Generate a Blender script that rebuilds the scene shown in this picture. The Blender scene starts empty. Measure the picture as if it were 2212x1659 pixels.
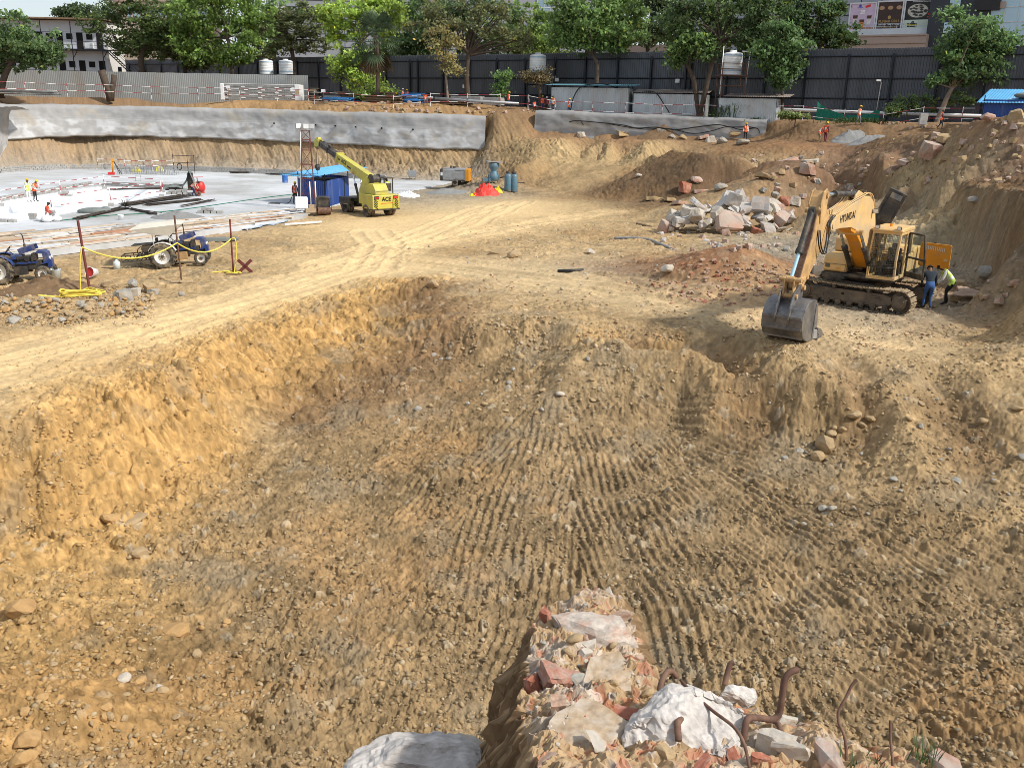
import bpy, bmesh, math, random
import numpy as np
from mathutils import Vector, Matrix, Euler
from mathutils.geometry import delaunay_2d_cdt
from mathutils.bvhtree import BVHTree
random.seed(7)
scene = bpy.context.scene
COL = scene.collection
PI = math.pi
def R(d): return math.radians(d)
# ------------------------------------------------------------------ camera (survey frame 2212 x 1659, metres)
F = 2000.0; CX = 1106.0; CY = 829.5
CAM = np.array([0.0, 0.0, 0.5])
PITCH = math.atan((829.5 - 235) / F); ROLL = math.atan(0.022)
def _rx(a):
    c, s = math.cos(a), math.sin(a); return np.array([[1, 0, 0], [0, c, -s], [0, s, c]])
def _rz(a):
    c, s = math.cos(a), math.sin(a); return np.array([[c, -s, 0], [s, c, 0], [0, 0, 1]])
CM = _rx(PI/2 - PITCH) @ _rz(ROLL)
def ray(x, y): return CM @ np.array([(x - CX)/F, (CY - y)/F, -1.0])
def P(x, y, z):
    d = ray(x, y); return CAM + d*((z - CAM[2])/d[2])
def PY(x, y, Y):
    d = ray(x, y); return CAM + d*(Y/d[1])
cd = bpy.data.cameras.new('camera'); cam = bpy.data.objects.new('camera', cd); COL.objects.link(cam)
cam.location = CAM; cam.rotation_euler = Matrix(CM.tolist()).to_euler()
cd.sensor_width = 36; cd.lens = 36*F/2212; cd.clip_start = 0.1; cd.clip_end = 6000
scene.camera = cam
# ------------------------------------------------------------------ light
w = bpy.data.worlds.new('World'); scene.world = w; w.use_nodes = True
nt = w.node_tree; nt.nodes.clear()
sky = nt.nodes.new('ShaderNodeTexSky'); sky.sky_type = 'NISHITA'; sky.sun_disc = False
SUN_AZ, SUN_EL = R(116), R(43)          # azimuth measured clockwise from +Y (the view direction)
sky.sun_elevation = SUN_EL; sky.sun_rotation = SUN_AZ
sky.air_density = 1.0; sky.dust_density = 1.5; sky.ozone_density = 1.0
bg = nt.nodes.new('ShaderNodeBackground'); bg.inputs[1].default_value = 0.15
ow = nt.nodes.new('ShaderNodeOutputWorld')
hz_ = nt.nodes.new('ShaderNodeMix'); hz_.data_type = 'RGBA'; hz_.inputs[0].default_value = .52          # thin white haze over the sky
hz_.inputs[7].default_value = (5.6, 6.0, 6.4, 1); nt.links.new(sky.outputs[0], hz_.inputs[6]); nt.links.new(hz_.outputs[2], bg.inputs[0]); nt.links.new(bg.outputs[0], ow.inputs[0])
scene.cycles.filter_width = 0.85
sl = bpy.data.lights.new('sun', 'SUN'); sl.energy = 4.3; sl.angle = R(4); sl.color = (1.0, 0.95, 0.87)
so = bpy.data.objects.new('sun', sl); COL.objects.link(so)
sd = Vector((math.sin(SUN_AZ)*math.cos(SUN_EL), math.cos(SUN_AZ)*math.cos(SUN_EL), math.sin(SUN_EL)))
so.rotation_euler = sd.to_track_quat('Z', 'Y').to_euler(); so.location = (60, -20, 60)
scene.view_settings.view_transform = 'Standard'; scene.view_settings.look = 'None'
scene.view_settings.exposure = 0; scene.view_settings.gamma = 1
# ------------------------------------------------------------------ numpy noise
def _h(ix, iy, s):
    v = (ix.astype(np.int64)*374761393 + iy.astype(np.int64)*668265263 + s*2147483647) & 0xffffffff
    v = ((v ^ (v >> 13))*1274126177) & 0xffffffff
    v = ((v ^ (v >> 16))*2246822519) & 0xffffffff
    return ((v ^ (v >> 15)) & 0xffffff)/float(0xffffff)
def pn(x, y, s=0):
    x = np.asarray(x, float); y = np.asarray(y, float)
    ix = np.floor(x); iy = np.floor(y); fx = x - ix; fy = y - iy
    ux = fx*fx*fx*(fx*(fx*6 - 15) + 10); uy = fy*fy*fy*(fy*(fy*6 - 15) + 10)
    def g(dx, dy):
        a = _h(ix + dx, iy + dy, s)*2*PI
        return np.cos(a)*(fx - dx) + np.sin(a)*(fy - dy)
    a = g(0, 0); b = g(1, 0); c = g(0, 1); d = g(1, 1)
    return ((a + (b - a)*ux)*(1 - uy) + (c + (d - c)*ux)*uy)*1.5
def fbm(x, y, o=4, s=0, gain=0.5, ridge=False):
    t = 0; a = 1.0; f = 1.0
    for k in range(o):
        n = pn(x*f, y*f, s + k*17)
        t = t + a*((0.5 - np.abs(n))*1.4 - .35 if ridge else n); a *= gain; f *= 2.03
    return t
def clods(x, y, cell, s, dens=0.6):
    """half-buried lumps: height field of random rounded stones, and a per-stone tone"""
    gx = x/cell; gy = y/cell; ix = np.floor(gx); iy = np.floor(gy)
    best = np.zeros_like(gx); tone = np.zeros_like(gx)
    for dx in (-1, 0, 1):
        for dy in (-1, 0, 1):
            cx = ix + dx; cy = iy + dy
            px = cx + .15 + .7*_h(cx, cy, s); py = cy + .15 + .7*_h(cx, cy, s + 1)
            rr = _h(cx, cy, s + 2); on = rr < dens
            r = .18 + .42*_h(cx, cy, s + 3)**2
            an = _h(cx, cy, s + 4)*PI; el = .6 + .4*_h(cx, cy, s + 5)
            ex = (gx - px)*np.cos(an) + (gy - py)*np.sin(an); ey = -(gx - px)*np.sin(an) + (gy - py)*np.cos(an)
            tt = np.arctan2(ey, ex); rr2 = r*(1 + .20*np.sin(3*tt + 9*rr) + .12*np.sin(5*tt + 17*rr)); q = 1 - (ex*ex + (ey/el)**2)/(rr2*rr2)
            hgt = np.where(on & (q > 0), np.minimum(np.sqrt(np.maximum(q, 0)), .62 + .3*(ex - ey))*r*.9, 0)
            up = hgt > best
            best = np.where(up, hgt, best); tone = np.where(up, _h(cx, cy, s + 6) - .5, tone)
    return best*cell, tone
def sm(a, b, x):
    t = np.clip((x - a)/(b - a), 0, 1); return t*t*(3 - 2*t)
# ------------------------------------------------------------------ terrain: surveyed break lines (px, py, z, soil)
#         r    g    b    clod furrow streak
SOIL = dict(
  road  =(.66, .48, .25, .12, 0, 0),
  tan   =(.40, .28, .145, .75, 0, 0),
  floor =(.285, .196, .10, 1.0, .28, 0),
  furrow=(.255, .178, .095, .9, 1, 0),
  orange=(.45, .275, .105, .8, 0, .6),
  orclod=(.40, .255, .105, 1.1, .1, .1),
  dark  =(.13, .082, .045, .6, 0, .3),
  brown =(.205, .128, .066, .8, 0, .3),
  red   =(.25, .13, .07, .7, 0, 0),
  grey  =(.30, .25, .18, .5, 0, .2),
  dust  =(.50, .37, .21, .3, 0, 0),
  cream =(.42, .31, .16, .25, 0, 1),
  rub   =(.20, .118, .072, .8, 0, .15),
  terr  =(.25, .155, .085, .5, 0, .1),
  berm  =(.40, .24, .11, .4, 0, .1),
  slab  =(.35, .32, .28, 0, 0, 0),
  claw  =(.29, .205, .11, .5, 0, 1.0))
ZS = -7.6                                      # top of the concrete slab
LINES = [
 # far side: slab back edge, cut above it
 [(-700,422,-7.75,'slab'),(-150,381,-7.75,'slab'),(0,371,-7.75,'slab'),(64,365,-7.75,'slab'),(150,364,-7.75,'slab'),(212,364,-7.75,'slab'),(300,364,-7.75,'slab'),(469,369,-7.75,'slab'),(650,376,-7.75,'slab'),(840,388,-7.75,'slab'),(1000,391,-7.7,'slab')],
 [(-700,408,-7.3,'claw'),(-150,368,-7.3,'claw'),(0,359,-7.3,'claw'),(64,353,-7.3,'claw'),(150,353,-7.3,'claw'),(212,354,-7.3,'claw'),(300,354,-7.3,'claw'),(469,357,-7.3,'claw'),(650,364,-7.3,'claw'),(840,376,-7.3,'claw'),(1000,379,-7.2,'claw')],
 # slab front
 [(-700,600,-8.0,'slab'),(0,556,-7.95,'slab'),(300,520,-7.9,'slab'),(480,496,-7.85,'slab'),(640,468,-7.8,'slab')],
 [(-700,628,-8.05,'tan'),(-60,590,-8.0,'tan'),(300,532,-8.0,'tan'),(500,506,-7.95,'tan'),(650,474,-7.9,'tan'),(700,455,-7.75,'tan'),(770,430,-7.72,'grey'),(880,416,-7.7,'grey'),(975,404,-7.65,'grey')],
 [(-700,480,-7.8,'slab'),(0,430,-7.8,'slab'),(300,430,-7.8,'slab'),(600,420,-7.8,'slab'),(700,420,-7.8,'slab'),(850,400,-7.75,'slab')],
 # toe of the cut, centre
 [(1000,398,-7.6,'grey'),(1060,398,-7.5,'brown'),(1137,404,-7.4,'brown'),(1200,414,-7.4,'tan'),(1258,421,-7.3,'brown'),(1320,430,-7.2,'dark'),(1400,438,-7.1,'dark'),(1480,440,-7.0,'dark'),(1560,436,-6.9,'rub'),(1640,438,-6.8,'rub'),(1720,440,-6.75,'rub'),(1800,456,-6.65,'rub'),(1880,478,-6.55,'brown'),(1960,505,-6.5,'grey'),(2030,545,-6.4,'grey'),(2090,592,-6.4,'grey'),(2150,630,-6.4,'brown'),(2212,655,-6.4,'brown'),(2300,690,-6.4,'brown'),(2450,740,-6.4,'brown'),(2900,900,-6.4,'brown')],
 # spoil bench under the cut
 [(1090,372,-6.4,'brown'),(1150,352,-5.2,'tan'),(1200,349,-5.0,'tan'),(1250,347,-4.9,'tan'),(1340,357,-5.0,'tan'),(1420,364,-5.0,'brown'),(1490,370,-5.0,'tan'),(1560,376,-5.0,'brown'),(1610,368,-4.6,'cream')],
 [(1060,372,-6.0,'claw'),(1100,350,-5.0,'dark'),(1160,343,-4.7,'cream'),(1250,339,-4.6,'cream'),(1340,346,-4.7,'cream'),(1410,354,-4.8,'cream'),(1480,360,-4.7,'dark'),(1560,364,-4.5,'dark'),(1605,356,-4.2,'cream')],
 # rim of the cut
 [(1052,322,-4.1,'claw'),(1090,303,-3.1,'cream'),(1160,300,-2.75,'cream'),(1230,299,-2.6,'cream'),(1320,301,-2.5,'cream'),(1400,305,-2.5,'cream'),(1436,312,-2.6,'brown'),(1480,324,-2.9,'dark'),(1540,330,-2.9,'dark'),(1610,334,-2.9,'brown'),(1650,336,-2.8,'rub')],
 [(1090,301,-3.0,'red'),(1160,299,-2.75,'red'),(1230,298.5,-2.65,'red'),(1320,300,-2.55,'red'),(1400,302,-2.5,'red'),(1450,303,-2.5,'terr'),(1500,305,-2.5,'terr'),(1600,308,-2.45,'terr'),(1700,312,-2.3,'red'),(1800,316,-2.3,'red'),(1850,317,-2.2,'rub')],
 [(1700,296,-2.0,'red'),(1780,298,-2.1,'red'),(1860,300,-2.0,'brown')],
 # rubble slope to the right of the cut
 [(1690,345,-3.0,'rub'),(1760,338,-2.5,'rub'),(1830,330,-2.1,'rub'),(1890,330,-2.0,'rub'),(1930,325,-1.9,'rub')],
 [(1640,390,-4.9,'rub'),(1700,384,-4.6,'rub'),(1760,380,-4.3,'rub'),(1830,388,-4.2,'brown'),(1880,400,-4.2,'brown'),(1930,404,-4.0,'cream')],
 # right bank: crest, rim of the face, foot
 [(1880,296,-1.6,'brown'),(1950,293,80,'brown'),(2020,280,70,'brown'),(2080,264,63,'brown'),(2130,252,59,'rub'),(2180,245,56,'rub'),(2260,240,54,'rub'),(2500,240,50,'rub')],
 [(1900,345,-2.4,'rub'),(1960,345,-2.4,'rub'),(2040,335,-2.0,'rub'),(2120,325,-1.6,'rub'),(2212,320,-1.2,'rub'),(2450,330,-1.0,'rub'),(2900,340,-1,'rub')],
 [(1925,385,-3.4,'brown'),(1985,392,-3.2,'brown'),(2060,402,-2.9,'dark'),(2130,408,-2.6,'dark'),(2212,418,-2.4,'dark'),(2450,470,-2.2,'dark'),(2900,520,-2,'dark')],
 [(1930,425,-4.6,'cream'),(1995,440,-4.4,'cream'),(2070,462,-4.0,'cream'),(2140,480,-3.9,'cream'),(2212,500,-3.8,'cream'),(2450,560,-3.8,'cream')],
 # working level
 [(680,470,-7.8,'tan'),(760,480,-7.75,'road'),(870,480,-7.7,'road'),(1000,470,-7.55,'road'),(1150,462,-7.4,'road'),(1300,470,-7.25,'tan'),(1400,480,-7.1,'tan'),(1480,500,-6.95,'tan')],
 [(900,430,-7.65,'grey'),(1050,425,-7.55,'grey'),(1150,440,-7.4,'road')],
 [(560,540,-7.9,'tan'),(700,540,-7.8,'tan'),(850,530,-7.7,'road'),(1000,540,-7.45,'tan'),(1150,540,-7.25,'tan'),(1300,540,-7.05,'tan'),(1450,545,-6.85,'tan'),(1600,545,-6.65,'grey'),(1720,520,-6.55,'grey'),(1820,560,-6.45,'grey')],
 [(-700,660,-8.1,'tan'),(0,640,-8.05,'tan'),(200,580,-8.0,'tan'),(360,582,-8.0,'tan'),(480,565,-7.95,'tan')],
 [(-700,780,-8.0,'tan'),(0,705,-7.95,'tan'),(150,690,-7.9,'tan'),(300,665,-7.9,'tan'),(420,625,-7.85,'tan'),(560,590,-7.8,'tan'),(700,565,-7.75,'road'),(800,560,-7.65,'road'),(900,575,-7.5,'road'),(1000,595,-7.3,'dust'),(1100,600,-7.1,'dust'),(1200,610,-6.95,'dust'),(1300,630,-6.8,'dust'),(1400,650,-6.7,'dust'),(1550,680,-6.5,'dust'),(1650,690,-6.4,'dust')],
 [(1000,575,-7.35,'dust'),(1150,570,-7.15,'dust'),(1300,580,-6.95,'grey'),(1420,610,-6.75,'red')],
 [(1400,570,-6.8,'red'),(1460,555,-6.45,'red'),(1530,548,-5.75,'red'),(1600,562,-5.8,'red'),(1670,590,-6.3,'red')],
 [(1440,625,-6.7,'red'),(1520,645,-6.6,'red'),(1620,655,-6.5,'red'),(1690,650,-6.45,'red')],
 [(1740,640,-6.4,'tan'),(1850,660,-6.4,'grey'),(1950,684,-6.4,'grey'),(2060,680,-6.4,'grey'),(2212,700,-6.3,'tan'),(2450,760,-6.2,'tan'),(2900,900,-6.2,'tan')],
 [(-700,880,-7.9,'tan'),(0,790,-7.75,'road'),(200,740,-7.7,'road'),(400,690,-7.65,'road'),(600,640,-7.6,'road'),(760,590,-7.6,'road')],
 [(1000,640,-7.05,'tan'),(1100,650,-6.9,'tan'),(1250,665,-6.7,'tan'),(1400,690,-6.6,'tan'),(1550,720,-6.5,'tan'),(1700,740,-6.4,'tan'),(1850,740,-6.4,'dust'),(2000,755,-6.35,'dust'),(2100,730,-6.25,'tan')],
 # rim of the pit
 [(-700,1050,-7.6,'tan'),(-200,945,-7.55,'tan'),(-20,908,-7.5,'tan'),(80,900,-7.5,'orange'),(150,884,-7.5,'orange'),(255,872,-7.5,'orange'),(330,825,-7.45,'orange'),(390,792,-7.4,'orange'),(470,755,-7.4,'orange'),(540,722,-7.35,'orange'),(620,690,-7.3,'orange'),(690,668,-7.2,'orange'),(770,640,-7.1,'orange'),(830,624,-7.05,'orange'),(880,612,-7.0,'orange'),(925,622,-7.0,'brown'),(945,650,-7.0,'brown'),(975,682,-6.95,'brown'),(1040,693,-6.9,'tan'),(1110,692,-6.8,'tan'),(1190,686,-6.7,'tan'),(1235,705,-6.7,'tan'),(1290,722,-6.65,'tan'),(1345,733,-6.6,'tan'),(1420,743,-6.6,'tan'),(1490,750,-6.55,'tan'),(1570,772,-6.55,'tan'),(1650,782,-6.5,'tan'),(1750,802,-6.5,'tan'),(1830,818,-6.5,'tan'),(1900,806,-6.4,'tan'),(1960,797,-6.35,'tan'),(2030,785,-6.3,'tan'),(2090,768,-6.15,'tan'),(2150,745,-5.9,'tan'),(2212,745,-5.8,'tan'),(2450,790,-5.6,'tan'),(2900,950,-5.6,'tan')],
 # foot of the left face
 [(-700,1400,-9.3,'orange'),(-200,1215,-9.3,'orange'),(0,1165,-9.3,'orange'),(90,1150,-9.3,'orange'),(180,1120,-9.3,'orange'),(300,1090,-9.3,'orange'),(420,1015,-9.2,'orange'),(500,952,-9.1,'orange'),(560,930,-9.05,'tan'),(640,905,-9.0,'brown'),(740,868,-8.8,'brown'),(810,845,-8.65,'brown'),(830,812,-8.35,'brown')],
 # face half way with a ledge
 [(0,1020,-8.35,'orange'),(120,1000,-8.3,'orange'),(250,975,-8.3,'orange'),(360,925,-8.3,'orange'),(450,870,-8.2,'orange'),(540,820,-8.2,'orange'),(640,770,-8.0,'orange'),(730,735,-7.9,'orange'),(810,705,-7.75,'orange'),(860,680,-7.6,'brown')],
 # foot of the back and right faces, hollow in the middle
 [(850,790,-8.2,'brown'),(900,765,-8.0,'brown'),(980,755,-7.85,'brown'),(1080,760,-7.75,'floor'),(1180,765,-7.7,'floor'),(1240,770,-7.7,'brown'),(1290,800,-7.9,'dark'),(1370,815,-8.0,'dark'),(1450,815,-7.95,'dark'),(1520,832,-8.0,'brown'),(1590,880,-8.1,'brown'),(1650,930,-8.2,'brown'),(1710,962,-8.3,'floor'),(1790,985,-8.3,'floor'),(1850,1010,-8.35,'tan')],
 [(1260,745,-7.2,'orange'),(1350,752,-7.15,'brown'),(1440,760,-7.15,'orange'),(1500,785,-7.3,'brown')],
 # spurs and gullies on the right
 [(1840,850,-7.0,'brown'),(1810,890,-7.5,'brown'),(1780,940,-8.05,'floor')],
 [(1880,840,-6.9,'brown'),(1890,900,-7.7,'brown'),(1880,960,-8.1,'brown')],
 [(1930,860,-6.85,'tan'),(1960,920,-7.35,'tan'),(2000,1000,-7.85,'tan')],
 [(2010,830,-6.75,'tan'),(2060,900,-7.3,'brown'),(2120,980,-7.8,'brown')],
 [(2080,800,-6.3,'tan'),(2140,870,-6.8,'tan'),(2212,950,-7.3,'tan'),(2300,1040,-7.6,'tan')],
 [(2450,880,-6.4,'tan'),(2500,1000,-7.2,'tan')],
 # pit floor
 [(600,1000,-9.3,'floor'),(800,960,-9.1,'floor'),(1000,920,-8.7,'floor'),(1150,880,-8.3,'furrow'),(1300,900,-8.35,'furrow'),(1450,920,-8.45,'furrow'),(1580,990,-8.55,'furrow'),(1700,1040,-8.6,'furrow'),(1850,1080,-8.6,'furrow'),(2000,1080,-8.4,'floor'),(2212,1090,-8.2,'tan'),(2500,1150,-8.0,'tan')],
 [(-300,1350,-9.4,'orclod'),(100,1300,-9.5,'orclod'),(300,1230,-9.6,'orclod'),(500,1130,-9.5,'floor'),(800,1100,-9.5,'floor'),(1100,1060,-9.1,'furrow'),(1400,1080,-9.0,'furrow'),(1700,1180,-9.1,'furrow'),(2000,1220,-9.0,'furrow'),(2212,1240,-8.9,'furrow'),(2500,1300,-8.7,'floor')],
 [(-300,1550,-9.2,'orclod'),(0,1480,-9.3,'orclod'),(200,1420,-9.6,'orclod'),(500,1350,-9.9,'floor'),(800,1330,-9.9,'floor'),(1100,1330,-9.8,'furrow'),(1400,1330,-9.6,'furrow'),(1700,1400,-9.6,'furrow'),(2000,1430,-9.5,'furrow'),(2300,1450,-9.3,'furrow')],
 [(-300,1720,-9.2,'orclod'),(0,1659,-9.3,'orclod'),(150,1600,-9.5,'orclod'),(330,1560,-9.85,'orclod'),(600,1560,-10.1,'floor'),(900,1600,-10.2,'floor'),(1200,1600,-10.2,'furrow'),(1600,1620,-10.2,'furrow'),(2000,1659,-10.1,'furrow'),(2300,1659,-9.9,'furrow')],
 [(-300,1950,-9.4,'floor'),(400,1950,-10.2,'floor'),(1100,1950,-10.3,'floor'),(1800,1950,-10.3,'floor'),(2500,1950,-10,'floor')],
]
def wallpt(x, Y): 
    d = ray(x, 240); return np.array([d[0]*Y/d[1], Y])
WALLY = ((-260, 99), (8, 115.5), (64, 119), (150, 121.8), (212, 123.2), (300, 124.2), (469, 124.3), (650, 122.4), (840, 117.5), (1050, 116))
WL = [wallpt(*a) for a in WALLY]
def _cr(p, n):
    p = [p[0]] + list(p) + [p[-1]]; o = []
    for i in range(1, len(p) - 2):
        for k in range(n):
            t = k/n; o.append(.5*((2*p[i]) + (p[i+1]-p[i-1])*t + (2*p[i-1]-5*p[i]+4*p[i+1]-p[i+2])*t*t + (3*p[i]-p[i-1]-3*p[i+1]+p[i+2])*t**3))
    return o + [p[-2]]
WL = _cr(WL, 5)
for _ in range(7): WL = [WL[0]] + [(WL[i-1] + 2*WL[i] + WL[i+1])/4 for i in range(1, len(WL) - 1)] + [WL[-1]]
def crest(px, back): return float(np.interp(px, [a[0] for a in WALLY], [a[1] for a in WALLY])) + back      # left concrete face, plan
WR = [wallpt(1158, 115.4), wallpt(1400, 110.2), wallpt(1660, 105)]                                   # right concrete face, plan
TIN = []
def seg(pts, fine=False):
    for i in range(len(pts) - 1):
        a = np.array(pts[i]); b = np.array(pts[i+1]); L = np.hypot(*(b - a)[:2]); n = max(1, int(L/(.45 if fine else 0.5 + .02*a[1])))
        for k in range(n): TIN.append(a + (b - a)*k/n)
    TIN.append(np.array(pts[-1]))
for ln in LINES:
    seg([np.concatenate([P(x, y, z) if z < 20 else PY(x, y, z), SOIL[s]]) for x, y, z, s in ln])     # z over 20: plan distance instead
def wseg(pts, z, s): seg([np.concatenate([[p[0], p[1], z], SOIL[s]]) for p in pts], True)
def off(pts, d):
    out = []
    for i, p in enumerate(pts):
        a = pts[max(i-1, 0)]; b = pts[min(i+1, len(pts)-1)]; t = (b - a)/np.hypot(*(b - a)); n = np.array([-t[1], t[0]]); out.append(p + n*d)
    return out
wseg(off(WL, 1.5), -.2, 'berm'); wseg(off(WL, .5), -4.0, 'claw'); wseg(off(WL, 2.8), .75, 'berm'); wseg(off(WL, 4.0), 1.0, 'berm'); wseg(off(WL, 5.6), .8, 'terr'); wseg(off(WL, -.4), -4.3, 'claw'); wseg(off(WL, -1.3), -5.4, 'claw')
wseg(off(WR, 1.4), .05, 'terr'); wseg(off(WR, 3), .15, 'terr'); wseg(off(WR, -.5), -2.75, 'terr'); 
gap = [WL[-1] + [.6, 0], WR[0] + [-.6, 0]]
wseg(off(gap, .2), .0, 'terr'); wseg(off(gap, 3), .7, 'terr'); wseg(off(gap, -1.6), -2.8, 'brown')
ext = [WR[-1], WR[-1] + np.array([3, -6.3]), WR[-1] + np.array([19, -18.0])]
wseg(off(ext, .5), -.15, 'terr'); wseg(off(ext, 3), .0, 'terr'); wseg(off(ext, -1.0), -2.0, 'brown')
for X, Y, z, s in [(-110,142,.3,'berm'),(-160,130,0,'terr'),(60,75,0,'terr'),(75,60,.5,'terr'),(90,40,.5,'terr'),(-4000,4000,0,'terr'),(0,4000,0,'terr'),(4000,4000,0,'terr'),
    (-300,300,0,'terr'),(0,300,0,'terr'),(300,300,0,'terr'),(-20,140,.6,'terr'),(20,128,.3,'terr'),(45,100,.1,'terr'),(49,88,.8,'terr'),(56,84,.9,'terr'),(-60,150,.6,'terr'),
    (-4000,-4000,-1.2,'terr'),(4000,-4000,-1.2,'terr'),(-4000,0,-1,'terr'),(4000,0,0,'terr'),(-130,60,-1,'terr'),(-150,90,-1,'terr'),(-60,30,-1,'terr'),(60,20,-.5,'terr'),
    (-100,0,-1.2,'terr'),(100,0,-1,'terr'),(0,-100,-1.2,'terr')]:
    TIN.append(np.array([X, Y, z, *SOIL[s]]))
for X in range(-30, 31, 2):
    TIN.append(np.array([X, 1.3, -1.25, *SOIL['terr']])); TIN.append(np.array([X, -3, -1.2, *SOIL['terr']]))
    TIN.append(np.array([X, 3.4, -5.5, *SOIL['brown']])); TIN.append(np.array([X, 6.2, -10.2, *SOIL['floor']]))
TIN = np.array(TIN)
_, keep = np.unique(np.round(TIN[:, :2]*4).astype(int), axis=0, return_index=True); TIN = TIN[keep]
_v, _e, _f, _ov, _oe, _of = delaunay_2d_cdt([Vector((a[0], a[1])) for a in TIN], [], [], 0, 1e-5)
_src = [o[0] for o in _ov]; TV = TIN[_src]
_tree = BVHTree.FromPolygons([(v.x, v.y, 0) for v in _v], [tuple(f) for f in _f])
_T = [(np.array(f)) for f in _f]
# coarse polar table of the surveyed surface
NA, NR = 460, 560
A0, A1 = R(-60), R(60); LR0, LR1 = math.log(1.0), math.log(420)
tab = np.zeros((NR, NA, 7))
dn = Vector((0, 0, -1))
for i in range(NR):
    r = math.exp(LR0 + (LR1 - LR0)*i/(NR - 1))
    for j in range(NA):
        a = A0 + (A1 - A0)*j/(NA - 1); x, y = r*math.sin(a), r*math.cos(a)
        hit = _tree.ray_cast(Vector((x, y, 1)), dn)
        k = hit[2]
        if k is None: tab[i, j] = tab[i, j-1]; continue
        f = _T[k]; p0, p1, p2 = TV[f[0]], TV[f[1]], TV[f[2]]
        d = (p1[1]-p2[1])*(p0[0]-p2[0]) + (p2[0]-p1[0])*(p0[1]-p2[1])
        w0 = ((p1[1]-p2[1])*(x-p2[0]) + (p2[0]-p1[0])*(y-p2[1]))/d; w1 = ((p2[1]-p0[1])*(x-p2[0]) + (p0[0]-p2[0])*(y-p2[1]))/d
        tab[i, j] = w0*p0[2:] + w1*p1[2:] + (1-w0-w1)*p2[2:]
def blur(t, n):
    for _ in range(n):
        t = np.concatenate([t[:1], (t[:-2] + 2*t[1:-1] + t[2:])/4, t[-1:]])
        t = np.concatenate([t[:, :1], (t[:, :-2] + 2*t[:, 1:-1] + t[:, 2:])/4, t[:, -1:]], 1)
    return t
tab = np.concatenate([blur(tab[..., :1], 1), blur(tab[..., 1:], 6)], 2)
_r = np.exp(np.linspace(LR0, LR1, NR))[:, None]; _a = np.linspace(A0, A1, NA)[None]; _X, _Y = _r*np.sin(_a), _r*np.cos(_a)
for (px_, py_, z_, rx_, ry_, h_) in ((1560,592,-6.3,3.6,2.1,.95),(1660,628,-6.3,1.8,1.2,.4),(1470,632,-6.5,1.6,1.0,.3),(60,660,-7.9,2.6,1.2,.4),(900,628,-7.0,1.5,1.0,.45),(60,1560,-9.3,1.3,1.0,.5),(330,1600,-9.8,1.2,.6,.3)):      # single heaps of soil
    c_ = P(px_, py_, z_); tab[..., 0] += h_*np.exp(-((_X - c_[0])/rx_)**2 - ((_Y - c_[1])/ry_)**2)
def lookup(x, y):
    r = np.sqrt(x*x + y*y); a = np.arctan2(x, y)
    fi = np.clip((np.log(np.maximum(r, 1.0)) - LR0)/(LR1 - LR0)*(NR - 1), 0, NR - 1.001); fj = np.clip((a - A0)/(A1 - A0)*(NA - 1), 0, NA - 1.001)
    i = fi.astype(int); j = fj.astype(int); u = (fi - i)[..., None]; v = (fj - j)[..., None]
    return (tab[i, j]*(1-v) + tab[i, j+1]*v)*(1-u) + (tab[i+1, j]*(1-v) + tab[i+1, j+1]*v)*u
def polydist(x, y, pts):
    """distance to a plan polyline, arc length at the foot, signed side"""
    best = np.full(x.shape, 1e9); arc = np.zeros(x.shape); s0 = 0
    for a, b in zip(pts[:-1], pts[1:]):
        d = b - a; L = np.hypot(*d); t = np.clip(((x-a[0])*d[0] + (y-a[1])*d[1])/(L*L), 0, 1)
        q = np.hypot(x - a[0] - t*d[0], y - a[1] - t*d[1]); sg = np.sign((x-a[0])*d[1] - (y-a[1])*d[0])
        up = q < np.abs(best); best = np.where(up, q*np.where(sg == 0, 1, sg), best); arc = np.where(up, s0 + t*L, arc); s0 += L
    return best, arc
RUTS = [[(-150,850),(150,775),(400,705),(620,640),(800,575),(830,520),(800,490)], [(-150,775),(150,712),(400,660),(600,606),(760,560),(860,525),(1000,480),(1120,430)],
        [(800,555),(950,578),(1100,604),(1250,628),(1450,660),(1640,695)], [(850,540),(1000,568),(1150,590),(1320,625),(1480,655),(1650,680)],
        [(880,520),(1000,505),(1200,470),(1330,452)], [(700,560),(900,500),(1060,440)]]
RUTS = [[P(x, y, -7.5 + .0006*max(0, x - 600))[:2] for x, y in l] for l in RUTS]
TREAD = [[(215,875),(420,775),(600,705),(760,640)], [(120,850),(330,775),(520,700),(700,640)], [(1600,590),(1660,625),(1690,655)], [(1900,745),(2000,760),(2080,740)]]
TREAD = [[P(x, y, -7.4 + .0006*max(0, x - 600))[:2] for x, y in l] for l in TREAD]
FC = P(1210, 800, -7.8)[:2]
SUMPXY = np.array([P(x, y, ZS)[:2] for x, y in [(-300,480),(212,404),(388,414),(222,447),(119,466),(-300,530)]]); SUMPXY = SUMPXY.mean(0) + (SUMPXY - SUMPXY.mean(0))*1.03
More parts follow.
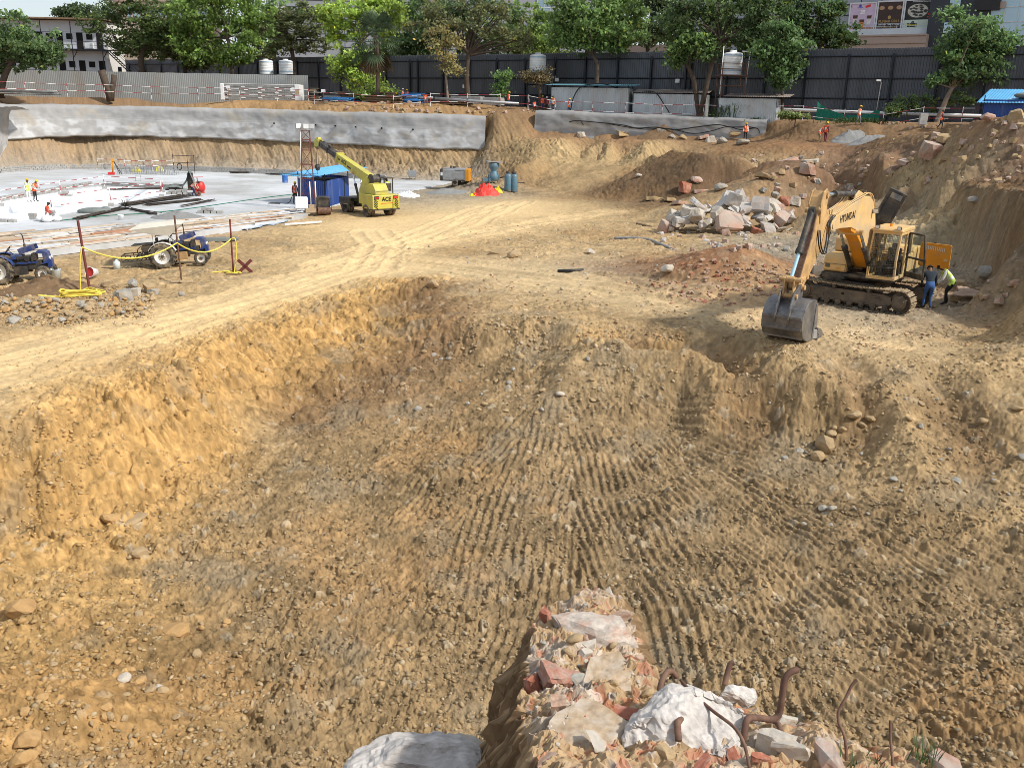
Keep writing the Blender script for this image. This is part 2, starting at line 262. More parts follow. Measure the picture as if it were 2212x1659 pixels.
def surface(x, y, full=True):
    """height and soil colour of the site at plan points"""
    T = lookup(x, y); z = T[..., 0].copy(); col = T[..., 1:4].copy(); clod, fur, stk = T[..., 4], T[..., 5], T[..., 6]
    r = np.hypot(x, y); rough = np.clip(np.maximum(clod, np.maximum(stk, fur)), 0, 1)
    near = 1 - sm(50, 110, r)
    n1 = fbm(x/3.1, y/3.1, 3, 1)
    z += .16*n1*rough
    z += rough*(.055 + .06*stk)*fbm(x/.75, y/.75, 3, 5)
    z0 = z; z = z + stk*.15*fbm(x/1.7 + z0*.35, y/1.7 - z0*.5, 4, 9, .55, True)
    tq = z0/.42 + .8*fbm(x/2.2, y/2.2, 3, 17); tf = tq - np.floor(tq); z = z + np.clip(stk*1.6, 0, 1)*(1 - .6*sm(60, 90, r))*.17*(sm(.3, .7, tf) - tf)
    cb, tb = clods(x + z0*.3, y - z0*.6, .85, 121, .7); ce, te = clods(x + z0*.4, y - z0*.7, .38, 131, .7)
    z = z + np.clip(stk*1.7, 0, 1)*(1 - sm(60, 100, r))*(.75*cb + .7*ce)
    z = z + stk*(.12 + .22*sm(60, 100, r))*fbm(x/.62 + z0*1.1, y/.62 - z0*1.5, 4, 13, .6, True)*(.6 + .8*sm(-.3,.4,pn(x/2.5, y/2.5 + z0, 15)))
    # furrows left by the bucket teeth fan out from the dig
    dx, dy = x - FC[0], y - FC[1]; an = np.arctan2(dx, -dy); rd = np.hypot(dx, dy)
    wob = .02*pn(x/2.3, y/2.3, 31) + .05*pn(x/.6, y/.6, 33)
    an2 = an + .03*pn(x/4, y/4, 37); sec = np.floor(an2/.30); ac = (sec + .5)*.30
    f = np.abs(((rd*np.sin(an2 - ac) + .5*wob)/.22 + _h(sec, sec, 3)) % 1.0 - .5)*2
    fm = fur*sm(1.0, 4.0, rd)*(.15 + .85*sm(-.3, .4, fbm(x/1.4, y/1.4, 3, 35) + .1))
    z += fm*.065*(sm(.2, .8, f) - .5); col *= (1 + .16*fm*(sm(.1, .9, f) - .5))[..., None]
    # wheel ruts
    road = np.zeros_like(x)
    for k, l in enumerate(RUTS):
        d, s = polydist(x, y, l); d = d + .25*pn(s/4, s*0 + k, 41)
        for o in (-.95, .95):
            q = np.abs(d - o); m = np.exp(-(q/.30)**2); z += -.055*m + .05*np.exp(-((q - .48)/.14)**2); road = np.maximum(road, m*(.75 + .5*pn(s/3, d, 43)))
        z += .05*np.exp(-((np.abs(d) - 1.6)/.25)**2)*fbm(x/.5, y/.5, 2, 45)
        road = np.maximum(road, .55*np.exp(-(d/1.6)**4))
    for l in TREAD:
        d, s = polydist(x, y, l); m = sm(1.55, 1.45, np.abs(d))*sm(.55, .7, np.abs(d))*sm(-.3, .25, pn(x/1.1, y/1.1, 47) + .15)
        z += m*.055*(np.abs((s/.19) % 1 - .5)*4 - 1)*near
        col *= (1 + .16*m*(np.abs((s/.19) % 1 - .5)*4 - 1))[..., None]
    road = np.clip(road, 0, 1)*sm(.2, .6, 1 - fur)*(1 - stk)
    col = col*(1 - .75*road[..., None]) + np.array([.68, .50, .27])*.75*road[..., None]
    # lumps and half-buried stones
    cm = clod*(1 - .8*road)
    dm = sm(-.35, .45, fbm(x/2.4, y/2.4, 2, 51))
    c1, t1 = clods(x, y, .26, 61, .62); c2, t2 = clods(x + 3.3, y - 1.7, .11, 71, .8); c3, t3 = clods(x - 5.1, y + 2.2, .62, 81, .35)
    z += cm*near*(1.15*c1*(.3 + .7*dm) + 1.0*c2*sm(46, 24, r) + .75*c3*dm)
    z += cm*near*(.060*fbm(x/.42, y/.42, 3, 53, .6, True)*(.4 + .6*dm) + .026*fbm(x/.13, y/.13, 2, 55, .6, True)*sm(50, 28, r))
    col = col*(1 + np.clip(stk*1.7, 0, 1)*(.35*np.where(cb > .01, tb, te)))[..., None]
    tone = np.where(c3 > .02, t3*.5, np.where(c1 > .004, t1, t2*.7))
    col = col*(1 + .55*(cm*near*tone)[..., None])
    st = (np.where(c1 > .03, t1, -1) > .33)*cm*near
    col = col*(1 - .55*st[..., None]) + np.array([.42, .36, .26])*.55*st[..., None]
    # broad soil stains and moisture
    a = fbm(x/4.3, y/4.3, 4, 91); b = fbm(x/1.3 + z*.5*stk, y/1.3 - z*.8*stk, 4, 95)
    b = b + stk*(1.4 + 1.6*sm(60, 100, r))*fbm(x/.45 + z*1.5, y/.45 - z*2.1, 3, 97, .6, True) + .5*fbm(x/.38, y/.38, 2, 98); c = fbm(x/9, y/9, 3, 99)
    col *= (1 + .22*a*rough + .26*b*rough)[..., None]
    g = (sm(.15, .7, fbm(x/2.2 + 9, y/2.2, 3, 103))*rough*.5*near)[..., None]
    col = col*(1 - g) + np.array([.25, .205, .14])*g
    o = (sm(.2, .75, c + .3*b)*rough*.4)[..., None]
    col = col*(1 - o) + np.array([.34, .19, .075])*o
    gr = fbm(x*7, y*7, 2, 111); col *= (1 + (.26*gr + .24*fbm(x*2.6, y*2.6, 2, 113))*near*rough)[..., None]
    z += .012*gr*rough*sm(35, 15, r)
    ins = np.zeros(x.shape, bool)                              # the lined sump is dug out below the slab
    for i in range(len(SUMPXY)):
        a_, b_ = SUMPXY[i], SUMPXY[i-1]; ins ^= ((a_[1] > y) != (b_[1] > y)) & (x < (b_[0]-a_[0])*(y-a_[1])/(b_[1]-a_[1] + 1e-12) + a_[0])
    z = np.where(ins, z - 1.9, z)
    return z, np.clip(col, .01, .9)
def hz(x, y):
    return float(surface(np.array([x], float), np.array([y], float))[0][0])
def hz_many(x, y): return surface(np.asarray(x, float), np.asarray(y, float))[0]
def G(px, py):
    """the point of the site surface seen at survey pixel px, py (march along the ray)"""
    d = ray(px, py); d = d/np.linalg.norm(d)
    t = np.arange(7.0, 180.0, .04); pts = CAM + d*t[:, None]
    z = lookup(pts[:, 0], pts[:, 1])[:, 0]; k = np.argmax(pts[:, 2] < z)
    q = pts[k] if pts[k, 2] < z[k] else pts[-1]
    return np.array([q[0], q[1], hz(q[0], q[1])])
# the polar sheet
az = np.concatenate([np.linspace(-180, -40, 22)[:-1], np.linspace(-40, -34, 24)[:-1], np.linspace(-34, 34, 1290), np.linspace(34, 40, 24)[1:], np.linspace(40, 180, 22)[1:-1]])
rr = np.concatenate([np.geomspace(.8, 9, 60)[:-1], np.geomspace(9, 58, 1150)[:-1], np.geomspace(58, 98, 190)[:-1], np.linspace(98, 133, 270)[:-1], np.geomspace(133, 4200, 36)])
na, nr = len(az), len(rr)
AA, RR = np.meshgrid(np.radians(az), rr); gx = RR*np.sin(AA); gy = RR*np.cos(AA)
gz = np.zeros_like(gx); gc = np.zeros(gx.shape + (3,))
for i in range(0, nr, 100): gz[i:i+100], gc[i:i+100] = surface(gx[i:i+100], gy[i:i+100])
# outside the surveyed fan the ground is the plain street level
outm = sm(62, 85, np.abs(np.degrees(AA))); gz = gz*(1 - outm) + outm*(-1.2)
def grid_mesh(name, X, Y, Z, Cc, wrap):
    nr, na = X.shape; me = bpy.data.meshes.new(name)
    co = np.stack([X, Y, Z], -1).reshape(-1, 3); idx = np.arange(nr*na).reshape(nr, na)
    if wrap: nx = np.roll(idx, -1, 1); q = np.stack([idx[:-1], nx[:-1], nx[1:], idx[1:]], -1).reshape(-1, 4)
    else: q = np.stack([idx[:-1, :-1], idx[:-1, 1:], idx[1:, 1:], idx[1:, :-1]], -1).reshape(-1, 4)
    q = q[:, ::-1]
    me.vertices.add(len(co)); me.vertices.foreach_set('co', co.ravel().astype(np.float32))
    me.loops.add(q.size); me.loops.foreach_set('vertex_index', q.ravel().astype(np.int32))
    me.polygons.add(len(q)); me.polygons.foreach_set('loop_start', np.arange(0, q.size, 4, dtype=np.int32))
    at = me.color_attributes.new('soil', 'FLOAT_COLOR', 'POINT')
    at.data.foreach_set('color', np.concatenate([Cc.reshape(-1, 3), np.ones((len(co), 1))], 1).ravel().astype(np.float32))
    me.update(calc_edges=True)
    return me
# ------------------------------------------------------------------ materials
MATS = {}
def _n(nt, t, **kw):
    n = nt.nodes.new(t)
    for k, v in kw.items(): setattr(n, k, v)
    return n
def mat(name, col, rough=.7, metal=0.0, var=.18, scale=3.0, dirt=None, dirt_amt=.35, bump=.0, bscale=30.0, streak=False, trans=0.0, emit=0, spec=.4, coord='Object', attr=None, col2=None, sss=0):
    m = bpy.data.materials.new(name); m.use_nodes = True; nt = m.node_tree; L = nt.links.new
    b = nt.nodes['Principled BSDF']; b.inputs['Roughness'].default_value = rough; b.inputs['Metallic'].default_value = metal
    b.inputs['Specular IOR Level'].default_value = spec
    tc = _n(nt, 'ShaderNodeTexCoord')
    mp = _n(nt, 'ShaderNodeMapping'); L(tc.outputs[coord], mp.inputs[0])
    if streak: mp.inputs['Scale'].default_value = (1, 1, .12)
    ns = _n(nt, 'ShaderNodeTexNoise'); ns.inputs['Scale'].default_value = scale; ns.inputs['Detail'].default_value = 6; ns.inputs['Roughness'].default_value = .62
    L(mp.outputs[0], ns.inputs['Vector'])
    if attr:
        at = _n(nt, 'ShaderNodeVertexColor'); at.layer_name = attr; src = at.outputs[0]
    else:
        rgb = _n(nt, 'ShaderNodeRGB'); rgb.outputs[0].default_value = (*col, 1); src = rgb.outputs[0]
    mr = _n(nt, 'ShaderNodeMapRange'); mr.inputs[1].default_value = .3; mr.inputs[2].default_value = .7
    mr.inputs[3].default_value = 1 - var; mr.inputs[4].default_value = 1 + var; L(ns.outputs[0], mr.inputs[0])
    hs = _n(nt, 'ShaderNodeMix', data_type='RGBA', blend_type='MULTIPLY'); hs.inputs[0].default_value = 1
    L(src, hs.inputs[6]); L(mr.outputs[0], hs.inputs[7]); out = hs.outputs[2]
    if dirt:
        n2 = _n(nt, 'ShaderNodeTexNoise'); n2.inputs['Scale'].default_value = scale*.55; n2.inputs['Detail'].default_value = 8; n2.inputs['Roughness'].default_value = .7
        L(mp.outputs[0], n2.inputs['Vector'])
        r2 = _n(nt, 'ShaderNodeMapRange'); r2.inputs[1].default_value = .62 - dirt_amt*.45; r2.inputs[2].default_value = .80 - dirt_amt*.3; L(n2.outputs[0], r2.inputs[0])
        r2.inputs[4].default_value = .9
        mx = _n(nt, 'ShaderNodeMix', data_type='RGBA'); L(r2.outputs[0], mx.inputs[0]); L(out, mx.inputs[6]); mx.inputs[7].default_value = (*dirt, 1); out = mx.outputs[2]
    L(out, b.inputs['Base Color'])
    if bump:
        n3 = _n(nt, 'ShaderNodeTexNoise'); n3.inputs['Scale'].default_value = bscale; n3.inputs['Detail'].default_value = 8; n3.inputs['Roughness'].default_value = .68
        L(tc.outputs[coord], n3.inputs['Vector'])
        bp = _n(nt, 'ShaderNodeBump'); bp.inputs['Strength'].default_value = min(1, bump*8); bp.inputs['Distance'].default_value = bump; L(n3.outputs[0], bp.inputs['Height']); L(bp.outputs[0], b.inputs['Normal'])
    if trans:
        b.inputs['Transmission Weight'].default_value = trans; b.inputs['IOR'].default_value = 1.05 if trans < .9 else 1.45
    if emit: b.inputs['Emission Color'].default_value = (*col, 1); b.inputs['Emission Strength'].default_value = emit
    MATS[name] = m; return m
DUST = (.36, .26, .15)
def soil_mat():
    m = mat('site_soil', (1, 1, 1), .95, 0, .16, 5.0, bump=.035, bscale=11, spec=.12, attr='soil'); m.node_tree.nodes['Bump'].inputs['Strength'].default_value = 1; return m
soil_mat()
# ------------------------------------------------------------------ object helpers
def tag(o, label=None, cat=None, group=None, kind=None):
    if label: o['label'] = label
    if cat: o['category'] = cat
    if group: o['group'] = group
    if kind: o['kind'] = kind
    return o
def link(name, me, mats, parent=None):
    o = bpy.data.objects.new(name, me); COL.objects.link(o)
    for m in (mats if isinstance(mats, (list, tuple)) else [mats]): me.materials.append(MATS[m] if isinstance(m, str) else m)
    if parent: o.parent = parent
    return o
def empty(name, loc, rz=0, label=None, cat=None, group=None, scale=1):
    o = bpy.data.objects.new(name, None); COL.objects.link(o); o.location = loc; o.rotation_euler = (0, 0, rz); o.scale = (scale,)*3
    o.empty_display_size = .2
    return tag(o, label, cat, group)
class MB:
    """collects faces for one mesh"""
    def __init__(s): s.v = []; s.f = []; s.m = []; s.s = []
    def add(s, vs, fs, m=0, smooth=False, M=None):
        k = len(s.v)
        if M is not None: vs = [M @ Vector(v) for v in vs]
        s.v += [tuple(v) for v in vs]
        for f in fs: s.f.append(tuple(i + k for i in f)); s.m.append(m); s.s.append(smooth)
        return s
    def box(s, c, d, rz=0, m=0, M=None, rot=None, taper=1):
        x, y, z = d[0]/2, d[1]/2, d[2]/2; t = taper
        vs = [(-x,-y,-z),(x,-y,-z),(x,y,-z),(-x,y,-z),(-x*t,-y*t,z),(x*t,-y*t,z),(x*t,y*t,z),(-x*t,y*t,z)]
        Q = Matrix.Translation(c) @ (rot.to_matrix().to_4x4() if rot is not None else Matrix.Rotation(rz, 4, 'Z'))
        if M is not None: Q = M @ Q
        return s.add(vs, [(0,3,2,1),(4,5,6,7),(0,1,5,4),(1,2,6,5),(2,3,7,6),(3,0,4,7)], m, False, Q)
    def cyl(s, p0, p1, r0, r1=None, n=12, m=0, caps=True, smooth=True, M=None):
        r1 = r0 if r1 is None else r1; p0 = Vector(p0); p1 = Vector(p1); d = (p1 - p0)
        if d.length < 1e-6: return s
        q = d.to_track_quat('Z', 'Y'); vs = []
        for p, r in ((p0, r0), (p1, r1)):
            for k in range(n):
                a = 2*PI*k/n; vs.append(p + q @ Vector((math.cos(a)*r, math.sin(a)*r, 0)))
        s.add(vs, [(k, (k+1) % n, n + (k+1) % n, n + k) for k in range(n)], m, smooth, M)
        if caps:
            s.add(vs[:n], [tuple(range(n))[::-1]], m, False, M); s.add(vs[n:], [tuple(range(n))], m, False, M)
        return s
    def tube(s, pts, r, n=8, m=0, M=None, closed=False):
        pts = [Vector(p) for p in pts]; N = len(pts); vs = []; rs = r if isinstance(r, (list, tuple)) else [r]*N
        up = Vector((0, 0, 1)); ref = None
        for i, p in enumerate(pts):
            t = (pts[min(i+1, N-1)] - pts[max(i-1, 0)]) if not closed else pts[(i+1) % N] - pts[i-1]
            t = t.normalized() if t.length > 1e-9 else Vector((0, 0, 1))
            if ref is None: ref = t.orthogonal().normalized()
            ref = (ref - t*ref.dot(t)); ref = ref.normalized() if ref.length > 1e-6 else t.orthogonal().normalized()
            b = t.cross(ref)
            for k in range(n):
                a = 2*PI*k/n; vs.append(p + (ref*math.cos(a) + b*math.sin(a))*rs[i])
        fs = []
        for i in range(N if closed else N - 1):
            j = (i + 1) % N
            for k in range(n): fs.append((i*n + k, i*n + (k+1) % n, j*n + (k+1) % n, j*n + k))
        if not closed: fs += [tuple(range(n))[::-1], tuple(range((N-1)*n, N*n))]
        return s.add(vs, fs, m, True, M)
    def prism(s, prof, w, M=None, m=0, y0=None):
        """profile in x-z, extruded along y (centred unless y0)"""
        n = len(prof); a = -w/2 if y0 is None else y0; b = a + w
        ar = sum(prof[i][0]*prof[(i+1) % n][1] - prof[(i+1) % n][0]*prof[i][1] for i in range(n))
        if ar < 0: prof = prof[::-1]
        vs = [(x, a, z) for x, z in prof] + [(x, b, z) for x, z in prof]
        fs = [tuple(range(n)), tuple(range(n, 2*n))[::-1]] + [(i, n + i, n + (i+1) % n, (i+1) % n) for i in range(n)]
        return s.add(vs, fs, m, False, M)
    def lathe(s, prof, n=20, m=0, M=None, smooth=True, c=(0, 0)):
        vs = []
        for r, z in prof:
            for k in range(n): a = 2*PI*k/n; vs.append((c[0] + r*math.cos(a), c[1] + r*math.sin(a), z))
        fs = [(i*n + k, i*n + (k+1) % n, (i+1)*n + (k+1) % n, (i+1)*n + k) for i in range(len(prof)-1) for k in range(n)]
        return s.add(vs, fs, m, smooth, M)
    def ball(s, c, r, n=10, m=0, M=None, sc=(1, 1, 1), z0=-1.0):
        prof = []
        for i in range(n//2 + 1):
            t = -PI/2 + PI*i/(n//2)
            if math.sin(t) < z0 - 1e-6: continue
            prof.append((max(1e-4, math.cos(t)), math.sin(t)))
        Q = Matrix.Translation(c) @ Matrix.Diagonal((r*sc[0], r*sc[1], r*sc[2], 1))
        return s.lathe(prof, n, m, (M @ Q) if M is not None else Q)
    def build(s, name, mats, parent=None, bevel=0, seg=2):
        me = bpy.data.meshes.new(name); me.from_pydata(s.v, [], s.f)
        me.polygons.foreach_set('material_index', s.m); me.polygons.foreach_set('use_smooth', s.s); me.update()
        o = link(name, me, mats, parent)
        if bevel:
            bv = o.modifiers.new('bevel', 'BEVEL'); bv.width = bevel; bv.segments = seg; bv.limit_method = 'ANGLE'; bv.angle_limit = R(40)
        return o
def copy_tree(o, parent=None):
    c = o.copy(); COL.objects.link(c); c.parent = parent
    for ch in list(o.children): copy_tree(ch, c)
    return c
def V(*a): return Vector(a)
# ------------------------------------------------------------------ the ground sheet
g = link('ground', grid_mesh('ground', gx, gy, gz, gc, True), 'site_soil'); tag(g, kind='structure')
mat('shotcrete', (1,1,1), .9, 0, .10, .8, bump=.03, bscale=4, attr='soil', spec=.2)
mat('slab_concrete', (.56,.575,.59), .75, 0, .14, .22, dirt=(.33,.325,.30), dirt_amt=.45, bump=.01, bscale=6, spec=.25)
mat('white_lining', (.86,.88,.90), .7, 0, .06, .6, spec=.3)
mat('block', (.36,.35,.33), .95, 0, .22, 2.5, bump=.01, bscale=20, spec=.15)
mat('plank', (1,1,1), .85, 0, .22, 2.0, attr='soil', spec=.2)
mat('blue_sheet', (.36,.45,.55), .35, 0, .30, 1.6, dirt=(.40,.34,.25), dirt_amt=.35, spec=.5)
mat('rail_white', (.82,.82,.80), .5, 0, .08, 4)
mat('rail_red', (.33,.05,.05), .5, 0, .15, 4)
mat('black_cable', (.02,.02,.022), .5, 0, .2, 5)
mat('grey_metal', (.36,.37,.38), .5, .4, .15, 3, dirt=(.30,.24,.17), dirt_amt=.2)
mat('dark_hole', (.015,.014,.013), 1, 0, .1)
# ------------------------------------------------------------------ sprayed concrete faces of the excavation
def shotcrete_wall(name, path, ztop, zbot, tone, label, seed, patches, lean=.5, joint=.42):
    """path: plan points; ztop / zbot: lists along the path"""
    path = [np.array(p) for p in path]; segL = [np.hypot(*(b-a)) for a, b in zip(path[:-1], path[1:])]; tot = sum(segL)
    cum = np.concatenate([[0], np.cumsum(segL)]); n = int(tot/.22); rows = 34
    s = np.linspace(0, tot, n); px_ = np.interp(s, cum, [p[0] for p in path]); py_ = np.interp(s, cum, [p[1] for p in path])
    tx = np.gradient(px_, s); ty = np.gradient(py_, s); nx, ny = ty, -tx          # outward, to the pit
    zt = np.interp(s, cum, ztop) + .12*fbm(s/6, s*0 + seed, 3, seed); zb = np.interp(s, cum, zbot) + .16*fbm(s/4, s*0 + seed + 9, 3, seed + 3)
    X = []; Y = []; Z = []; T = []
    for k in range(rows):
        t = k/(rows - 4)
        if k < 4: d = -2.0 + 2.0*k/4; z = zt + (.05 if k < 3 else 0)                # lip on top
        else: t = (k - 4)/(rows - 5); d = lean*t + .22*math.sin(min(1, t*8)*PI/2); z = zt + (zb - zt)*t
        if k == rows - 1: d = d - .5
        ph = s if k >= 0 else s
        dd = d + .10*fbm(s/2.1, z/1.6 + seed, 4, seed + 5) + (.10*sm(joint - .03, joint + .01, (k-4)/(rows-5) + .03*fbm(s/3, s*0, 2, seed + 8)) if k > 3 else 0)
        X.append(px_ + nx*dd); Y.append(py_ + ny*dd); Z.append(z + (.05*fbm(s/1.5, s*0 + k, 2, seed) if k < 4 else 0)); T.append(np.full(n, max(0, (k-4)/(rows-5))))
    X = np.array(X); Y = np.array(Y); Z = np.array(Z); T = np.array(T); S = np.tile(s, (rows, 1))
    a = fbm(S/3.5, Z/1.2, 4, seed + 11); b = fbm(S/.8, Z/.5, 3, seed + 12); v = fbm(S/.5, Z/5, 2, seed + 14)
    val = tone*(1 + .11*a + .06*b + .06*v)*(1 - .12*sm(joint + .02, joint - .04, T))
    pm = .6*sm(patches, patches + .30, fbm(S/2.6 + 5, Z/1.3, 4, seed + 13) + .16*np.sin(T*3.1))*sm(joint - .02, joint + .08, T)
    jn = np.exp(-((T - joint + .03*fbm(S/3, S*0, 2, seed + 8))/.018)**2)
    val = val*(1 - .25*jn)
    col = val[..., None]*np.array([1.0, .985, .965]); col = col*(1 - pm[..., None]) + np.array([.60, .61, .62])*pm[..., None]
    tan_ = (sm(.25, .7, fbm(S/3, Z/2 + 3, 3, seed + 15))*.45)[..., None]; col = col*(1 - tan_) + np.array([.42, .36, .27])*tone/.4*tan_
    me = grid_mesh(name, X[::-1], Y[::-1], Z[::-1], col[::-1], False)
    me.polygons.foreach_set('use_smooth', [True]*len(me.polygons))
    o = link(name, me, 'shotcrete'); tag(o, label, 'retaining wall')
    return o, (px_, py_, nx, ny, s)
wl, wlp = shotcrete_wall('concrete_wall', WL[5:], list(np.interp(range(len(WL)-5), [0,12,25,40], [-.35,-.25,-.3,-.4])), list(np.interp(range(len(WL)-5), [0,10,20,30,40], [-4.4,-4.15,-4.0,-4.2,-4.55])), .37, 'long pale grey sprayed concrete face with white patches above the cut earth', 3, .02)
MBh = MB()
for px_, py_ in ((656,262),(785,269),(850,271),(912,276),(1043,280),(1085,281)):
    x = 401.9 + px_*0 + 0
for k, f in enumerate((.565, .655, .70, .745, .80, .86)):
    i = int(f*len(wlp[0])); hb = MB(); c = V(wlp[0][i] + wlp[2][i]*.60, wlp[1][i] + wlp[3][i]*.60, -1.95 - .05*k)
    hb.cyl(c, c + V(wlp[2][i], wlp[3][i], 0)*.14, .10, .10, 10); hb.build('weep_pipe', 'dark_hole', wl)
wr, wrp = shotcrete_wall('concrete_wall', WR, [.35, .1, -.05], [-3.1, -2.8, -2.4], .33, 'darker grey sprayed concrete face with loose black cables hanging along it', 23, .34, .35, .9)
ret = [wallpt(24, 114.8), wallpt(6, 111.5), wallpt(-120, 100)]
rw, _ = shotcrete_wall('concrete_wall', ret, [-.9, -.6, -.4], [-7.4, -7.4, -7.4], .42, 'short pale concrete face returning at the corner of the excavation', 43, .25, .8, .3)
# cables along the darker face
def pt_on(wp, f, z, o=.55):
    i = min(int(f*len(wp[0])), len(wp[0]) - 1); return V(wp[0][i] + wp[2][i]*o, wp[1][i] + wp[3][i]*o, z)
def smooth_path(pts, n=8):
    out = []; pts = [Vector(p) for p in pts]
    for i in range(len(pts) - 1):
        p0 = pts[max(i-1, 0)]; p1 = pts[i]; p2 = pts[i+1]; p3 = pts[min(i+2, len(pts)-1)]
        for k in range(n):
            t = k/n; out.append(.5*((2*p1) + (p2-p0)*t + (2*p0-5*p1+4*p2-p3)*t*t + (3*p1-p0-3*p2+p3)*t*t*t))
    out.append(pts[-1]); return out
for q, (pts, r, lab) in enumerate([
   ([(.17,-.9),(.20,-.72),(.30,-.85),(.40,-1.05),(.47,-1.35),(.55,-1.2),(.63,-1.4),(.72,-1.05),(.80,-.75),(.86,-.95),(.92,-.9),(.965,-1.05),(.975,-1.5)], .06, 'thick black cable looped along the darker concrete face'),
   ([(.33,-.9),(.40,-1.2),(.50,-1.45),(.60,-1.3),(.70,-1.75),(.78,-1.45),(.84,-.95),(.90,-1.2),(.955,-1.0),(.97,-1.3)], .045, 'thinner black hose sagging below the thick cable on the concrete face'),
   ([(.22,-.75),(.225,-.95),(.23,-1.2)], .045, 'short black cable end dangling from the looped cable')]):
    mb = MB(); mb.tube(smooth_path([pt_on(wrp, f, z, .55) for f, z in pts], 6), r, 6); tag(mb.build('cable', 'black_cable'), lab, 'cable', 'cables on the concrete face')
mb = MB(); mb.tube(smooth_path([V(*PY(987 + dx, y, 117.0)) for dx, y in ((0,254),(-12,268),(-16,290),(-26,312),(-45,330),(-46,372))], 6), .03, 5)
tag(mb.build('cable', 'black_cable'), 'thin black cable running down the pale concrete face to the slab', 'cable')
# ------------------------------------------------------------------ slab, sump, block kerbs
def pz(l, z=ZS): return [V(*P(x, y, z)) for x, y in l]
from mathutils.geometry import tessellate_polygon
SLAB = pz([(-700,422),(-150,381),(0,371.5),(64,365.5),(150,364.5),(212,364.5),(300,364.5),(469,369.5),(650,377),(840,388.5),(990,392),(900,410),(790,427),(735,440),(680,452),(655,466),(480,494),(300,517),(0,553),(-700,597)])
SUMP = pz([(-300,480),(212,404),(388,414),(222,447),(119,466),(-300,530)])
def slab_mesh():
    mb = MB(); tris = tessellate_polygon([SLAB, SUMP[::-1]]); vs = SLAB + SUMP[::-1]
    for t in tris:
        a, b, c = [vs[i] for i in t]
        if (b-a).cross(c-a).z < 0: t = (t[0], t[2], t[1])
        mb.add([vs[i] for i in t], [(0,1,2)])
    n = len(SLAB)
    for i in range(n):
        a, b = SLAB[i], SLAB[(i+1) % n]; d = V(0,0,-.35); mb.add([a, b, b + d, a + d], [(0,1,2,3)]); 
    return mb
tag(slab_mesh().build('concrete_slab', 'slab_concrete'), kind='structure')
mb = MB(); n = len(SUMP); D = V(0,0,-1.0); cen = sum(SUMP, V(0,0,0))/n
bot = [p + (cen - p)*.03 + D for p in SUMP]
for i in range(n): mb.add([SUMP[i], SUMP[(i+1) % n], bot[(i+1) % n], bot[i]], [(0,1,2,3)])
mb.add(bot, [tuple(range(n))])
tag(mb.build('sump_lining', 'white_lining'), kind='structure')
def block_wall(pl, courses, label, bl=.42, bh=.2, th=.2, z0=ZS):
    mb = MB()
    for a, b in zip(pl[:-1], pl[1:]):
        d = (b - a); L = d.length; d.normalize(); rz = math.atan2(d.y, d.x); n = int(L/bl)
        for c in range(courses):
            for k in range(n):
                if c == courses - 1 and random.random() < .05: continue
                p = a + d*((k + .5 + (.5 if c % 2 else 0))*bl); mb.box((p.x + random.uniform(-.012,.012), p.y, z0 + bh*(c + .5)), (bl - .03, th, bh - .025), rz)
    return tag(mb.build('block_wall', 'block'), label, 'block wall')
block_wall(pz([(-100,380),(0,374),(64,368),(150,366.5),(212,366.5),(300,366.5),(469,372),(650,379),(835,390)]), 3, 'low grey block wall three courses high along the foot of the cut')
block_wall([p + V(-.8,1.0,0) for p in pz([(-100,452),(0,440),(206,403)])], 2, 'low grey block kerb two courses high beside the white lined sump')
block_wall([p + V(.0,.8,0) for p in pz([(212,402),(384,411)])], 2, 'short grey block kerb at the far end of the white lined sump')
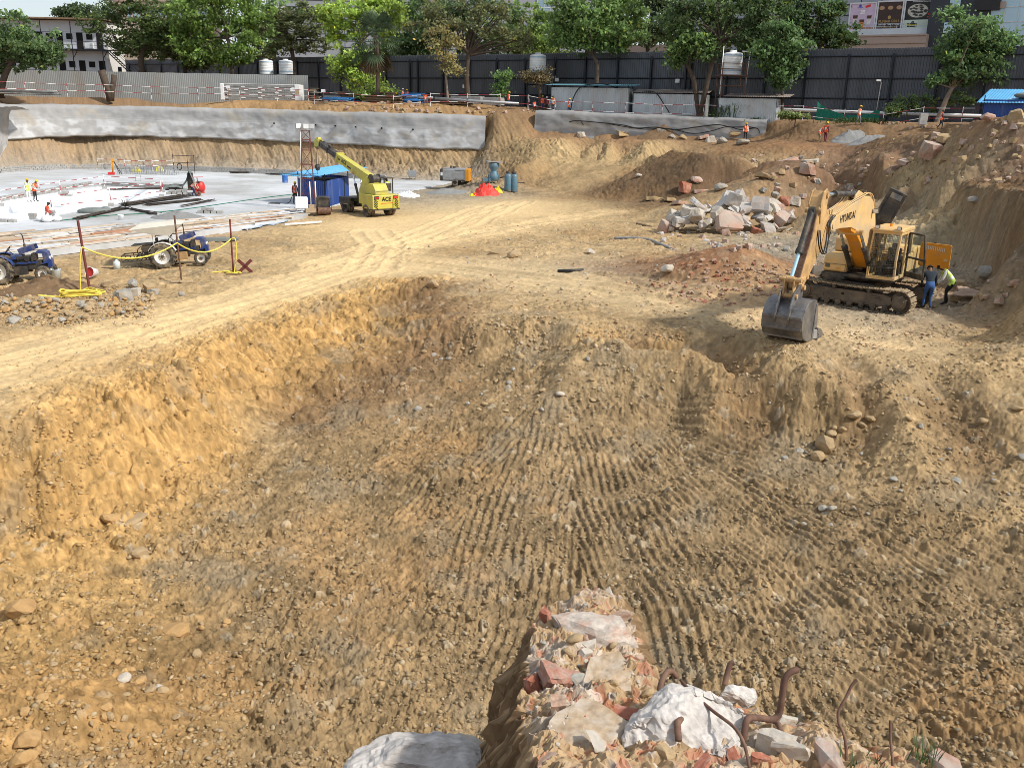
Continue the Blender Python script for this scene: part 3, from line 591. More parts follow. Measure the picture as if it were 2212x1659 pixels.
# plank formwork along the slab edge, laid board by board in one deck
def in_poly(x, y, poly):
    c = False; n = len(poly)
    for i in range(n):
        a, b = poly[i], poly[i-1]
        if (a.y > y) != (b.y > y) and x < (b.x - a.x)*(y - a.y)/(b.y - a.y) + a.x: c = not c
    return c
DECK = pz([(-300,520),(0,503),(120,493),(240,484),(400,474),(520,463),(640,447),(690,449),(655,466),(480,492),(300,515),(0,550),(-300,574)], ZS + .05)
def planks():
    vs, fs, cs = [], [], []; rnd = random.Random(4)
    o = (DECK[1] + DECK[-2])/2; ex = (P(640,456,ZS) - P(0,525,ZS))[:2]; ex = V(ex[0], ex[1], 0).normalized(); ey = V(-ex.y, ex.x, 0)
    y = -9.0
    while y < 9:
        wv = rnd.uniform(.16, .26); x = -40.0
        while x < 45:
            L = rnd.uniform(2.2, 4.2); c = o + ex*(x + L/2) + ey*y
            ends = [o + ex*(x + .1) + ey*y, o + ex*(x + L - .1) + ey*y]
            if all(in_poly(e.x, e.y, DECK) for e in ends) and rnd.random() < .93:
                a = rnd.gauss(0, .012) if rnd.random() < .85 else rnd.gauss(0, .08); h = ZS + .03 + rnd.uniform(0, .07)
                u = ex*math.cos(a) + ey*math.sin(a); v = ey*math.cos(a) - ex*math.sin(a); tz = rnd.uniform(-.02,.02)
                q = [c - u*(L/2-.02) - v*(wv/2-.008), c + u*(L/2-.02) - v*(wv/2-.008), c + u*(L/2-.02) + v*(wv/2-.008), c - u*(L/2-.02) + v*(wv/2-.008)]
                k = len(vs); vs += [(p.x, p.y, h - .04) for p in q] + [(p.x, p.y, h + (tz if i in (1, 2) else -tz)) for i, p in enumerate(q)]
                fs += [tuple(k + i for i in f) for f in [(4,5,6,7),(0,1,5,4),(1,2,6,5),(2,3,7,6),(3,0,4,7)]]
                t = rnd.random(); base = np.array([.52,.38,.24])*(1-t) + np.array([.62,.57,.50])*t
                if rnd.random() < .12: base = np.array([.42,.22,.13])
                if rnd.random() < .16: base = np.array([.62,.64,.66])
                if rnd.random() < .15: base = base*.55
                cs += [base*rnd.uniform(.8,1.1)]*8
            x += L
        y += wv + .01
    me = bpy.data.meshes.new('plank_deck'); me.from_pydata(vs, [], fs); at = me.color_attributes.new('soil', 'FLOAT_COLOR', 'POINT')
    at.data.foreach_set('color', np.concatenate([np.array(cs), np.ones((len(cs), 1))], 1).ravel().astype(np.float32))
    return tag(link('plank_deck', me, 'plank'), 'wide deck of tan timber boards along the front of the slab', 'timber deck')
planks()
def sheet(name, pts, width, label, matn, seed=0, cat='sheet', amp=.10):
    """crumpled strip laid on the ground along plan points"""
    pts = smooth_path(pts, 14); n = len(pts); W = 9; X = np.zeros((n, W)); Y = X.copy(); Z = X.copy()
    for i, p in enumerate(pts):
        t = (pts[min(i+1, n-1)] - pts[max(i-1, 0)]).normalized(); nn = V(-t.y, t.x, 0)
        for j in range(W):
            q = p + nn*(j/(W-1) - .5)*width*(1 + .35*math.sin(i*.9 + seed)); X[i, j] = q.x; Y[i, j] = q.y; Z[i, j] = q.z
    g = np.maximum(hz_many(X, Y), 0*Z - 99); Z = np.maximum(g, Z - .4) + .05 + amp*(.5 + fbm(X/.5, Y/.5, 3, 200 + seed, ridge=True))
    me = grid_mesh(name, X, Y, Z, np.ones(X.shape + (3,)), False); me.polygons.foreach_set('use_smooth', [i % 3 == 0 for i in range(len(me.polygons))])
    return tag(link(name, me, matn), label, cat)
sheet('plastic_sheet', [V(*P(x, y, -7.9)) for x, y in ((-40,566),(60,548),(160,535),(300,519),(420,505),(480,497))], .9, 'long strip of crumpled blue grey plastic along the deck edge by the tractors', 'blue_sheet', 1)
sheet('plastic_sheet', [V(*P(x, y, -7.75)) for x, y in ((520,492),(580,482),(628,470),(650,462),(672,455))], .9, 'shorter strip of crumpled blue grey plastic near the light mast', 'blue_sheet', 2)
# ------------------------------------------------------------------ striped guard rails
def barrier(pts, hts, label, rad=.032, seg=1.25, post_r=.035, foot=False, name='guard_rail', group=None, base=True, ph=0):
    """pts: ground points of the posts; rails at heights hts, striped white and dark red"""
    root = empty(name, pts[0], 0, label, 'guard rail', group); inv = -pts[0]
    for p in pts:
        mb = MB(); top = max(hts) + .15; n = max(3, int(top/.4))
        for k in range(n): mb.cyl(p + inv + V(0,0,top*k/n - (.1 if k == 0 else 0)), p + inv + V(0,0,top*(k+1)/n), post_r, None, 6, k % 2, k in (0, n-1))
        if foot: mb.box(p + inv + V(0,0,.13), (.42,.3,.26), .3, 2)
        mb.build('post', ['rail_white', 'rail_red', 'block'], root)
    for h in hts:
        mb = MB(); c = ph
        for a, b in zip(pts[:-1], pts[1:]):
            a2 = a + inv + V(0,0,h + random.uniform(-.05,.05)); b2 = b + inv + V(0,0,h + random.uniform(-.05,.05)); L = (b2-a2).length; n = max(2, round(L/seg))
            for k in range(n):
                mb.cyl(a2.lerp(b2, k/n), a2.lerp(b2, (k+1)/n), rad, None, 6, c % 2, False); c += 1
        mb.build('rail', ['rail_white', 'rail_red'], root)
    return root
def gp(px, Y):
    d = ray(px, 240); x = d[0]*Y/d[1]; return V(x, Y, hz(x, Y))
barrier([gp(x, Y) for x, Y in [(x, crest(x,3.9)) for x in (-60,60,150,230,330,430,520,600,668)]], (.7, 1.5), 'thin striped guard rail along the crest before the grey sheet fence')
barrier([gp(x, Y) for x, Y in [(x, crest(x,3.2)) for x in (680,765,850,930,1010,1080,1140)]], (.55, 1.45), 'striped guard rail along the crest above the long pale concrete face')
barrier([gp(x, Y) for x, Y in ((1142,117.7),(1200,116.6),(1280,115),(1350,113.4),(1430,111.5),(1520,109.6),(1600,108),(1660,106.5))], (.5, 1.5), 'striped guard rail along the crest above the darker concrete face')
barrier([gp(x, Y) for x, Y in ((1672,105.9),(1735,104),(1825,101.5),(1910,98.6),(1995,96),(2080,93.5),(2130,92))], (.5, 1.45), 'striped guard rail crossing before the green netting and blue shed')
def sp(x, y): return V(*P(x, y, ZS))
barrier([sp(2,446), sp(132,422), sp(226,408)], (.55, 1.15), 'striped guard rail on block feet along the kerb side of the sump', .03, .9, .035, True)
barrier([sp(113,462), sp(240,446), sp(349,426)], (.55, 1.3), 'striped guard rail on block feet along the near lip of the sump', .03, .9, .035, True)
barrier([sp(226,409), sp(352,416)], (.6, 1.2), 'short striped guard rail across the end of the sump', .03, .9, .035, True)
barrier([sp(212,366), sp(270,369), sp(330,370), sp(376,368)], (.6, 1.2), 'striped guard rail around the starter bars by the far block wall', .03, .9, .035)
# ------------------------------------------------------------------ people
mat('skin', (.16,.085,.05), .6, 0, .08, 8); mat('hair', (.012,.010,.010), .6, 0, .2, 30)
mat('vest_orange', (.85,.13,.03), .75, 0, .12, 9); mat('vest_lime', (.55,.75,.12), .75, 0, .12, 9); mat('reflective', (.75,.76,.72), .4)
mat('helmet_yellow', (.80,.50,.03), .35, 0, .04); mat('helmet_white', (.82,.82,.80), .35, 0, .04); mat('shoe', (.03,.026,.022), .7, 0, .2, 12)
CLOTH = dict(navy=(.025,.035,.075), denim=(.05,.12,.30), black=(.02,.02,.022), white=(.72,.72,.70), grey=(.22,.22,.23), khaki=(.35,.28,.18), red=(.40,.05,.04), maroon=(.16,.03,.035), skyblue=(.28,.42,.58), sand=(.55,.45,.30), checkblue=(.018,.028,.04), teal=(.10,.2,.2))
for k, c in CLOTH.items(): mat('cloth_' + k, c, .85, 0, .18, 11, bump=.006, bscale=25)
def rotv(v, ax, a): return Matrix.Rotation(a, 3, ax) @ Vector(v)
def joints(pose):
    """joint positions, facing +X"""
    lean = {'stand': .03, 'walk': .06, 'bend': 1.0, 'stoop': .75, 'sit': .15, 'work': .25, 'crouch': .5}.get(pose, .03)
    J = {}; pel = V(0,0,.93); kz = .5
    if pose == 'sit': pel = V(-.1,0,.48)
    if pose == 'bend' or pose == 'stoop': pel = V(-.16,0,.90)
    T = lambda x, y, z: pel + rotv((x, y, z), 'Y', lean)
    J['pel'] = pel; J['sp'] = T(0,0,.20); J['ch'] = T(.01,0,.42); J['nk'] = T(.01,0,.56)
    hl = lean*1.15 + (.25 if pose in ('work','sit') else 0)
    H = lambda x, z: J['nk'] + rotv((x, 0, z), 'Y', hl)
    J['hb'] = H(.02,.07); J['hm'] = H(.035,.15); J['ht'] = H(.02,.235)
    for s, n in ((1,'l'), (-1,'r')):
        J['sh'+n] = T(0,.185*s,.47); J['hp'+n] = pel + V(0,.095*s,-.04)
        if pose == 'sit':
            J['kn'+n] = pel + V(.42,.14*s,.02); J['an'+n] = V(pel.x + .44,.13*s,.08); 
        elif pose == 'walk':
            J['kn'+n] = V(.10*s + .06,.10*s,.5); J['an'+n] = V(.22*s - .06,.10*s,.09 + (.05 if s < 0 else 0))
        else:
            J['kn'+n] = V(.05 if pose in ('bend','stoop') else .02,.105*s,.49); J['an'+n] = V(-.02 + (.04*s if pose != 'bend' else .10*s),.115*s,.085)
        J['to'+n] = J['an'+n] + V(.17,.02*s,-.05)
        if pose in ('stand',): J['el'+n] = T(.0,.245*s,.20); J['wr'+n] = T(.10,.235*s,-.04); J['hd'+n] = T(.14,.225*s,-.12)
        elif pose == 'walk': J['el'+n] = T(-.08*s,.245*s,.20); J['wr'+n] = T(-.10*s + .12,.24*s,-.02); J['hd'+n] = T(-.12*s+.17,.235*s,-.10)
        elif pose in ('work',): J['el'+n] = T(.06,.25*s,.22); J['wr'+n] = T(.30,.16*s,.26); J['hd'+n] = T(.38,.12*s,.28)
        elif pose == 'sit': J['el'+n] = T(.10,.24*s,.24); J['wr'+n] = T(.32,.17*s,.12); J['hd'+n] = T(.40,.15*s,.10)
        else:
            J['el'+n] = J['sh'+n] + V(.08,.05*s,-.27); J['wr'+n] = J['sh'+n] + V(.22,-.03*s,-.47); J['hd'+n] = J['sh'+n] + V(.27,-.05*s,-.54)
    return J
RAD = dict(pel=.135, sp=.125, ch=.14, nk=.06, hb=.062, hm=.098, ht=.075, sh=.075, el=.048, wr=.033, hd=.036, hp=.10, kn=.062, an=.043, to=.036)
def person(loc, rz, pose, label, shirt='navy', trousers='black', vest='vest_orange', helmet='helmet_yellow', h=1.70, group=None, fingers=False, sleeve='shirt', hips=None):
    J = joints(pose); names = list(J); idx = {n: i for i, n in enumerate(names)}
    ed = [('pel','sp'),('sp','ch'),('ch','nk'),('nk','hb'),('hb','hm'),('hm','ht')]
    for n in 'lr': ed += [('ch','sh'+n),('sh'+n,'el'+n),('el'+n,'wr'+n),('wr'+n,'hd'+n),('pel','hp'+n),('hp'+n,'kn'+n),('kn'+n,'an'+n),('an'+n,'to'+n)]
    rad = {n: RAD[n if n in RAD else n[:-1]] for n in names}; vs = [J[n] for n in names]; rs = [rad[n] for n in names]; E = [(idx[a], idx[b]) for a, b in ed]
    bones = [(J[a], J[b], a, b) for a, b in ed]
    if fingers:
        for n, s in (('l',1), ('r',-1)):
            hd = J['hd'+n]; d = (hd - J['wr'+n]).normalized(); side = d.cross(V(0,0,1)).normalized() if abs(d.z) < .95 else V(0,1,0)
            for k, (o, L) in enumerate(((-.032,.068),(-.011,.08),(.011,.075),(.032,.058))):
                a = hd + side*o + d*.035; b = a + d*L*.5 - V(.0,0,.004); c = b + (d*.7 + V(.25,0,-.5)).normalized()*L*.5
                i = len(vs); vs += [a, b, c]; rs += [.0095, .009, .007]; E += [(idx['hd'+n], i), (i, i+1), (i+1, i+2)]; bones += [(hd, c, 'hd'+n, 'f')]
            a = hd - side*.036*s - d*.01; b = a + (d*.6 - side*s*.7).normalized()*.05
            i = len(vs); vs += [a, b]; rs += [.011, .008]; E += [(idx['hd'+n], i), (i, i+1)]; bones += [(hd, b, 'hd'+n, 'f')]
    me = bpy.data.meshes.new('tmp'); me.from_pydata(vs, E, [])
    o = bpy.data.objects.new('tmp', me); COL.objects.link(o)
    mod = o.modifiers.new('s', 'SKIN'); mod.use_smooth_shade = True
    if not me.skin_vertices: bpy.context.view_layer.update()
    sk = me.skin_vertices[0].data
    for i, r in enumerate(rs):
        fl = .80 if i < len(names) and names[i] in ('pel','sp','ch') else 1
        sk[i].radius = (r, r*fl if fl < 1 else r)
        sk[i].use_root = (i == 0)
    o.modifiers.new('u', 'SUBSURF').levels = 1; o.modifiers['u'].render_levels = 1
    dg = bpy.context.evaluated_depsgraph_get(); ev = o.evaluated_get(dg); m2 = bpy.data.meshes.new_from_object(ev, depsgraph=dg)
    bpy.data.objects.remove(o); bpy.data.meshes.remove(me)
    root = empty('person', loc, rz, label, 'person', group, h/1.70)
    def cls(c):
        best = 9; bn = None
        for a, b, na, nb in bones:
            d = b - a; t = max(0, min(1, (c-a).dot(d)/max(d.length_squared, 1e-9))); q = (c - a - d*t).length - .5*(rad.get(na, .01)*(1-t) + rad.get(nb, .01)*t)
            if q < best: best = q; bn = (na, nb, t)
        na, nb, t = bn
        if na[:2] in ('nk','hb','hm') or (na == 'ch' and nb == 'nk' and t > .85): return 0
        if nb == 'f' or na[:2] == 'wr': return 0
        if na[:2] == 'el': return 1 if sleeve == 'shirt' and t < .92 else 0
        if na[:2] in ('hp','kn') or nb[:2] == 'hp' or (na == 'pel' and nb == 'sp' and t < .25): return 2
        if na[:2] == 'an': return 3
        return 1
    mi = [cls(Vector(p.center)) for p in m2.polygons]
    m2.polygons.foreach_set('material_index', mi); m2.polygons.foreach_set('use_smooth', [True]*len(mi))
    body = link('body', m2, ['skin', 'cloth_'+shirt, 'cloth_'+trousers, 'shoe'], root)
    up = (J['ht'] - J['hb']).normalized(); fx = rotv((1,0,0), 'Y', math.atan2(up.x, up.z)); q = Matrix((fx, V(0,1,0), up)).transposed().to_4x4()
    Q = Matrix.Translation(J['hm'] + up*.02) @ q
    if vest:
        mb = MB(); vn = [v.co + v.normal*.022 for v in m2.vertices]; fs = []; mm = []
        tt = (J['nk'] - J['pel']); L = tt.length; tt = tt.normalized()
        for p, k in zip(m2.polygons, mi):
            if k not in (1, 2): continue
            c = Vector(p.center); a = (c - J['pel']).dot(tt)/L
            perp = abs(c.y)
            if -.12 < a < .99 and perp < .20 and (c - J['pel'] - tt*(a*L)).length < .23 and not (a < 0 and k == 2 and a < -.10):
                fs.append(tuple(p.vertices)); mm.append(1 if (abs(a - .28) < .045 or abs(a - .55) < .04 or abs(abs(c.y) - .09) < .018) else 0)
        if fs:
            used = sorted({i for f in fs for i in f}); mp = {v: i for i, v in enumerate(used)}
            mb.v = [tuple(vn[i]) for i in used]; mb.f = [tuple(mp[i] for i in f) for f in fs]; mb.m = mm; mb.s = [True]*len(fs)
            mb.build('vest', [vest, 'reflective'], root)
    mb = MB()
    if helmet and helmet.startswith('helmet'):
        mb.ball((0,0,.035), .128, 14, 0, Q, (1.12,.95,.95), z0=0); mb.lathe([(.142,.035),(.15,.03),(.142,.025)], 14, 0, Q); mb.box((.145,0,.032), (.09,.16,.012), 0, 0, Q)
        mb.box((0,0,.15), (.2,.03,.02), 0, 0, Q); mb.build('helmet', helmet, root)
    else:
        mb.ball((-.012,0,.0), .112, 12, 0, Q, (1.08,.93,1.12), z0=-.15); mb.build('hair', helmet or 'hair', root)
    mb = MB(); mb.add([(.095,-.012,-.03),(.095,.012,-.03),(.125,0,-.035),(.097,0,.01)], [(0,2,3),(2,1,3),(0,1,2)], 0, False, Q)
    for s in (1,-1): mb.ball((.0,.098*s,-.02), .03, 6, 0, Q, (.8,.35,1.1)); mb.ball((.088,.034*s,.0), .012, 6, 1, Q, (.5,1,.7))
    mb.box((.094,0,-.075), (.012,.045,.01), 0, 2, Q)
    mb.build('face', ['skin', 'hair', 'cloth_maroon'], root)
    return root
def face(px_from, px_to):      # heading between two plan points
    d = V(*px_to) - V(*px_from); return math.atan2(d.y, d.x)
# ------------------------------------------------------------------ machine materials
mat('machine_yellow', (.72,.45,.16), .6, 0, .16, 1.6, dirt=(.52,.40,.25), dirt_amt=.55, bump=.003, bscale=20)
mat('arm_worn', (.58,.36,.15), .6, 0, .20, 2.2, dirt=(.22,.14,.08), dirt_amt=.45, bump=.004, bscale=14)
mat('panel_orange', (.66,.27,.02), .45, 0, .10, 2, dirt=(.40,.24,.10), dirt_amt=.2)
mat('crane_yellow', (.52,.47,.075), .5, 0, .12, 2, dirt=(.36,.31,.14), dirt_amt=.36)
mat('machine_dark', (.035,.035,.036), .55, .1, .25, 4, dirt=(.16,.12,.075), dirt_amt=.4)
mat('track_steel', (.13,.105,.08), .65, .2, .3, 5, dirt=(.44,.34,.21), dirt_amt=.7, bump=.006, bscale=30)
mat('track_frame', (.085,.07,.058), .7, .15, .25, 3, dirt=(.22,.165,.105), dirt_amt=.5, bump=.006, bscale=16)
mat('bucket_steel', (.15,.15,.155), .45, .5, .3, 3, dirt=(.34,.31,.27), dirt_amt=.42, bump=.008, bscale=12)
mat('chrome', (.62,.70,.76), .12, .9, .03); mat('rod_blue', (.45,.68,.78), .25, .3, .05)
mat('tyre', (.035,.033,.031), .85, 0, .25, 6, dirt=(.30,.235,.15), dirt_amt=.45)
mat('rim_white', (.70,.68,.62), .5, 0, .12, 5, dirt=(.36,.27,.17), dirt_amt=.3)
mat('tractor_blue', (.022,.05,.19), .45, 0, .15, 3, dirt=(.20,.17,.14), dirt_amt=.38)
mat('canopy_cloth', (.60,.57,.49), .85, 0, .10, 2, bump=.01, bscale=6)
mat('glass_dark', (.06,.075,.075), .08, 0, .05, spec=.8); cg_ = bpy.data.materials.new('cab_glass'); cg_.use_nodes = True; n_ = cg_.node_tree; n_.nodes.clear()          # thin pane: tinted see-through with a weak mirror
g1, g2, g3, g4 = [n_.nodes.new(t) for t in ('ShaderNodeBsdfTransparent', 'ShaderNodeBsdfGlossy', 'ShaderNodeMixShader', 'ShaderNodeOutputMaterial')]
g1.inputs[0].default_value = (.72,.80,.78,1); g2.inputs['Roughness'].default_value = .06; g3.inputs[0].default_value = .10
n_.links.new(g1.outputs[0], g3.inputs[1]); n_.links.new(g2.outputs[0], g3.inputs[2]); n_.links.new(g3.outputs[0], g4.inputs[0]); MATS['cab_glass'] = cg_
mat('lamp_red', (.75,.02,.015), .3); mat('lamp_lit', (.9,.03,.02), .3, emit=1.2); mat('lamp_orange', (.9,.28,.02), .3); mat('lamp_clear', (.75,.77,.78), .2)
mat('decal_black', (.015,.015,.015), .5); mat('decal_white', (.8,.8,.78), .5); mat('decal_red', (.7,.05,.03), .5)
mat('sheet_blue', (.022,.07,.28), .45, 0, .12, 1.5, dirt=(.20,.24,.32), dirt_amt=.25, streak=True)
mat('roof_blue', (.12,.40,.68), .4, 0, .10, 1.2, dirt=(.35,.42,.48), dirt_amt=.2)
mat('mast_red', (.15,.038,.034), .6, 0, .2, 4); mat('pipe_white', (.78,.78,.76), .4, 0, .05)
mat('rust', (.13,.07,.048), .85, .1, .3, 12, dirt=(.28,.17,.11), dirt_amt=.35, bump=.002, bscale=60)
mat('red_paint', (.55,.035,.03), .45, 0, .1, 4, dirt=(.30,.14,.1), dirt_amt=.2)
mat('drum_blue', (.03,.13,.42), .4, 0, .1, 4, dirt=(.25,.28,.32), dirt_amt=.3)
mat('pot_blue', (.08,.20,.28), .5, .1, .15, 4, dirt=(.22,.20,.17), dirt_amt=.4)
mat('tarp_red', (.85,.07,.05), .6, 0, .1, 2); mat('tarp_yellow', (.80,.68,.03), .6, 0, .1, 2); mat('tarp_grey', (.17,.19,.18), .7, 0, .2, 2); mat('tarp_blue', (.08,.32,.68), .55, 0, .2, 2)
mat('bag_white', (.78,.78,.77), .7, 0, .08, 4, bump=.02, bscale=6); mat('rope_yellow', (.78,.62,.10), .7, 0, .12, 12, bump=.004, bscale=60)
mat('plastic_clear', (.60,.66,.66), .3, 0, .06); mat('sign_white', (.74,.76,.77), .5, 0, .06)
FONT = None
def lettering(name, txt, size, M, matn, parent, sx=1.0, thick=.006, bold=0.0, shear=0):
    c = bpy.data.curves.new('t', 'FONT'); c.body = txt; c.size = size; c.align_x = 'CENTER'; c.align_y = 'CENTER'; c.extrude = thick; c.offset = bold; c.shear = shear; c.resolution_u = 3
    o = bpy.data.objects.new('t', c); COL.objects.link(o); dg = bpy.context.evaluated_depsgraph_get()
    me = bpy.data.meshes.new_from_object(o.evaluated_get(dg), depsgraph=dg); bpy.data.objects.remove(o)
    me.materials.clear(); me.transform(M @ Matrix.Diagonal((sx, 1, 1, 1)))
    return link(name, me, matn, parent)
def frame_M(o, x, z):
    """matrix with local x along x, local y along z (text upright), local z = normal"""
    x = Vector(x).normalized(); y = Vector(z).normalized(); n = x.cross(y).normalized(); y = n.cross(x)
    M = Matrix((x, y, n)).transposed().to_4x4(); M.translation = o; return M
# ------------------------------------------------------------------ crawler excavator
EC = (13.4, 35.1); EA = math.atan2(-.803, -.596)
ez = -6.40
ex = empty('excavator', (EC[0], EC[1], ez), EA, 'yellow crawler excavator with raised engine hood, open doors and bucket resting on the ground', 'excavator')
UA = Matrix.Rotation(math.atan2(-.637, .77) - EA, 4, 'Z')
def track_unit(side):
    """one crawler: chain of shoes round an oval, with frame, rollers and end wheels; long axis x"""
    Lh, Rr, W = 1.78, .40, .60; y = side*1.2; zc = .48; root = None
    mb = MB(); per = 4*Lh + 2*PI*Rr; n = 50
    for k in range(n):
        s = per*k/n
        if s < 2*Lh: x, z, a = -Lh + s, zc + Rr - (.05*math.sin(PI*s/(2*Lh)) ), 0
        elif s < 2*Lh + PI*Rr: t = (s - 2*Lh)/Rr; x, z, a = Lh + Rr*math.sin(t), zc + Rr*math.cos(t), t
        elif s < 4*Lh + PI*Rr: x, z, a = Lh - (s - 2*Lh - PI*Rr), zc - Rr, PI
        else: t = (s - 4*Lh - PI*Rr)/Rr; x, z, a = -Lh - Rr*math.sin(t), zc - Rr*math.cos(t), PI + t
        Q = UA @ Matrix.Translation((x, y, z)) @ Matrix.Rotation(a, 4, 'Y')
        mb.box((0,0,.035), (per/n - .022, W, .028), 0, 0, Q); mb.box((-.055,0,.062), (.022, W, .035), 0, 0, Q); mb.box((.03,0,.055), (.014, W, .02), 0, 0, Q)
        mb.box((0,.11,-.01), (per/n*.8, .05, .07), 0, 1, Q); mb.box((0,-.11,-.01), (per/n*.8, .05, .07), 0, 1, Q)
    tr = mb.build('track', ['track_steel', 'track_frame'], ex)
    mb = MB()
    mb.prism([(-1.95,.40),(-1.80,.25),(1.35,.25),(1.5,.40),(1.45,.62),(1.2,.70),(-1.7,.70),(-1.95,.62)], .34, UA @ Matrix.Translation((0,y,0)))
    for s in (1, -1): mb.box((-1.45, y + .18*s, .50), (.85,.03,.30), 0, 0, UA); 
    for s in (1, -1):
        for zz in (.40,.50,.60): mb.box((-1.45, y + .195*s, zz), (.80,.02,.03), 0, 0, UA)
        mb.box((.9, y + .185*s, .58), (.32,.03,.05), 0, 0, UA); mb.box((-.3, y + .185*s, .54), (.10,.012,.08), 0, 1, UA); mb.box((.1, y + .175*s, .32), (2.5,.025,.05), 0, 0, UA)
    mb.build('track_frame', ['track_frame', 'dark_hole'], tr, .015)
    for x, r, nm in ((1.78,.36,'sprocket'), (-1.78,.36,'idler')):
        mb = MB(); mb.cyl(UA @ V(x, y-.26, zc), UA @ V(x, y+.26, zc), r*.72, None, 24); mb.cyl(UA @ V(x, y-.07, zc), UA @ V(x, y+.07, zc), r, None, 24)
        for s in (-1, 1):
            mb.cyl(UA @ V(x, y+.26*s, zc), UA @ V(x, y+.30*s, zc), r*.60, r*.5, 24)
            for k in range(10): a = k*PI/5; mb.ball(UA @ V(x + r*.5*math.cos(a), y + .285*s, zc + r*.5*math.sin(a)), .02, 6)
        mb.build(nm, 'track_frame', tr)
    for k in range(7):
        mb = MB(); x = -1.3 + 2.6*k/6; mb.cyl(UA @ V(x, y-.25, .22), UA @ V(x, y+.25, .22), .10, None, 14); mb.cyl(UA @ V(x, y-.27, .22), UA @ V(x, y+.27, .22), .055, None, 10); mb.build('roller', 'track_frame', tr)
    for x in (-.65, .65):
        mb = MB(); mb.cyl(UA @ V(x, y-.24, .80), UA @ V(x, y+.24, .80), .075, None, 14); mb.box((x, y, .74), (.14,.12,.14), 0, 0, UA); mb.build('carrier_roller', 'track_frame', tr)
for s in (1, -1): track_unit(s)
mb = MB(); mb.prism([(-.8,.45),(.8,.45),(.6,.95),(-.6,.95)], 1.9, UA); mb.box((0,0,.62), (1.2,2.2,.22), 0, 0, UA); mb.cyl((0,0,.9), (0,0,1.08), .62, None, 28); mb.build('undercarriage', 'track_frame', ex, .02)
# upper structure (x forward, y to the cab side)
mb = MB(); mb.prism([(-2.35,1.10),(1.15,1.10),(1.25,1.16),(1.25,1.26),(-2.35,1.26)], 2.6); mb.box((1.24,-.85,1.13), (.04,.85,.16)); mb.build('turntable_deck', 'machine_dark', ex, .02)
mb = MB(); mb.prism([(-1.45,1.26),(-1.45,2.0),(-1.6,2.12),(-2.35,2.12),(-2.62,1.95),(-2.72,1.5),(-2.6,1.20)], 2.55); mb.build('counterweight', 'machine_yellow', ex, .06, 3)
mb = MB(); mb.box((-.75,-.72,1.62), (1.45,1.1,.72)); mb.box((-.95,.72,1.60), (1.0,1.06,.68)); mb.box((-.95,.0,1.55), (1.0,.9,.55)); mb.build('engine_housing', 'machine_yellow', ex, .04)
mb = MB(); mb.prism([(.12,1.27),(1.10,1.27),(1.16,1.36),(1.14,1.78),(1.02,1.90),(.12,1.92)], .86, Matrix.Translation((0,-.86,0))); t1 = mb.build('tool_box', 'machine_yellow', ex, .05, 3)
mb = MB(); mb.box((1.165,-1.12,1.50), (.012,.17,.15), 0, 0); mb.build('headlamp', 'glass_dark', t1)
mb = MB(); mb.box((1.162,-.72,1.42), (.012,.18,.035), 0, 0); mb.build('latch', 'panel_orange', t1)
mb = MB(); mb.box((1.168,-.86,1.57), (.008,.82,.012)); mb.box((1.165,-.46,1.45), (.008,.012,.30)); mb.build('door_seam', 'machine_dark', t1)
mb = MB(); mb.prism([(-.55,1.92),(.14,1.93),(.18,2.05),(.14,2.42),(.05,2.50),(-.55,2.50)], .92, Matrix.Translation((0,-.80,0))); mb.build('fuel_tank', 'machine_yellow', ex, .05, 3)
# mirror stay and hand rail on the tank side
mb = MB(); mb.tube(smooth_path([(1.0,-1.28,1.9),(1.0,-1.26,2.4),(.85,-1.2,2.9),(.7,-1.12,3.1)],5), .016, 6); mb.box((.7,-1.1,3.15), (.05,.18,.28)); mb.build('mirror_stay', 'machine_dark', ex)
mb = MB(); mb.tube([(.1,-1.2,2.5),(.1,-1.2,2.85),(-.5,-1.2,2.85),(-.5,-1.2,2.5)], .018, 6); mb.build('hand_rail', 'machine_dark', ex)
# raised engine hood: a dark shell hinged at the back of the housing
hx_ = V(-.08,.37,.92).normalized(); hn_ = V(.93,.30,.0); hn_ = (hn_ - hx_*hn_.dot(hx_)).normalized(); HM = Matrix((hx_, hn_.cross(hx_), hn_)).transposed().to_4x4(); HM.translation = (-.75,-.35,2.0)
mb = MB()
mb.box((1.2,0,.03), (2.4,.66,.05), 0, 0, HM); mb.box((1.2,.32,-.12), (2.4,.04,.34), 0, 0, HM); mb.box((1.2,-.32,-.12), (2.4,.04,.34), 0, 0, HM); mb.box((2.38,0,-.12), (.04,.64,.34), 0, 0, HM); mb.box((.03,0,-.07), (.04,.64,.2), 0, 0, HM)
for x in (.5, 1.0, 1.5): mb.box((x,0,-.02), (.05,.6,.06), 0, 0, HM)
mb.prism([(.9,.05),(1.2,.16),(2.1,.16),(2.3,.05)], .44, HM)
mb.build('engine_hood', 'machine_dark', ex, .03)
mb = MB(); mb.cyl((-1.2,-.35,1.9), (-1.2,-.35,2.45), .07, None, 14); mb.cyl((-.9,.1,1.9), (-.9,.1,2.2), .16, None, 18); mb.box((-.6,-.1,1.98), (.5,.6,.2)); mb.build('engine', 'machine_dark', ex)
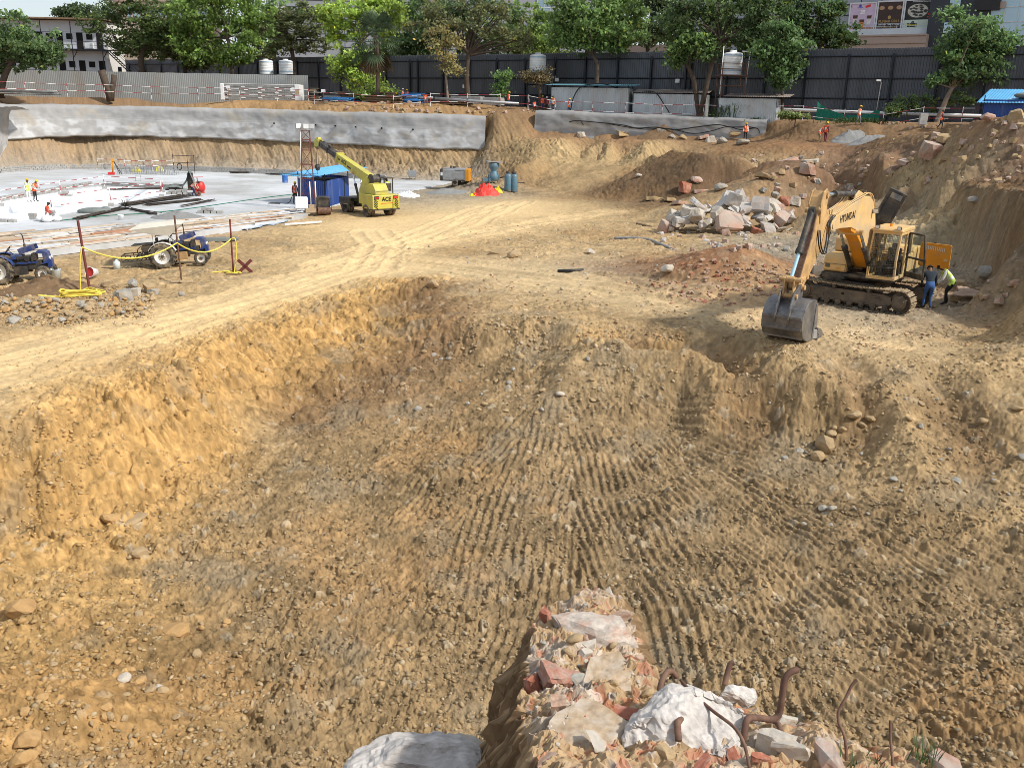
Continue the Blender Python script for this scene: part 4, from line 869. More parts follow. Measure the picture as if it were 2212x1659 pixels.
# cab
cx0, cx1, cy0, cy1, cz0, cz1 = -.62, 1.20, .34, 1.36, 1.20, 2.96
cab = MB(); P4 = lambda x, y: [(x, y)]
def bar(mb, a, b, wd=.07, m=0): 
    a = V(*a); b = V(*b); d = b - a; q = d.to_track_quat('Z', 'Y').to_matrix().to_4x4(); mb.box((0,0,d.length/2), (wd, wd, d.length), 0, m, Matrix.Translation(a) @ q)
fb, ft = 1.20, .98                                                             # the windscreen rakes back
for y in (cy0 + .04, cy1 - .04):
    bar(cab, (fb-.02,y,cz0+.08), (fb+.02,y,1.95), .085); bar(cab, (fb+.02,y,1.93), (ft,y,cz1-.08), .085); bar(cab, (cx0+.04,y,cz0), (cx0+.04,y,cz1-.05), .09); bar(cab, (.18,y,cz0), (.14,y,cz1-.05), .07)
    bar(cab, (cx0,y,cz0+.06), (fb,y,cz0+.06), .11); bar(cab, (cx0,y,cz1-.1), (ft,y,cz1-.1), .09)
for z in (cz0+.06,): bar(cab, (fb,cy0,z), (fb,cy1,z), .12)
bar(cab, (ft,cy0,cz1-.09), (ft,cy1,cz1-.09), .1); bar(cab, (cx0+.04,cy0,cz1-.1), (cx0+.04,cy1,cz1-.1), .1)
cab.box(((cx0+.18)/2, cy0+.02, 1.62), (.80,.03,.8)); cab.box((cx0+.02,(cy0+cy1)/2,1.62), (.03,1.0,.8)); cab.box(((cx0+.14)/2, cy1-.02, 1.62), (.76,.03,.78))
cb = cab.build('cab', 'machine_yellow', ex, .02)
mb = MB(); mb.prism([(cx0-.03,cz1-.06),(ft+.07,cz1-.06),(ft+.08,cz1+.02),(ft-.05,cz1+.09),(cx0+.08,cz1+.09),(cx0-.03,cz1+.02)], cy1-cy0+.06, Matrix.Translation((0,(cy0+cy1)/2,0))); mb.build('cab_roof', 'machine_yellow', cb, .035, 3)
mb = MB(); mb.box((.3,.85,cz0+.02), (1.75,1.0,.06)); mb.build('cab_floor', 'machine_dark', cb)
mb = MB(); mb.add([(fb+.045,cy0+.09,cz0+.15),(fb+.06,cy0+.09,1.94),(ft+.04,cy0+.09,cz1-.16),(ft+.04,cy1-.09,cz1-.16),(fb+.06,cy1-.09,1.94),(fb+.045,cy1-.09,cz0+.15)], [(0,1,4,5),(1,2,3,4)]); mb.build('windscreen', 'cab_glass', cb)
mb = MB()
for y in np.linspace(cy0+.08, cy1-.08, 17): mb.tube([(fb+.085,y,cz0+.12),(fb+.10,y,1.95),(ft+.08,y,cz1-.14)], .0055, 4)
for t in np.linspace(0,1,12): mb.tube([(fb+.10,cy0+.06,cz0+.14+t*.8),(fb+.10,cy1-.06,cz0+.14+t*.8)], .0055, 4)
for t in np.linspace(0.08,1,13): x = fb+.105 + (ft-fb-.02)*t; mb.tube([(x,cy0+.06,1.95+t*.86),(x,cy1-.06,1.95+t*.86)], .0055, 4)
mb.tube([(fb+.1,cy0+.02,1.66),(fb+.1,cy1-.02,1.66)], .018, 5)
mb.build('mesh_guard', 'machine_dark', cb)
mb = MB(); mb.box((.0,.86,1.50), (.52,.52,.16)); mb.box((-.25,.86,1.88), (.14,.50,.66), rot=Euler((0,-.12,0))); mb.box((-.33,.86,2.28), (.10,.28,.18)); mb.build('operator_seat', 'machine_dark', cb, .04)
mb = MB()
for y in (.54, 1.18): mb.box((.18,y,1.52), (.55,.17,.42)); mb.tube([(.40,y,1.7),(.44,y,1.92)], .018, 6); mb.ball((.44,y,1.95), .035, 8)
mb.tube([(.72,.74,1.25),(.80,.74,1.75)], .015, 6); mb.tube([(.72,.98,1.25),(.80,.98,1.75)], .015, 6); mb.box((.85,.42,1.75), (.25,.1,.3))
mb.build('controls', 'machine_dark', cb)
for nm, c, rr_, hh, mt in (('beacon',(.45,.80),.055,.11,'lamp_orange'),):
    mb = MB(); mb.cyl((c[0],c[1],cz1+.08), (c[0],c[1],cz1+.08+hh), rr_, rr_*.85, 12); mb.build(nm, mt, cb)
for y in (cy0+.14, cy1-.12):
    mb = MB(); mb.box((ft+.02,y,cz1+.10), (.10,.15,.12)); l = mb.build('work_lamp', 'machine_dark', cb, .015); mb = MB(); mb.box((ft+.076,y,cz1+.10), (.006,.12,.09)); mb.build('lens', 'lamp_clear', l)
# the cab door stands open, swung back on the side post
DM = Matrix.Translation((-.02,cy1+.02,0)) @ Matrix.Rotation(R(52), 4, 'Z'); mb = MB()
for a, b in (((0,0,1.24),(0,0,2.85)), ((.98,0,1.24),(.98,0,1.95)), ((.98,0,1.95),(.82,0,2.85)), ((0,0,1.26),(.98,0,1.26)), ((0,0,2.83),(.82,0,2.83)), ((0,0,1.95),(.98,0,1.95))): bar(mb, DM @ V(*a), DM @ V(*b), .07)
mb.box((.48,0,1.34), (.90,.03,.18), 0, 0, DM); dr = mb.build('cab_door', 'machine_dark', cb, .012)
mb = MB(); mb.add([(.04,0,1.98),(.95,0,1.98),(.80,0,2.80),(.04,0,2.80)], [(0,1,2,3)], 0, False, DM); mb.add([(.04,0,1.42),(.95,0,1.42),(.95,0,1.92),(.04,0,1.92)], [(0,1,2,3)], 0, False, DM); mb.build('pane', 'cab_glass', dr)
mb = MB(); mb.box((.88,.03,1.88), (.14,.03,.04), 0, 0, DM); mb.build('handle', 'machine_dark', dr)
# orange service door standing open behind the cab
SM = Matrix.Translation((-1.95,1.36,0)) @ Matrix.Rotation(R(80), 4, 'Z') @ Matrix.Diagonal((1.22,1,1.08,1)); mb = MB(); mb.box((.48,0,1.72), (.96,.04,.80), 0, 0, SM)
for a, b in (((.02,.0,1.33),(.94,.0,1.33)), ((.02,0,2.11),(.94,0,2.11)), ((.02,0,1.33),(.02,0,2.11)), ((.94,0,1.33),(.94,0,2.11))): bar(mb, SM @ V(*a), SM @ V(*b), .06)
sdoor = mb.build('service_door', 'panel_orange', ex, .012)
mb = MB()
for k in range(11): mb.box((.20 + k*.056, .027, 1.98 - .004*k), (.022,.012,.13), 0, 0, SM); mb.box((.20 + k*.056, -.027, 1.98 - .004*k), (.022,.012,.13), 0, 0, SM)
mb.build('vent_slots', 'canopy_cloth', sdoor)
mb = MB(); mb.box((.84,.03,1.60), (.12,.03,.09), 0, 0, SM); mb.box((.84,-.03,1.60), (.12,.03,.09), 0, 0, SM); mb.build('latch', 'machine_yellow', sdoor)
# boom
BP = [(-.15,1.50),(.20,1.42),(.65,1.62),(1.25,2.10),(1.9,2.66),(2.55,3.02),(3.3,3.20),(4.4,3.27),(5.35,3.28),(5.58,3.42),(5.50,3.60),(5.2,3.70),(4.2,3.88),(2.95,4.10),(2.2,4.20),(1.55,4.17),(1.05,3.95),(.65,3.45),(.25,2.55),(-.15,1.80)]
mb = MB(); mb.prism(BP, .46); 
for s in (1, -1): mb.prism([(5.2,3.24),(5.62,3.30),(5.72,3.45),(5.6,3.62),(5.2,3.66)], .07, Matrix.Translation((0,.27*s,0)))
mb.prism([(2.2,4.15),(3.1,4.05),(2.95,4.28),(2.6,4.42),(2.35,4.36)], .06, Matrix.Translation((0,.12,0))); mb.prism([(2.2,4.15),(3.1,4.05),(2.95,4.28),(2.6,4.42),(2.35,4.36)], .06, Matrix.Translation((0,-.12,0)))
for x, z in ((2.62,2.98),(5.5,3.46)): mb.cyl((x,-.33,z), (x,.33,z), .10, None, 16)
boom = mb.build('boom', 'machine_yellow', ex, .02)
mb = MB(); mb.prism([(p[0]*1.0, p[1]) for p in [(.65,1.60),(1.25,2.08),(1.9,2.64),(2.55,3.0),(3.3,3.18),(3.3,3.10),(2.6,2.9),(2.0,2.55),(1.35,2.0),(.72,1.5)]], .44); mb.build('boom_underside', 'panel_orange', boom)
Ml = frame_M(V(3.85,.236,3.60), (-1,0,.045), (0,0,1)); lettering('lettering', 'HYUNDAI', .36, Ml, 'decal_black', boom, .98, .003, .004)
mb = MB()
for y in (-.2,-.13,.13,.2): mb.tube(smooth_path([(.3,y,2.85),(.95,y,4.0),(1.6,y,4.28),(2.6,y*1.6,4.26),(3.6,y,4.05),(4.8,y,3.84),(5.4,y,3.80),(5.75,y*1.5,4.0)],6), .02, 6)
mb.build('hydraulic_pipes', 'machine_yellow', boom)
mb = MB()
for q, y in ((0,.17),(1,.24),(2,-.2)): mb.tube(smooth_path([(5.2,y,3.75),(5.75,y+.05,3.55),(6.05,y+.14,2.95),(6.25,y+.14,2.62),(6.5,y+.08,2.9),(6.55,y,3.4)],7), .022, 6)
mb.build('hoses', 'black_cable', boom)
mb = MB(); mb.box((1.05,.36,3.62), (.12,.18,.18)); mb.box((1.02,.28,3.55), (.04,.14,.05)); l = mb.build('boom_lamp', 'machine_dark', boom, .02); mb = MB(); mb.box((1.115,.36,3.62), (.008,.14,.14)); mb.build('lens', 'lamp_clear', l)
def cylinder(nm, a, b, y, r, frac, rod='chrome', parent=None):
    a = V(a[0], y, a[1]); b = V(b[0], y, b[1]); c = a.lerp(b, frac); mb = MB(); mb.cyl(a, c, r, None, 18); mb.cyl(c - (b-a).normalized()*.12, c + (b-a).normalized()*.02, r*1.22, None, 18); mb.cyl(a + V(0,-r*.9,0), a + V(0,r*.9,0), r*1.1, None, 14)
    o = mb.build(nm, 'machine_dark', parent or ex); mb = MB(); mb.cyl(c, b, r*.55, None, 14); mb.build('rod', rod, o); mb = MB(); mb.cyl(b + V(0,-r*1.0,0), b + V(0,r*1.0,0), r*1.05, None, 14); mb.build('rod_eye', 'arm_worn', o); return o
for s in (1, -1): cylinder('boom_cylinder', (.85,1.45), (2.62,2.98), .36*s, .095, .58)
cylinder('arm_cylinder', (2.65,4.30), (6.15,4.48), 0, .10, .62)
# arm
AP = [(5.35,3.20),(5.55,2.98),(5.95,2.72),(7.35,1.62),(7.58,1.55),(7.74,1.66),(7.70,1.86),(6.98,3.15),(6.72,3.9),(6.50,4.42),(6.30,4.60),(6.08,4.58),(5.98,4.40),(5.86,4.0),(5.45,3.62)]
mb = MB(); mb.prism(AP, .34)
for s in (1, -1):
    mb.prism([(6.10,3.7),(6.5,3.6),(6.62,4.2),(6.46,4.58),(6.18,4.68),(5.98,4.52)], .05, Matrix.Translation((0,.19*s,0)))
    for x, z, r in ((5.5,3.46,.13),(7.6,1.70,.10),(6.15,4.48,.10),(6.62,4.0,.09)): mb.cyl((x,.17*s,z), (x,.26*s,z), r, None, 16)
arm = mb.build('arm', 'arm_worn', ex, .018)
mb = MB(); mb.prism([(6.70,3.95),(6.99,3.16),(7.70,1.90),(7.73,1.93),(7.03,3.18),(6.75,3.97)], .30); mb.build('wear_plate', 'rust', arm)
cylinder('bucket_cylinder', (6.78,4.02), (8.02,1.98), 0, .105, .62, 'rod_blue')
# linkage and bucket
mb = MB()
for s in (1, -1):
    bar(mb, (7.38,.24*s,2.0), (8.05,.24*s,1.98), .09); mb.prism([(7.97,2.06),(8.12,2.02),(8.20,1.5),(8.05,1.42),(7.94,1.5)], .05, Matrix.Translation((0,.15*s,0)))
mb.cyl((8.03,-.36,1.98), (8.03,.36,1.98), .075, None, 14); mb.cyl((7.38,-.32,2.0), (7.38,.32,2.0), .07, None, 14); mb.cyl((8.1,-.3,1.48), (8.1,.3,1.48), .07, None, 14); mb.cyl((7.6,-.34,1.70), (7.6,.34,1.70), .08, None, 14)
mb.build('bucket_linkage', 'arm_worn', ex, .008)
BK = [(7.28,1.30),(7.62,1.38),(8.02,1.32),(8.30,1.12),(8.44,.82),(8.42,.50),(8.22,.22),(7.85,.06),(7.40,.02),(6.98,.04)]
mb = MB(); bw = 1.26
n = len(BK); th = [(x - (x-7.5)*.035, z + (.5-z)*.05) for x, z in BK]
vs = [(x, y, z) for y in (-bw/2, bw/2) for x, z in BK] + [(x, y, z) for y in (-bw/2, bw/2) for x, z in th]
fs = [(i, i+1, n+i+1, n+i) for i in range(n-1)] + [(2*n+i, 3*n+i, 3*n+i+1, 2*n+i+1) for i in range(n-1)] + [(0, n, 3*n, 2*n), (n-1, 2*n+n-1, 3*n+n-1, n+n-1)]
mb.add(vs, fs)
for s in (1, -1): mb.prism(BK, .045, Matrix.Translation((0,(bw/2+.01)*s,0)))
for z, x in ((.86,8.445),(.50,8.425),(.20,8.20)): mb.box((x,0,z), (.035,bw,.10), 0, 0)
for s in (1, -1):
    mb.prism([(7.45,1.75),(7.72,1.82),(8.2,1.60),(8.46,1.15),(8.50,.80),(8.42,.62),(8.36,1.0),(8.0,1.30),(7.5,1.34)], .05, Matrix.Translation((0,.22*s,0)))
    mb.prism([(7.0,.0),(7.5,.0),(7.35,1.2),(7.22,1.2)], .06, Matrix.Translation((0,(bw/2+.03)*s,0)))
bk = mb.build('bucket', 'bucket_steel', ex, .012)
for k in range(5):
    y = -bw/2 + .12 + k*(bw-.24)/4; mb = MB(); mb.prism([(7.15,.01),(7.15,.13),(6.90,.10),(6.72,.03),(6.90,.0)], .11, Matrix.Translation((0,y,0))); mb.build('tooth', 'bucket_steel', bk)
for s in (1, -1):
    mb = MB(); mb.prism([(7.25,.02),(7.25,.42),(7.0,.36),(6.72,.16),(6.78,.02)], .10, Matrix.Translation((0,(bw/2+.10)*s,0)))
    for k in range(3): mb.cyl((7.15,(bw/2+.15)*s,.1+.1*k), (7.15,(bw/2+.17)*s,.1+.1*k), .025, None, 8)
    mb.build('side_cutter', 'bucket_steel', bk)
bs = MB(); bs.box((0,0,.17), (.42,.30,.30), .3); o = bs.build('concrete_block', 'block', None, .03); q = G(1747, 735); o.location = q; tag(o, 'squared grey concrete block beside the excavator bucket', 'concrete block')
# ------------------------------------------------------------------ wheels shared by the vehicles
def wheel(name, c, r, w, parent, rimr=.55, rim='rim_white', lugs=0, M=None, axis='y'):
    mb = MB(); prof = [(r*rimr,-w*.42),(r*.80,-w*.5),(r*.94,-w*.46),(r,-w*.30),(r,w*.30),(r*.94,w*.46),(r*.80,w*.5),(r*rimr,w*.42)]
    Q = Matrix.Translation(c) @ Matrix.Rotation(PI/2, 4, 'X'); Q = M @ Q if M is not None else Q
    root = empty(name, (0,0,0)); root.parent = parent
    mb.lathe(prof, 30, 0, Q)
    for k in range(lugs):
        a = 2*PI*k/lugs
        for s in (1, -1):
            q = Q @ Matrix.Rotation(a + (.0 if s > 0 else PI/lugs), 4, 'Z') @ Matrix.Translation((r*1.0,0,s*w*.24)) @ Matrix.Rotation(s*.62, 4, 'X'); mb.box((0,0,0), (.075,.055,w*.52), 0, 0, q)
    mb.build('tyre', 'tyre', root)
    mb = MB(); R2 = r*rimr
    mb.lathe([(R2,-w*.42),(R2*1.03,-w*.40),(R2*.92,-w*.34),(R2*.82,-w*.10),(R2*.45,-w*.06),(R2*.34,-w*.20),(.02,-w*.22)], 24, 0, Q); mb.lathe([(.02,w*.22),(R2*.34,w*.20),(R2*.45,w*.06),(R2*.82,w*.10),(R2*.92,w*.34),(R2*1.03,w*.40),(R2,w*.42)], 24, 0, Q)
    mb.build('rim', rim, root)
    mb = MB(); mb.cyl(Q @ V(0,0,-w*.27), Q @ V(0,0,w*.27), R2*.22, None, 12)
    for k in range(8): a = k*PI/4; mb.ball(Q @ V(R2*.36*math.cos(a), R2*.36*math.sin(a), w*.23), .025, 6); mb.ball(Q @ V(R2*.36*math.cos(a), R2*.36*math.sin(a), -w*.23), .025, 6)
    mb.build('hub', 'machine_dark', root); return root
# ------------------------------------------------------------------ tractors
def tractor(loc, rz, label, canopy, rear, group):
    t = empty('tractor', loc, rz, label, 'tractor', group); R1, R2 = .66, .37; wb = 1.92
    for s in (1, -1): wheel('rear_wheel', (0,.66*s,R1-.03), R1, .36, t, .60, 'rim_white', 18)
    for s in (1, -1): wheel('front_wheel', (wb,.60*s,R2-.02), R2, .20, t, .58, 'rim_white')
    mb = MB(); mb.box((1.1,0,.72), (1.5,.36,.40)); mb.box((.05,0,.72), (.85,.5,.5)); mb.cyl((0,-.62,.63), (0,.62,.63), .10, None, 14); mb.box((wb,0,.42), (.14,1.1,.12)); mb.box((wb,0,.58), (.35,.25,.3)); mb.build('chassis', 'machine_dark', t, .02)
    mb = MB(); mb.box((1.15,0,1.0), (.75,.40,.38)); mb.cyl((1.25,.22,1.05), (1.25,.30,1.05), .12, None, 14); mb.cyl((1.25,-.22,1.05), (1.25,-.30,1.05), .12, None, 14); mb.box((1.55,0,1.12), (.18,.46,.34)); mb.box((.95,-.24,1.12), (.3,.12,.16)); mb.cyl((1.45,-.23,.9), (1.45,-.23,1.15), .06, None, 10); mb.build('engine', 'machine_dark', t, .015)
    mb = MB(); mb.prism([(1.78,.72),(2.16,.78),(2.22,1.05),(2.18,1.30),(2.05,1.38),(1.70,1.38),(1.68,1.28),(1.95,1.24),(1.95,.85)], .52); mb.box((1.2,.24,.86), (.9,.03,.10)); mb.box((1.2,-.24,.86), (.9,.03,.10)); mb.prism([(.55,1.28),(1.05,1.24),(1.05,1.08),(.55,1.05)], .56); mb.prism([(2.1,.55),(2.3,.6),(2.3,.95),(2.16,1.0)], .46); mb.build('bonnet', 'tractor_blue', t, .03)
    BM = Matrix.Translation((1.02,0,1.42)) @ Matrix.Rotation(R(-14), 4, 'Y'); mb = MB(); mb.box((.30,0,.12), (.78,.54,.04), 0, 0, BM); mb.box((.30,.26,.0), (.78,.03,.24), 0, 0, BM); mb.box((.30,-.26,.0), (.78,.03,.24), 0, 0, BM); mb.box((-.08,0,.0), (.03,.52,.24), 0, 0, BM); mb.build('raised_bonnet', 'tractor_blue', t, .02)
    for s in (1, -1): mb = MB(); mb.cyl((2.22,.17*s,1.02), (2.27,.17*s,1.02), .075, .085, 12); mb.build('headlight', 'lamp_clear', t)
    mb = MB()
    mb.cyl((1.15,.14,1.45), (1.15,.14,1.72), .055, None, 10); mb.tube(smooth_path([(1.15,.14,1.7),(1.15,.14,2.0),(1.13,.14,2.16),(1.07,.14,2.22)],5), .026, 8); mb.build('exhaust', 'machine_dark', t)
    for s in (1, -1):
        mb = MB(); prof = []
        for k in range(9): a = R(20 + 130*k/8); prof.append((.0 + .78*math.cos(a), .62 + .74*math.sin(a)))
        prof = prof + [(x*.965, z*.965 + .01) for x, z in prof[::-1]]
        mb.prism(prof, .30, Matrix.Translation((0,.58*s,0))); mb.build('mudguard', 'rim_white' if canopy else 'tractor_blue', t, .01)
    mb = MB(); mb.box((-.05,0,1.16), (.42,.46,.10)); mb.box((-.27,0,1.36), (.09,.44,.36)); mb.build('seat', 'machine_dark', t, .03)
    mb = MB(); mb.tube([(.62,0,1.28),(.42,0,1.52)], .02, 6); Q = Matrix.Translation((.42,0,1.52)) @ Matrix.Rotation(R(-50), 4, 'Y'); mb.tube([Q @ V(.19*math.cos(a), .19*math.sin(a), 0) for a in np.linspace(0, 2*PI, 19)[:-1]], .016, 6, closed=True); mb.tube([Q @ V(-.19,0,0), Q @ V(.19,0,0)], .01, 5); mb.build('steering_wheel', 'black_cable', t)
    for s in (1, -1): mb = MB(); mb.box((.86,-.42*s,.52), (.72,.24,.36)); mb.box((.86,-.42*s,.71), (.74,.26,.03)); mb.build('side_box', 'arm_worn' if canopy else 'machine_dark', t, .015)
    if canopy:
        mb = MB()
        for x, y in ((.45,.42),(.45,-.42),(-.38,.42),(-.38,-.42)): mb.tube([(x,y,1.05),(x,y,2.05)], .02, 6)
        mb.tube([(.45,.42,2.02),(.45,-.42,2.02)], .018, 5); mb.tube([(-.38,.42,2.02),(-.38,-.42,2.02)], .018, 5); mb.build('canopy_post', 'rim_white', t)
        a = [(-1.35,-.62,1.98),(.78,-.62,1.98),(.78,.62,1.98),(-1.35,.62,1.98)]; b = [(-1.45,-.74,2.14),(1.25,-.72,2.22),(1.25,.72,2.22),(-1.45,.74,2.14)]; c = [(-.95,-.45,2.36),(.75,-.42,2.38),(.75,.42,2.38),(-.95,.45,2.36)]
        p = [(.35,-.5,1.62),(.35,.5,1.62)]
        mb = MB(); v = b + c
        mb.add(v, [(4,5,6,7),(0,1,5,4),(1,2,6,5),(2,3,7,6),(3,0,4,7)]); mb.add([b[0], b[1], (.55,-.60,1.66), (-.15,-.62,1.74)], [(0,3,2,1)]); mb.add([b[3], b[2], (.55,.60,1.66), (-.15,.62,1.74)], [(0,1,2,3)]); mb.add([b[1], b[2], (.55,.60,1.66), (.55,-.60,1.66)], [(0,3,2,1)])
        o = mb.build('canopy', 'canopy_cloth', t); sd_ = o.modifiers.new('t', 'SOLIDIFY'); sd_.thickness = .02
        mb = MB(); mb.add([(-1.42,-.70,2.10),(1.1,-.68,2.15),(1.1,.68,2.15),(-1.42,.70,2.10)], [(0,1,2,3)]); mb.build('canopy_underside', 'machine_dark', t)  # separate dark sheet just below the canopy cloth
    if rear:
        mb = MB(); mb.box((-.62,0,.98), (.75,.62,.52)); mb.cyl((-.62,-.35,1.0), (-.62,.35,1.0), .24, None, 16); mb.box((-.95,0,1.28), (1.15,.72,.05)); mb.cyl((-.45,-.38,.85), (-.45,-.46,.85), .26, None, 18); mb.cyl((-.9,.1,1.05), (-.9,-.34,1.05), .17, None, 14); mb.build('compressor', 'machine_dark', t, .02)
        mb = MB()
        for y in (-.45, .45):
            for z in (.48, .80): bar(mb, (-.75,y,z), (-2.1,y,z), .045)
            for x in (-.75,-1.2,-1.65,-2.1): bar(mb, (x,y,.48), (x,y,.80), .035)
        for x in np.linspace(-.75,-2.1,7): bar(mb, (x,-.45,.48), (x,.45,.48), .035)
        for x in (-.75,-2.1): bar(mb, (x,-.45,.80), (x,.45,.80), .04)
        mb.build('carrier_rack', 'machine_dark', t); mb = MB(); mb.tube(smooth_path([(-.9,-.3,.55),(-1.2,-.2,.75),(-1.5,.1,.55),(-1.3,.3,.78),(-1.0,.1,.6)],6), .03, 6); mb.tube(smooth_path([(-.75,-.3,1.3),(-1.2,-.34,1.1),(-1.25,-.3,.8),(-.9,-.35,.6)],6), .022, 6); mb.build('hose', 'black_cable', t)
    mb = MB(); mb.cyl((-.05,.50,1.10), (-.02,.50,1.10), .07, .08, 10); mb.cyl((-.05,-.60,1.20), (-.02,-.60,1.20), .07, .08, 10); mb.build('rear_lamp', 'lamp_clear', t)
    return t
TA = R(11)
q = G(356, 580); tr1 = tractor(V(q[0] - .13, q[1] + .65, q[2]), TA, 'blue tractor with a cream canopy, raised bonnet and rear carrier rack', True, True, 'tractors')
tr1.rotation_euler = (0, -.09, TA); q = G(1, 616); tr2 = tractor(V(q[0] - .13, q[1] + .65, q[2]), TA + .02, 'blue tractor without a canopy, bonnet raised, cut by the picture edge', False, False, 'tractors')
tr2.rotation_euler = (0, -.07, TA + .03)
# ------------------------------------------------------------------ pick and carry crane
cr = P(826,472,-7.7); cf = P(770,464,-7.7); CA = math.atan2(cf[1]-cr[1], cf[0]-cr[0])
CA = R(131); kx = G(826, 468)
cn = empty('mobile_crane', (kx[0], kx[1] + .3, kx[2]), CA, 'lime yellow pick and carry crane with its boom raised over the blue shed', 'mobile crane')
for s in (1, -1):
    for o_ in (.78, 1.10): wheel('rear_wheel', (.5,o_*s,.48), .48, .28, cn, .55, 'machine_dark')
    for o_ in (.80, 1.12): wheel('front_wheel', (3.6,o_*s,.55), .55, .30, cn, .55, 'machine_dark')
mb = MB(); mb.box((2.1,0,.78), (4.3,.9,.36)); mb.box((3.7,0,1.08), (1.7,2.3,.30)); mb.box((3.6,1.05,1.0), (1.5,.5,.5)); mb.box((3.6,-1.05,1.0), (1.5,.5,.5)); mb.box((4.4,0,.8), (.3,2.2,.5)); mb.box((.6,0,.5), (.3,1.7,.16)); mb.box((3.6,0,.55), (.3,1.8,.2)); mb.build('chassis', 'machine_dark', cn, .03)
mb = MB(); mb.prism([(-.45,.55),(-.5,.7),(-.5,1.62),(-.42,1.70),(1.5,1.70),(1.5,.95),(1.1,.95),(1.02,.62),(.0,.62),(-.1,.5)], 2.44); body = mb.build('counterweight_body', 'crane_yellow', cn, .03)
mb = MB(); mb.box((-.30,0,.60), (.42,2.46,.10)); mb.build('bumper', 'machine_dark', body)
tm = lambda y, z: frame_M(V(-.508, y, z), (0,-1,0), (0,0,1))
lettering('lettering', 'ACE', .42, tm(-.02,1.36), 'decal_black', body, 1.05, .003, .014)
mb = MB(); mb.box((-.505,-.05,1.06), (.006,1.1,.045)); mb.build('red_stripe', 'decal_red', body)
for s in (1, -1):
    mb = MB()
    for k in range(5): 
        Q = Matrix.Translation((-.507, .94*s, .78 + k*.13)) @ Matrix.Rotation(.62, 4, 'X'); mb.box((0,0,0), (.008,.40,.06), 0, 0, Q)
    mb.build('warning_stripes', 'decal_black', body)
    mb = MB(); mb.box((-.51,.86*s,1.50), (.03,.42,.24)); l = mb.build('tail_lamp_box', 'machine_dark', body)
    for k in range(2): mb = MB(); mb.cyl((-.525,.77*s+.18*k*s,1.50), (-.54,.77*s+.18*k*s,1.50), .07, None, 12); mb.build('tail_lamp', 'lamp_lit' if s < 0 else 'lamp_red', l)
mb = MB(); mb.tube([(-.51,-.62,.75),(-.62,-.62,.75),(-.62,-.62,1.35),(-.51,-.62,1.35)], .02, 6); mb.tube([(-.62,-.62,1.05),(-.62,-.9,1.05)], .018, 6); mb.build('step_rail', 'machine_dark', body)
mb = MB(); mb.prism([(-.42,1.70),(-.40,2.02),(-.05,2.5),(.5,2.52),(1.0,2.3),(1.0,1.70)], 1.20, Matrix.Translation((0,.30,0))); hs = mb.build('engine_cowl', 'crane_yellow', body, .04)
mb = MB(); Q = Matrix.Translation((-.43,.30,2.08)) @ Matrix.Rotation(R(35), 4, 'Y'); mb.box((.0,0,0), (.03,1.0,.55), 0, 0, Matrix.Translation((-.25,.30,2.17)) @ Matrix.Rotation(R(36), 4, 'Y')); mb.build('grille', 'glass_dark', hs)
mb = MB()
for x, y in ((.3,-1.15),(1.35,-1.15),(.3,-.38),(1.35,-.38)): bar(mb, (x,y,1.7), (x+.05,y,2.85), .07)
mb.box((.85,-.77,2.88), (1.3,.95,.06)); mb.box((.55,-.77,1.95), (.5,.5,.14)); mb.box((.32,-.77,2.25), (.1,.48,.5)); mb.box((1.3,-.77,2.05), (.16,.7,.6)); mb.build('operator_cab', 'machine_dark', cn, .015)
mb = MB(); mb.prism([(1.0,1.35),(2.3,1.2),(2.35,1.9),(1.75,2.8),(1.25,2.95),(.95,2.7)], .95, Matrix.Translation((0,.18,0))); mb.build('boom_post', 'crane_yellow', cn, .04)
BO = V(1.15,.18,2.62); bd = V(math.cos(R(18)),0,math.sin(R(18))); bn = V(-bd.z,0,bd.x)
Qb = Matrix((bd, V(0,1,0), bn)).transposed().to_4x4(); Qb.translation = BO
mb = MB(); mb.prism([(-.6,-.15),(-.2,-.36),(5.0,-.30),(5.2,-.2),(5.2,.28),(-.3,.42),(-.6,.25)], .55, Qb); mb.box((5.0,0,0), (.22,.68,.72), 0, 0, Qb); bm = mb.build('boom', 'crane_yellow', cn, .02)
for s in (1, -1):
    Mt = frame_M(Qb @ V(3.9,.279*s,.02), bd*(-s), bn); lettering('lettering', 'ACE', .42, Mt, 'decal_black', bm, 1.0, .003, .012)
    mb = MB(); mb.box((3.05,.279*s,-.08), (.55,.006,.12), 0, 0, Qb); mb.box((4.62,.279*s,-.02), (.28,.006,.14), 0, 0, Qb); mb.build('boom_band', 'decal_black', bm)
mb = MB(); mb.prism([(5.2,-.22),(8.0,-.18),(8.0,.16),(5.2,.22)], .44, Qb); mb.box((6.7,0,0), (.14,.56,.52), 0, 0, Qb); mb.box((6.7,0,.30), (.3,.2,.2), 0, 0, Qb); mb.box((8.0,0,0), (.12,.5,.44), 0, 0, Qb); mb.build('inner_boom', 'machine_dark', cn, .015)
mb = MB()
for s in (1, -1): mb.prism([(8.0,-.2),(8.7,-.5),(8.95,-.2),(8.75,.28),(8.1,.2)], .05, Qb @ Matrix.Translation((0,.18*s,0)))
mb.cyl(Qb @ V(8.65,-.14,-.15), Qb @ V(8.65,.14,-.15), .26, None, 18); mb.cyl(Qb @ V(8.55,-.14,.22), Qb @ V(8.55,.14,.22), .16, None, 14); mb.build('boom_head', 'crane_yellow', cn)
ht = Qb @ V(8.78,0,-.2); mb = MB()
for y in (-.08, .08): mb.cyl(ht + V(0,y,0), ht + V(0,y,-1.75), .018, None, 5)
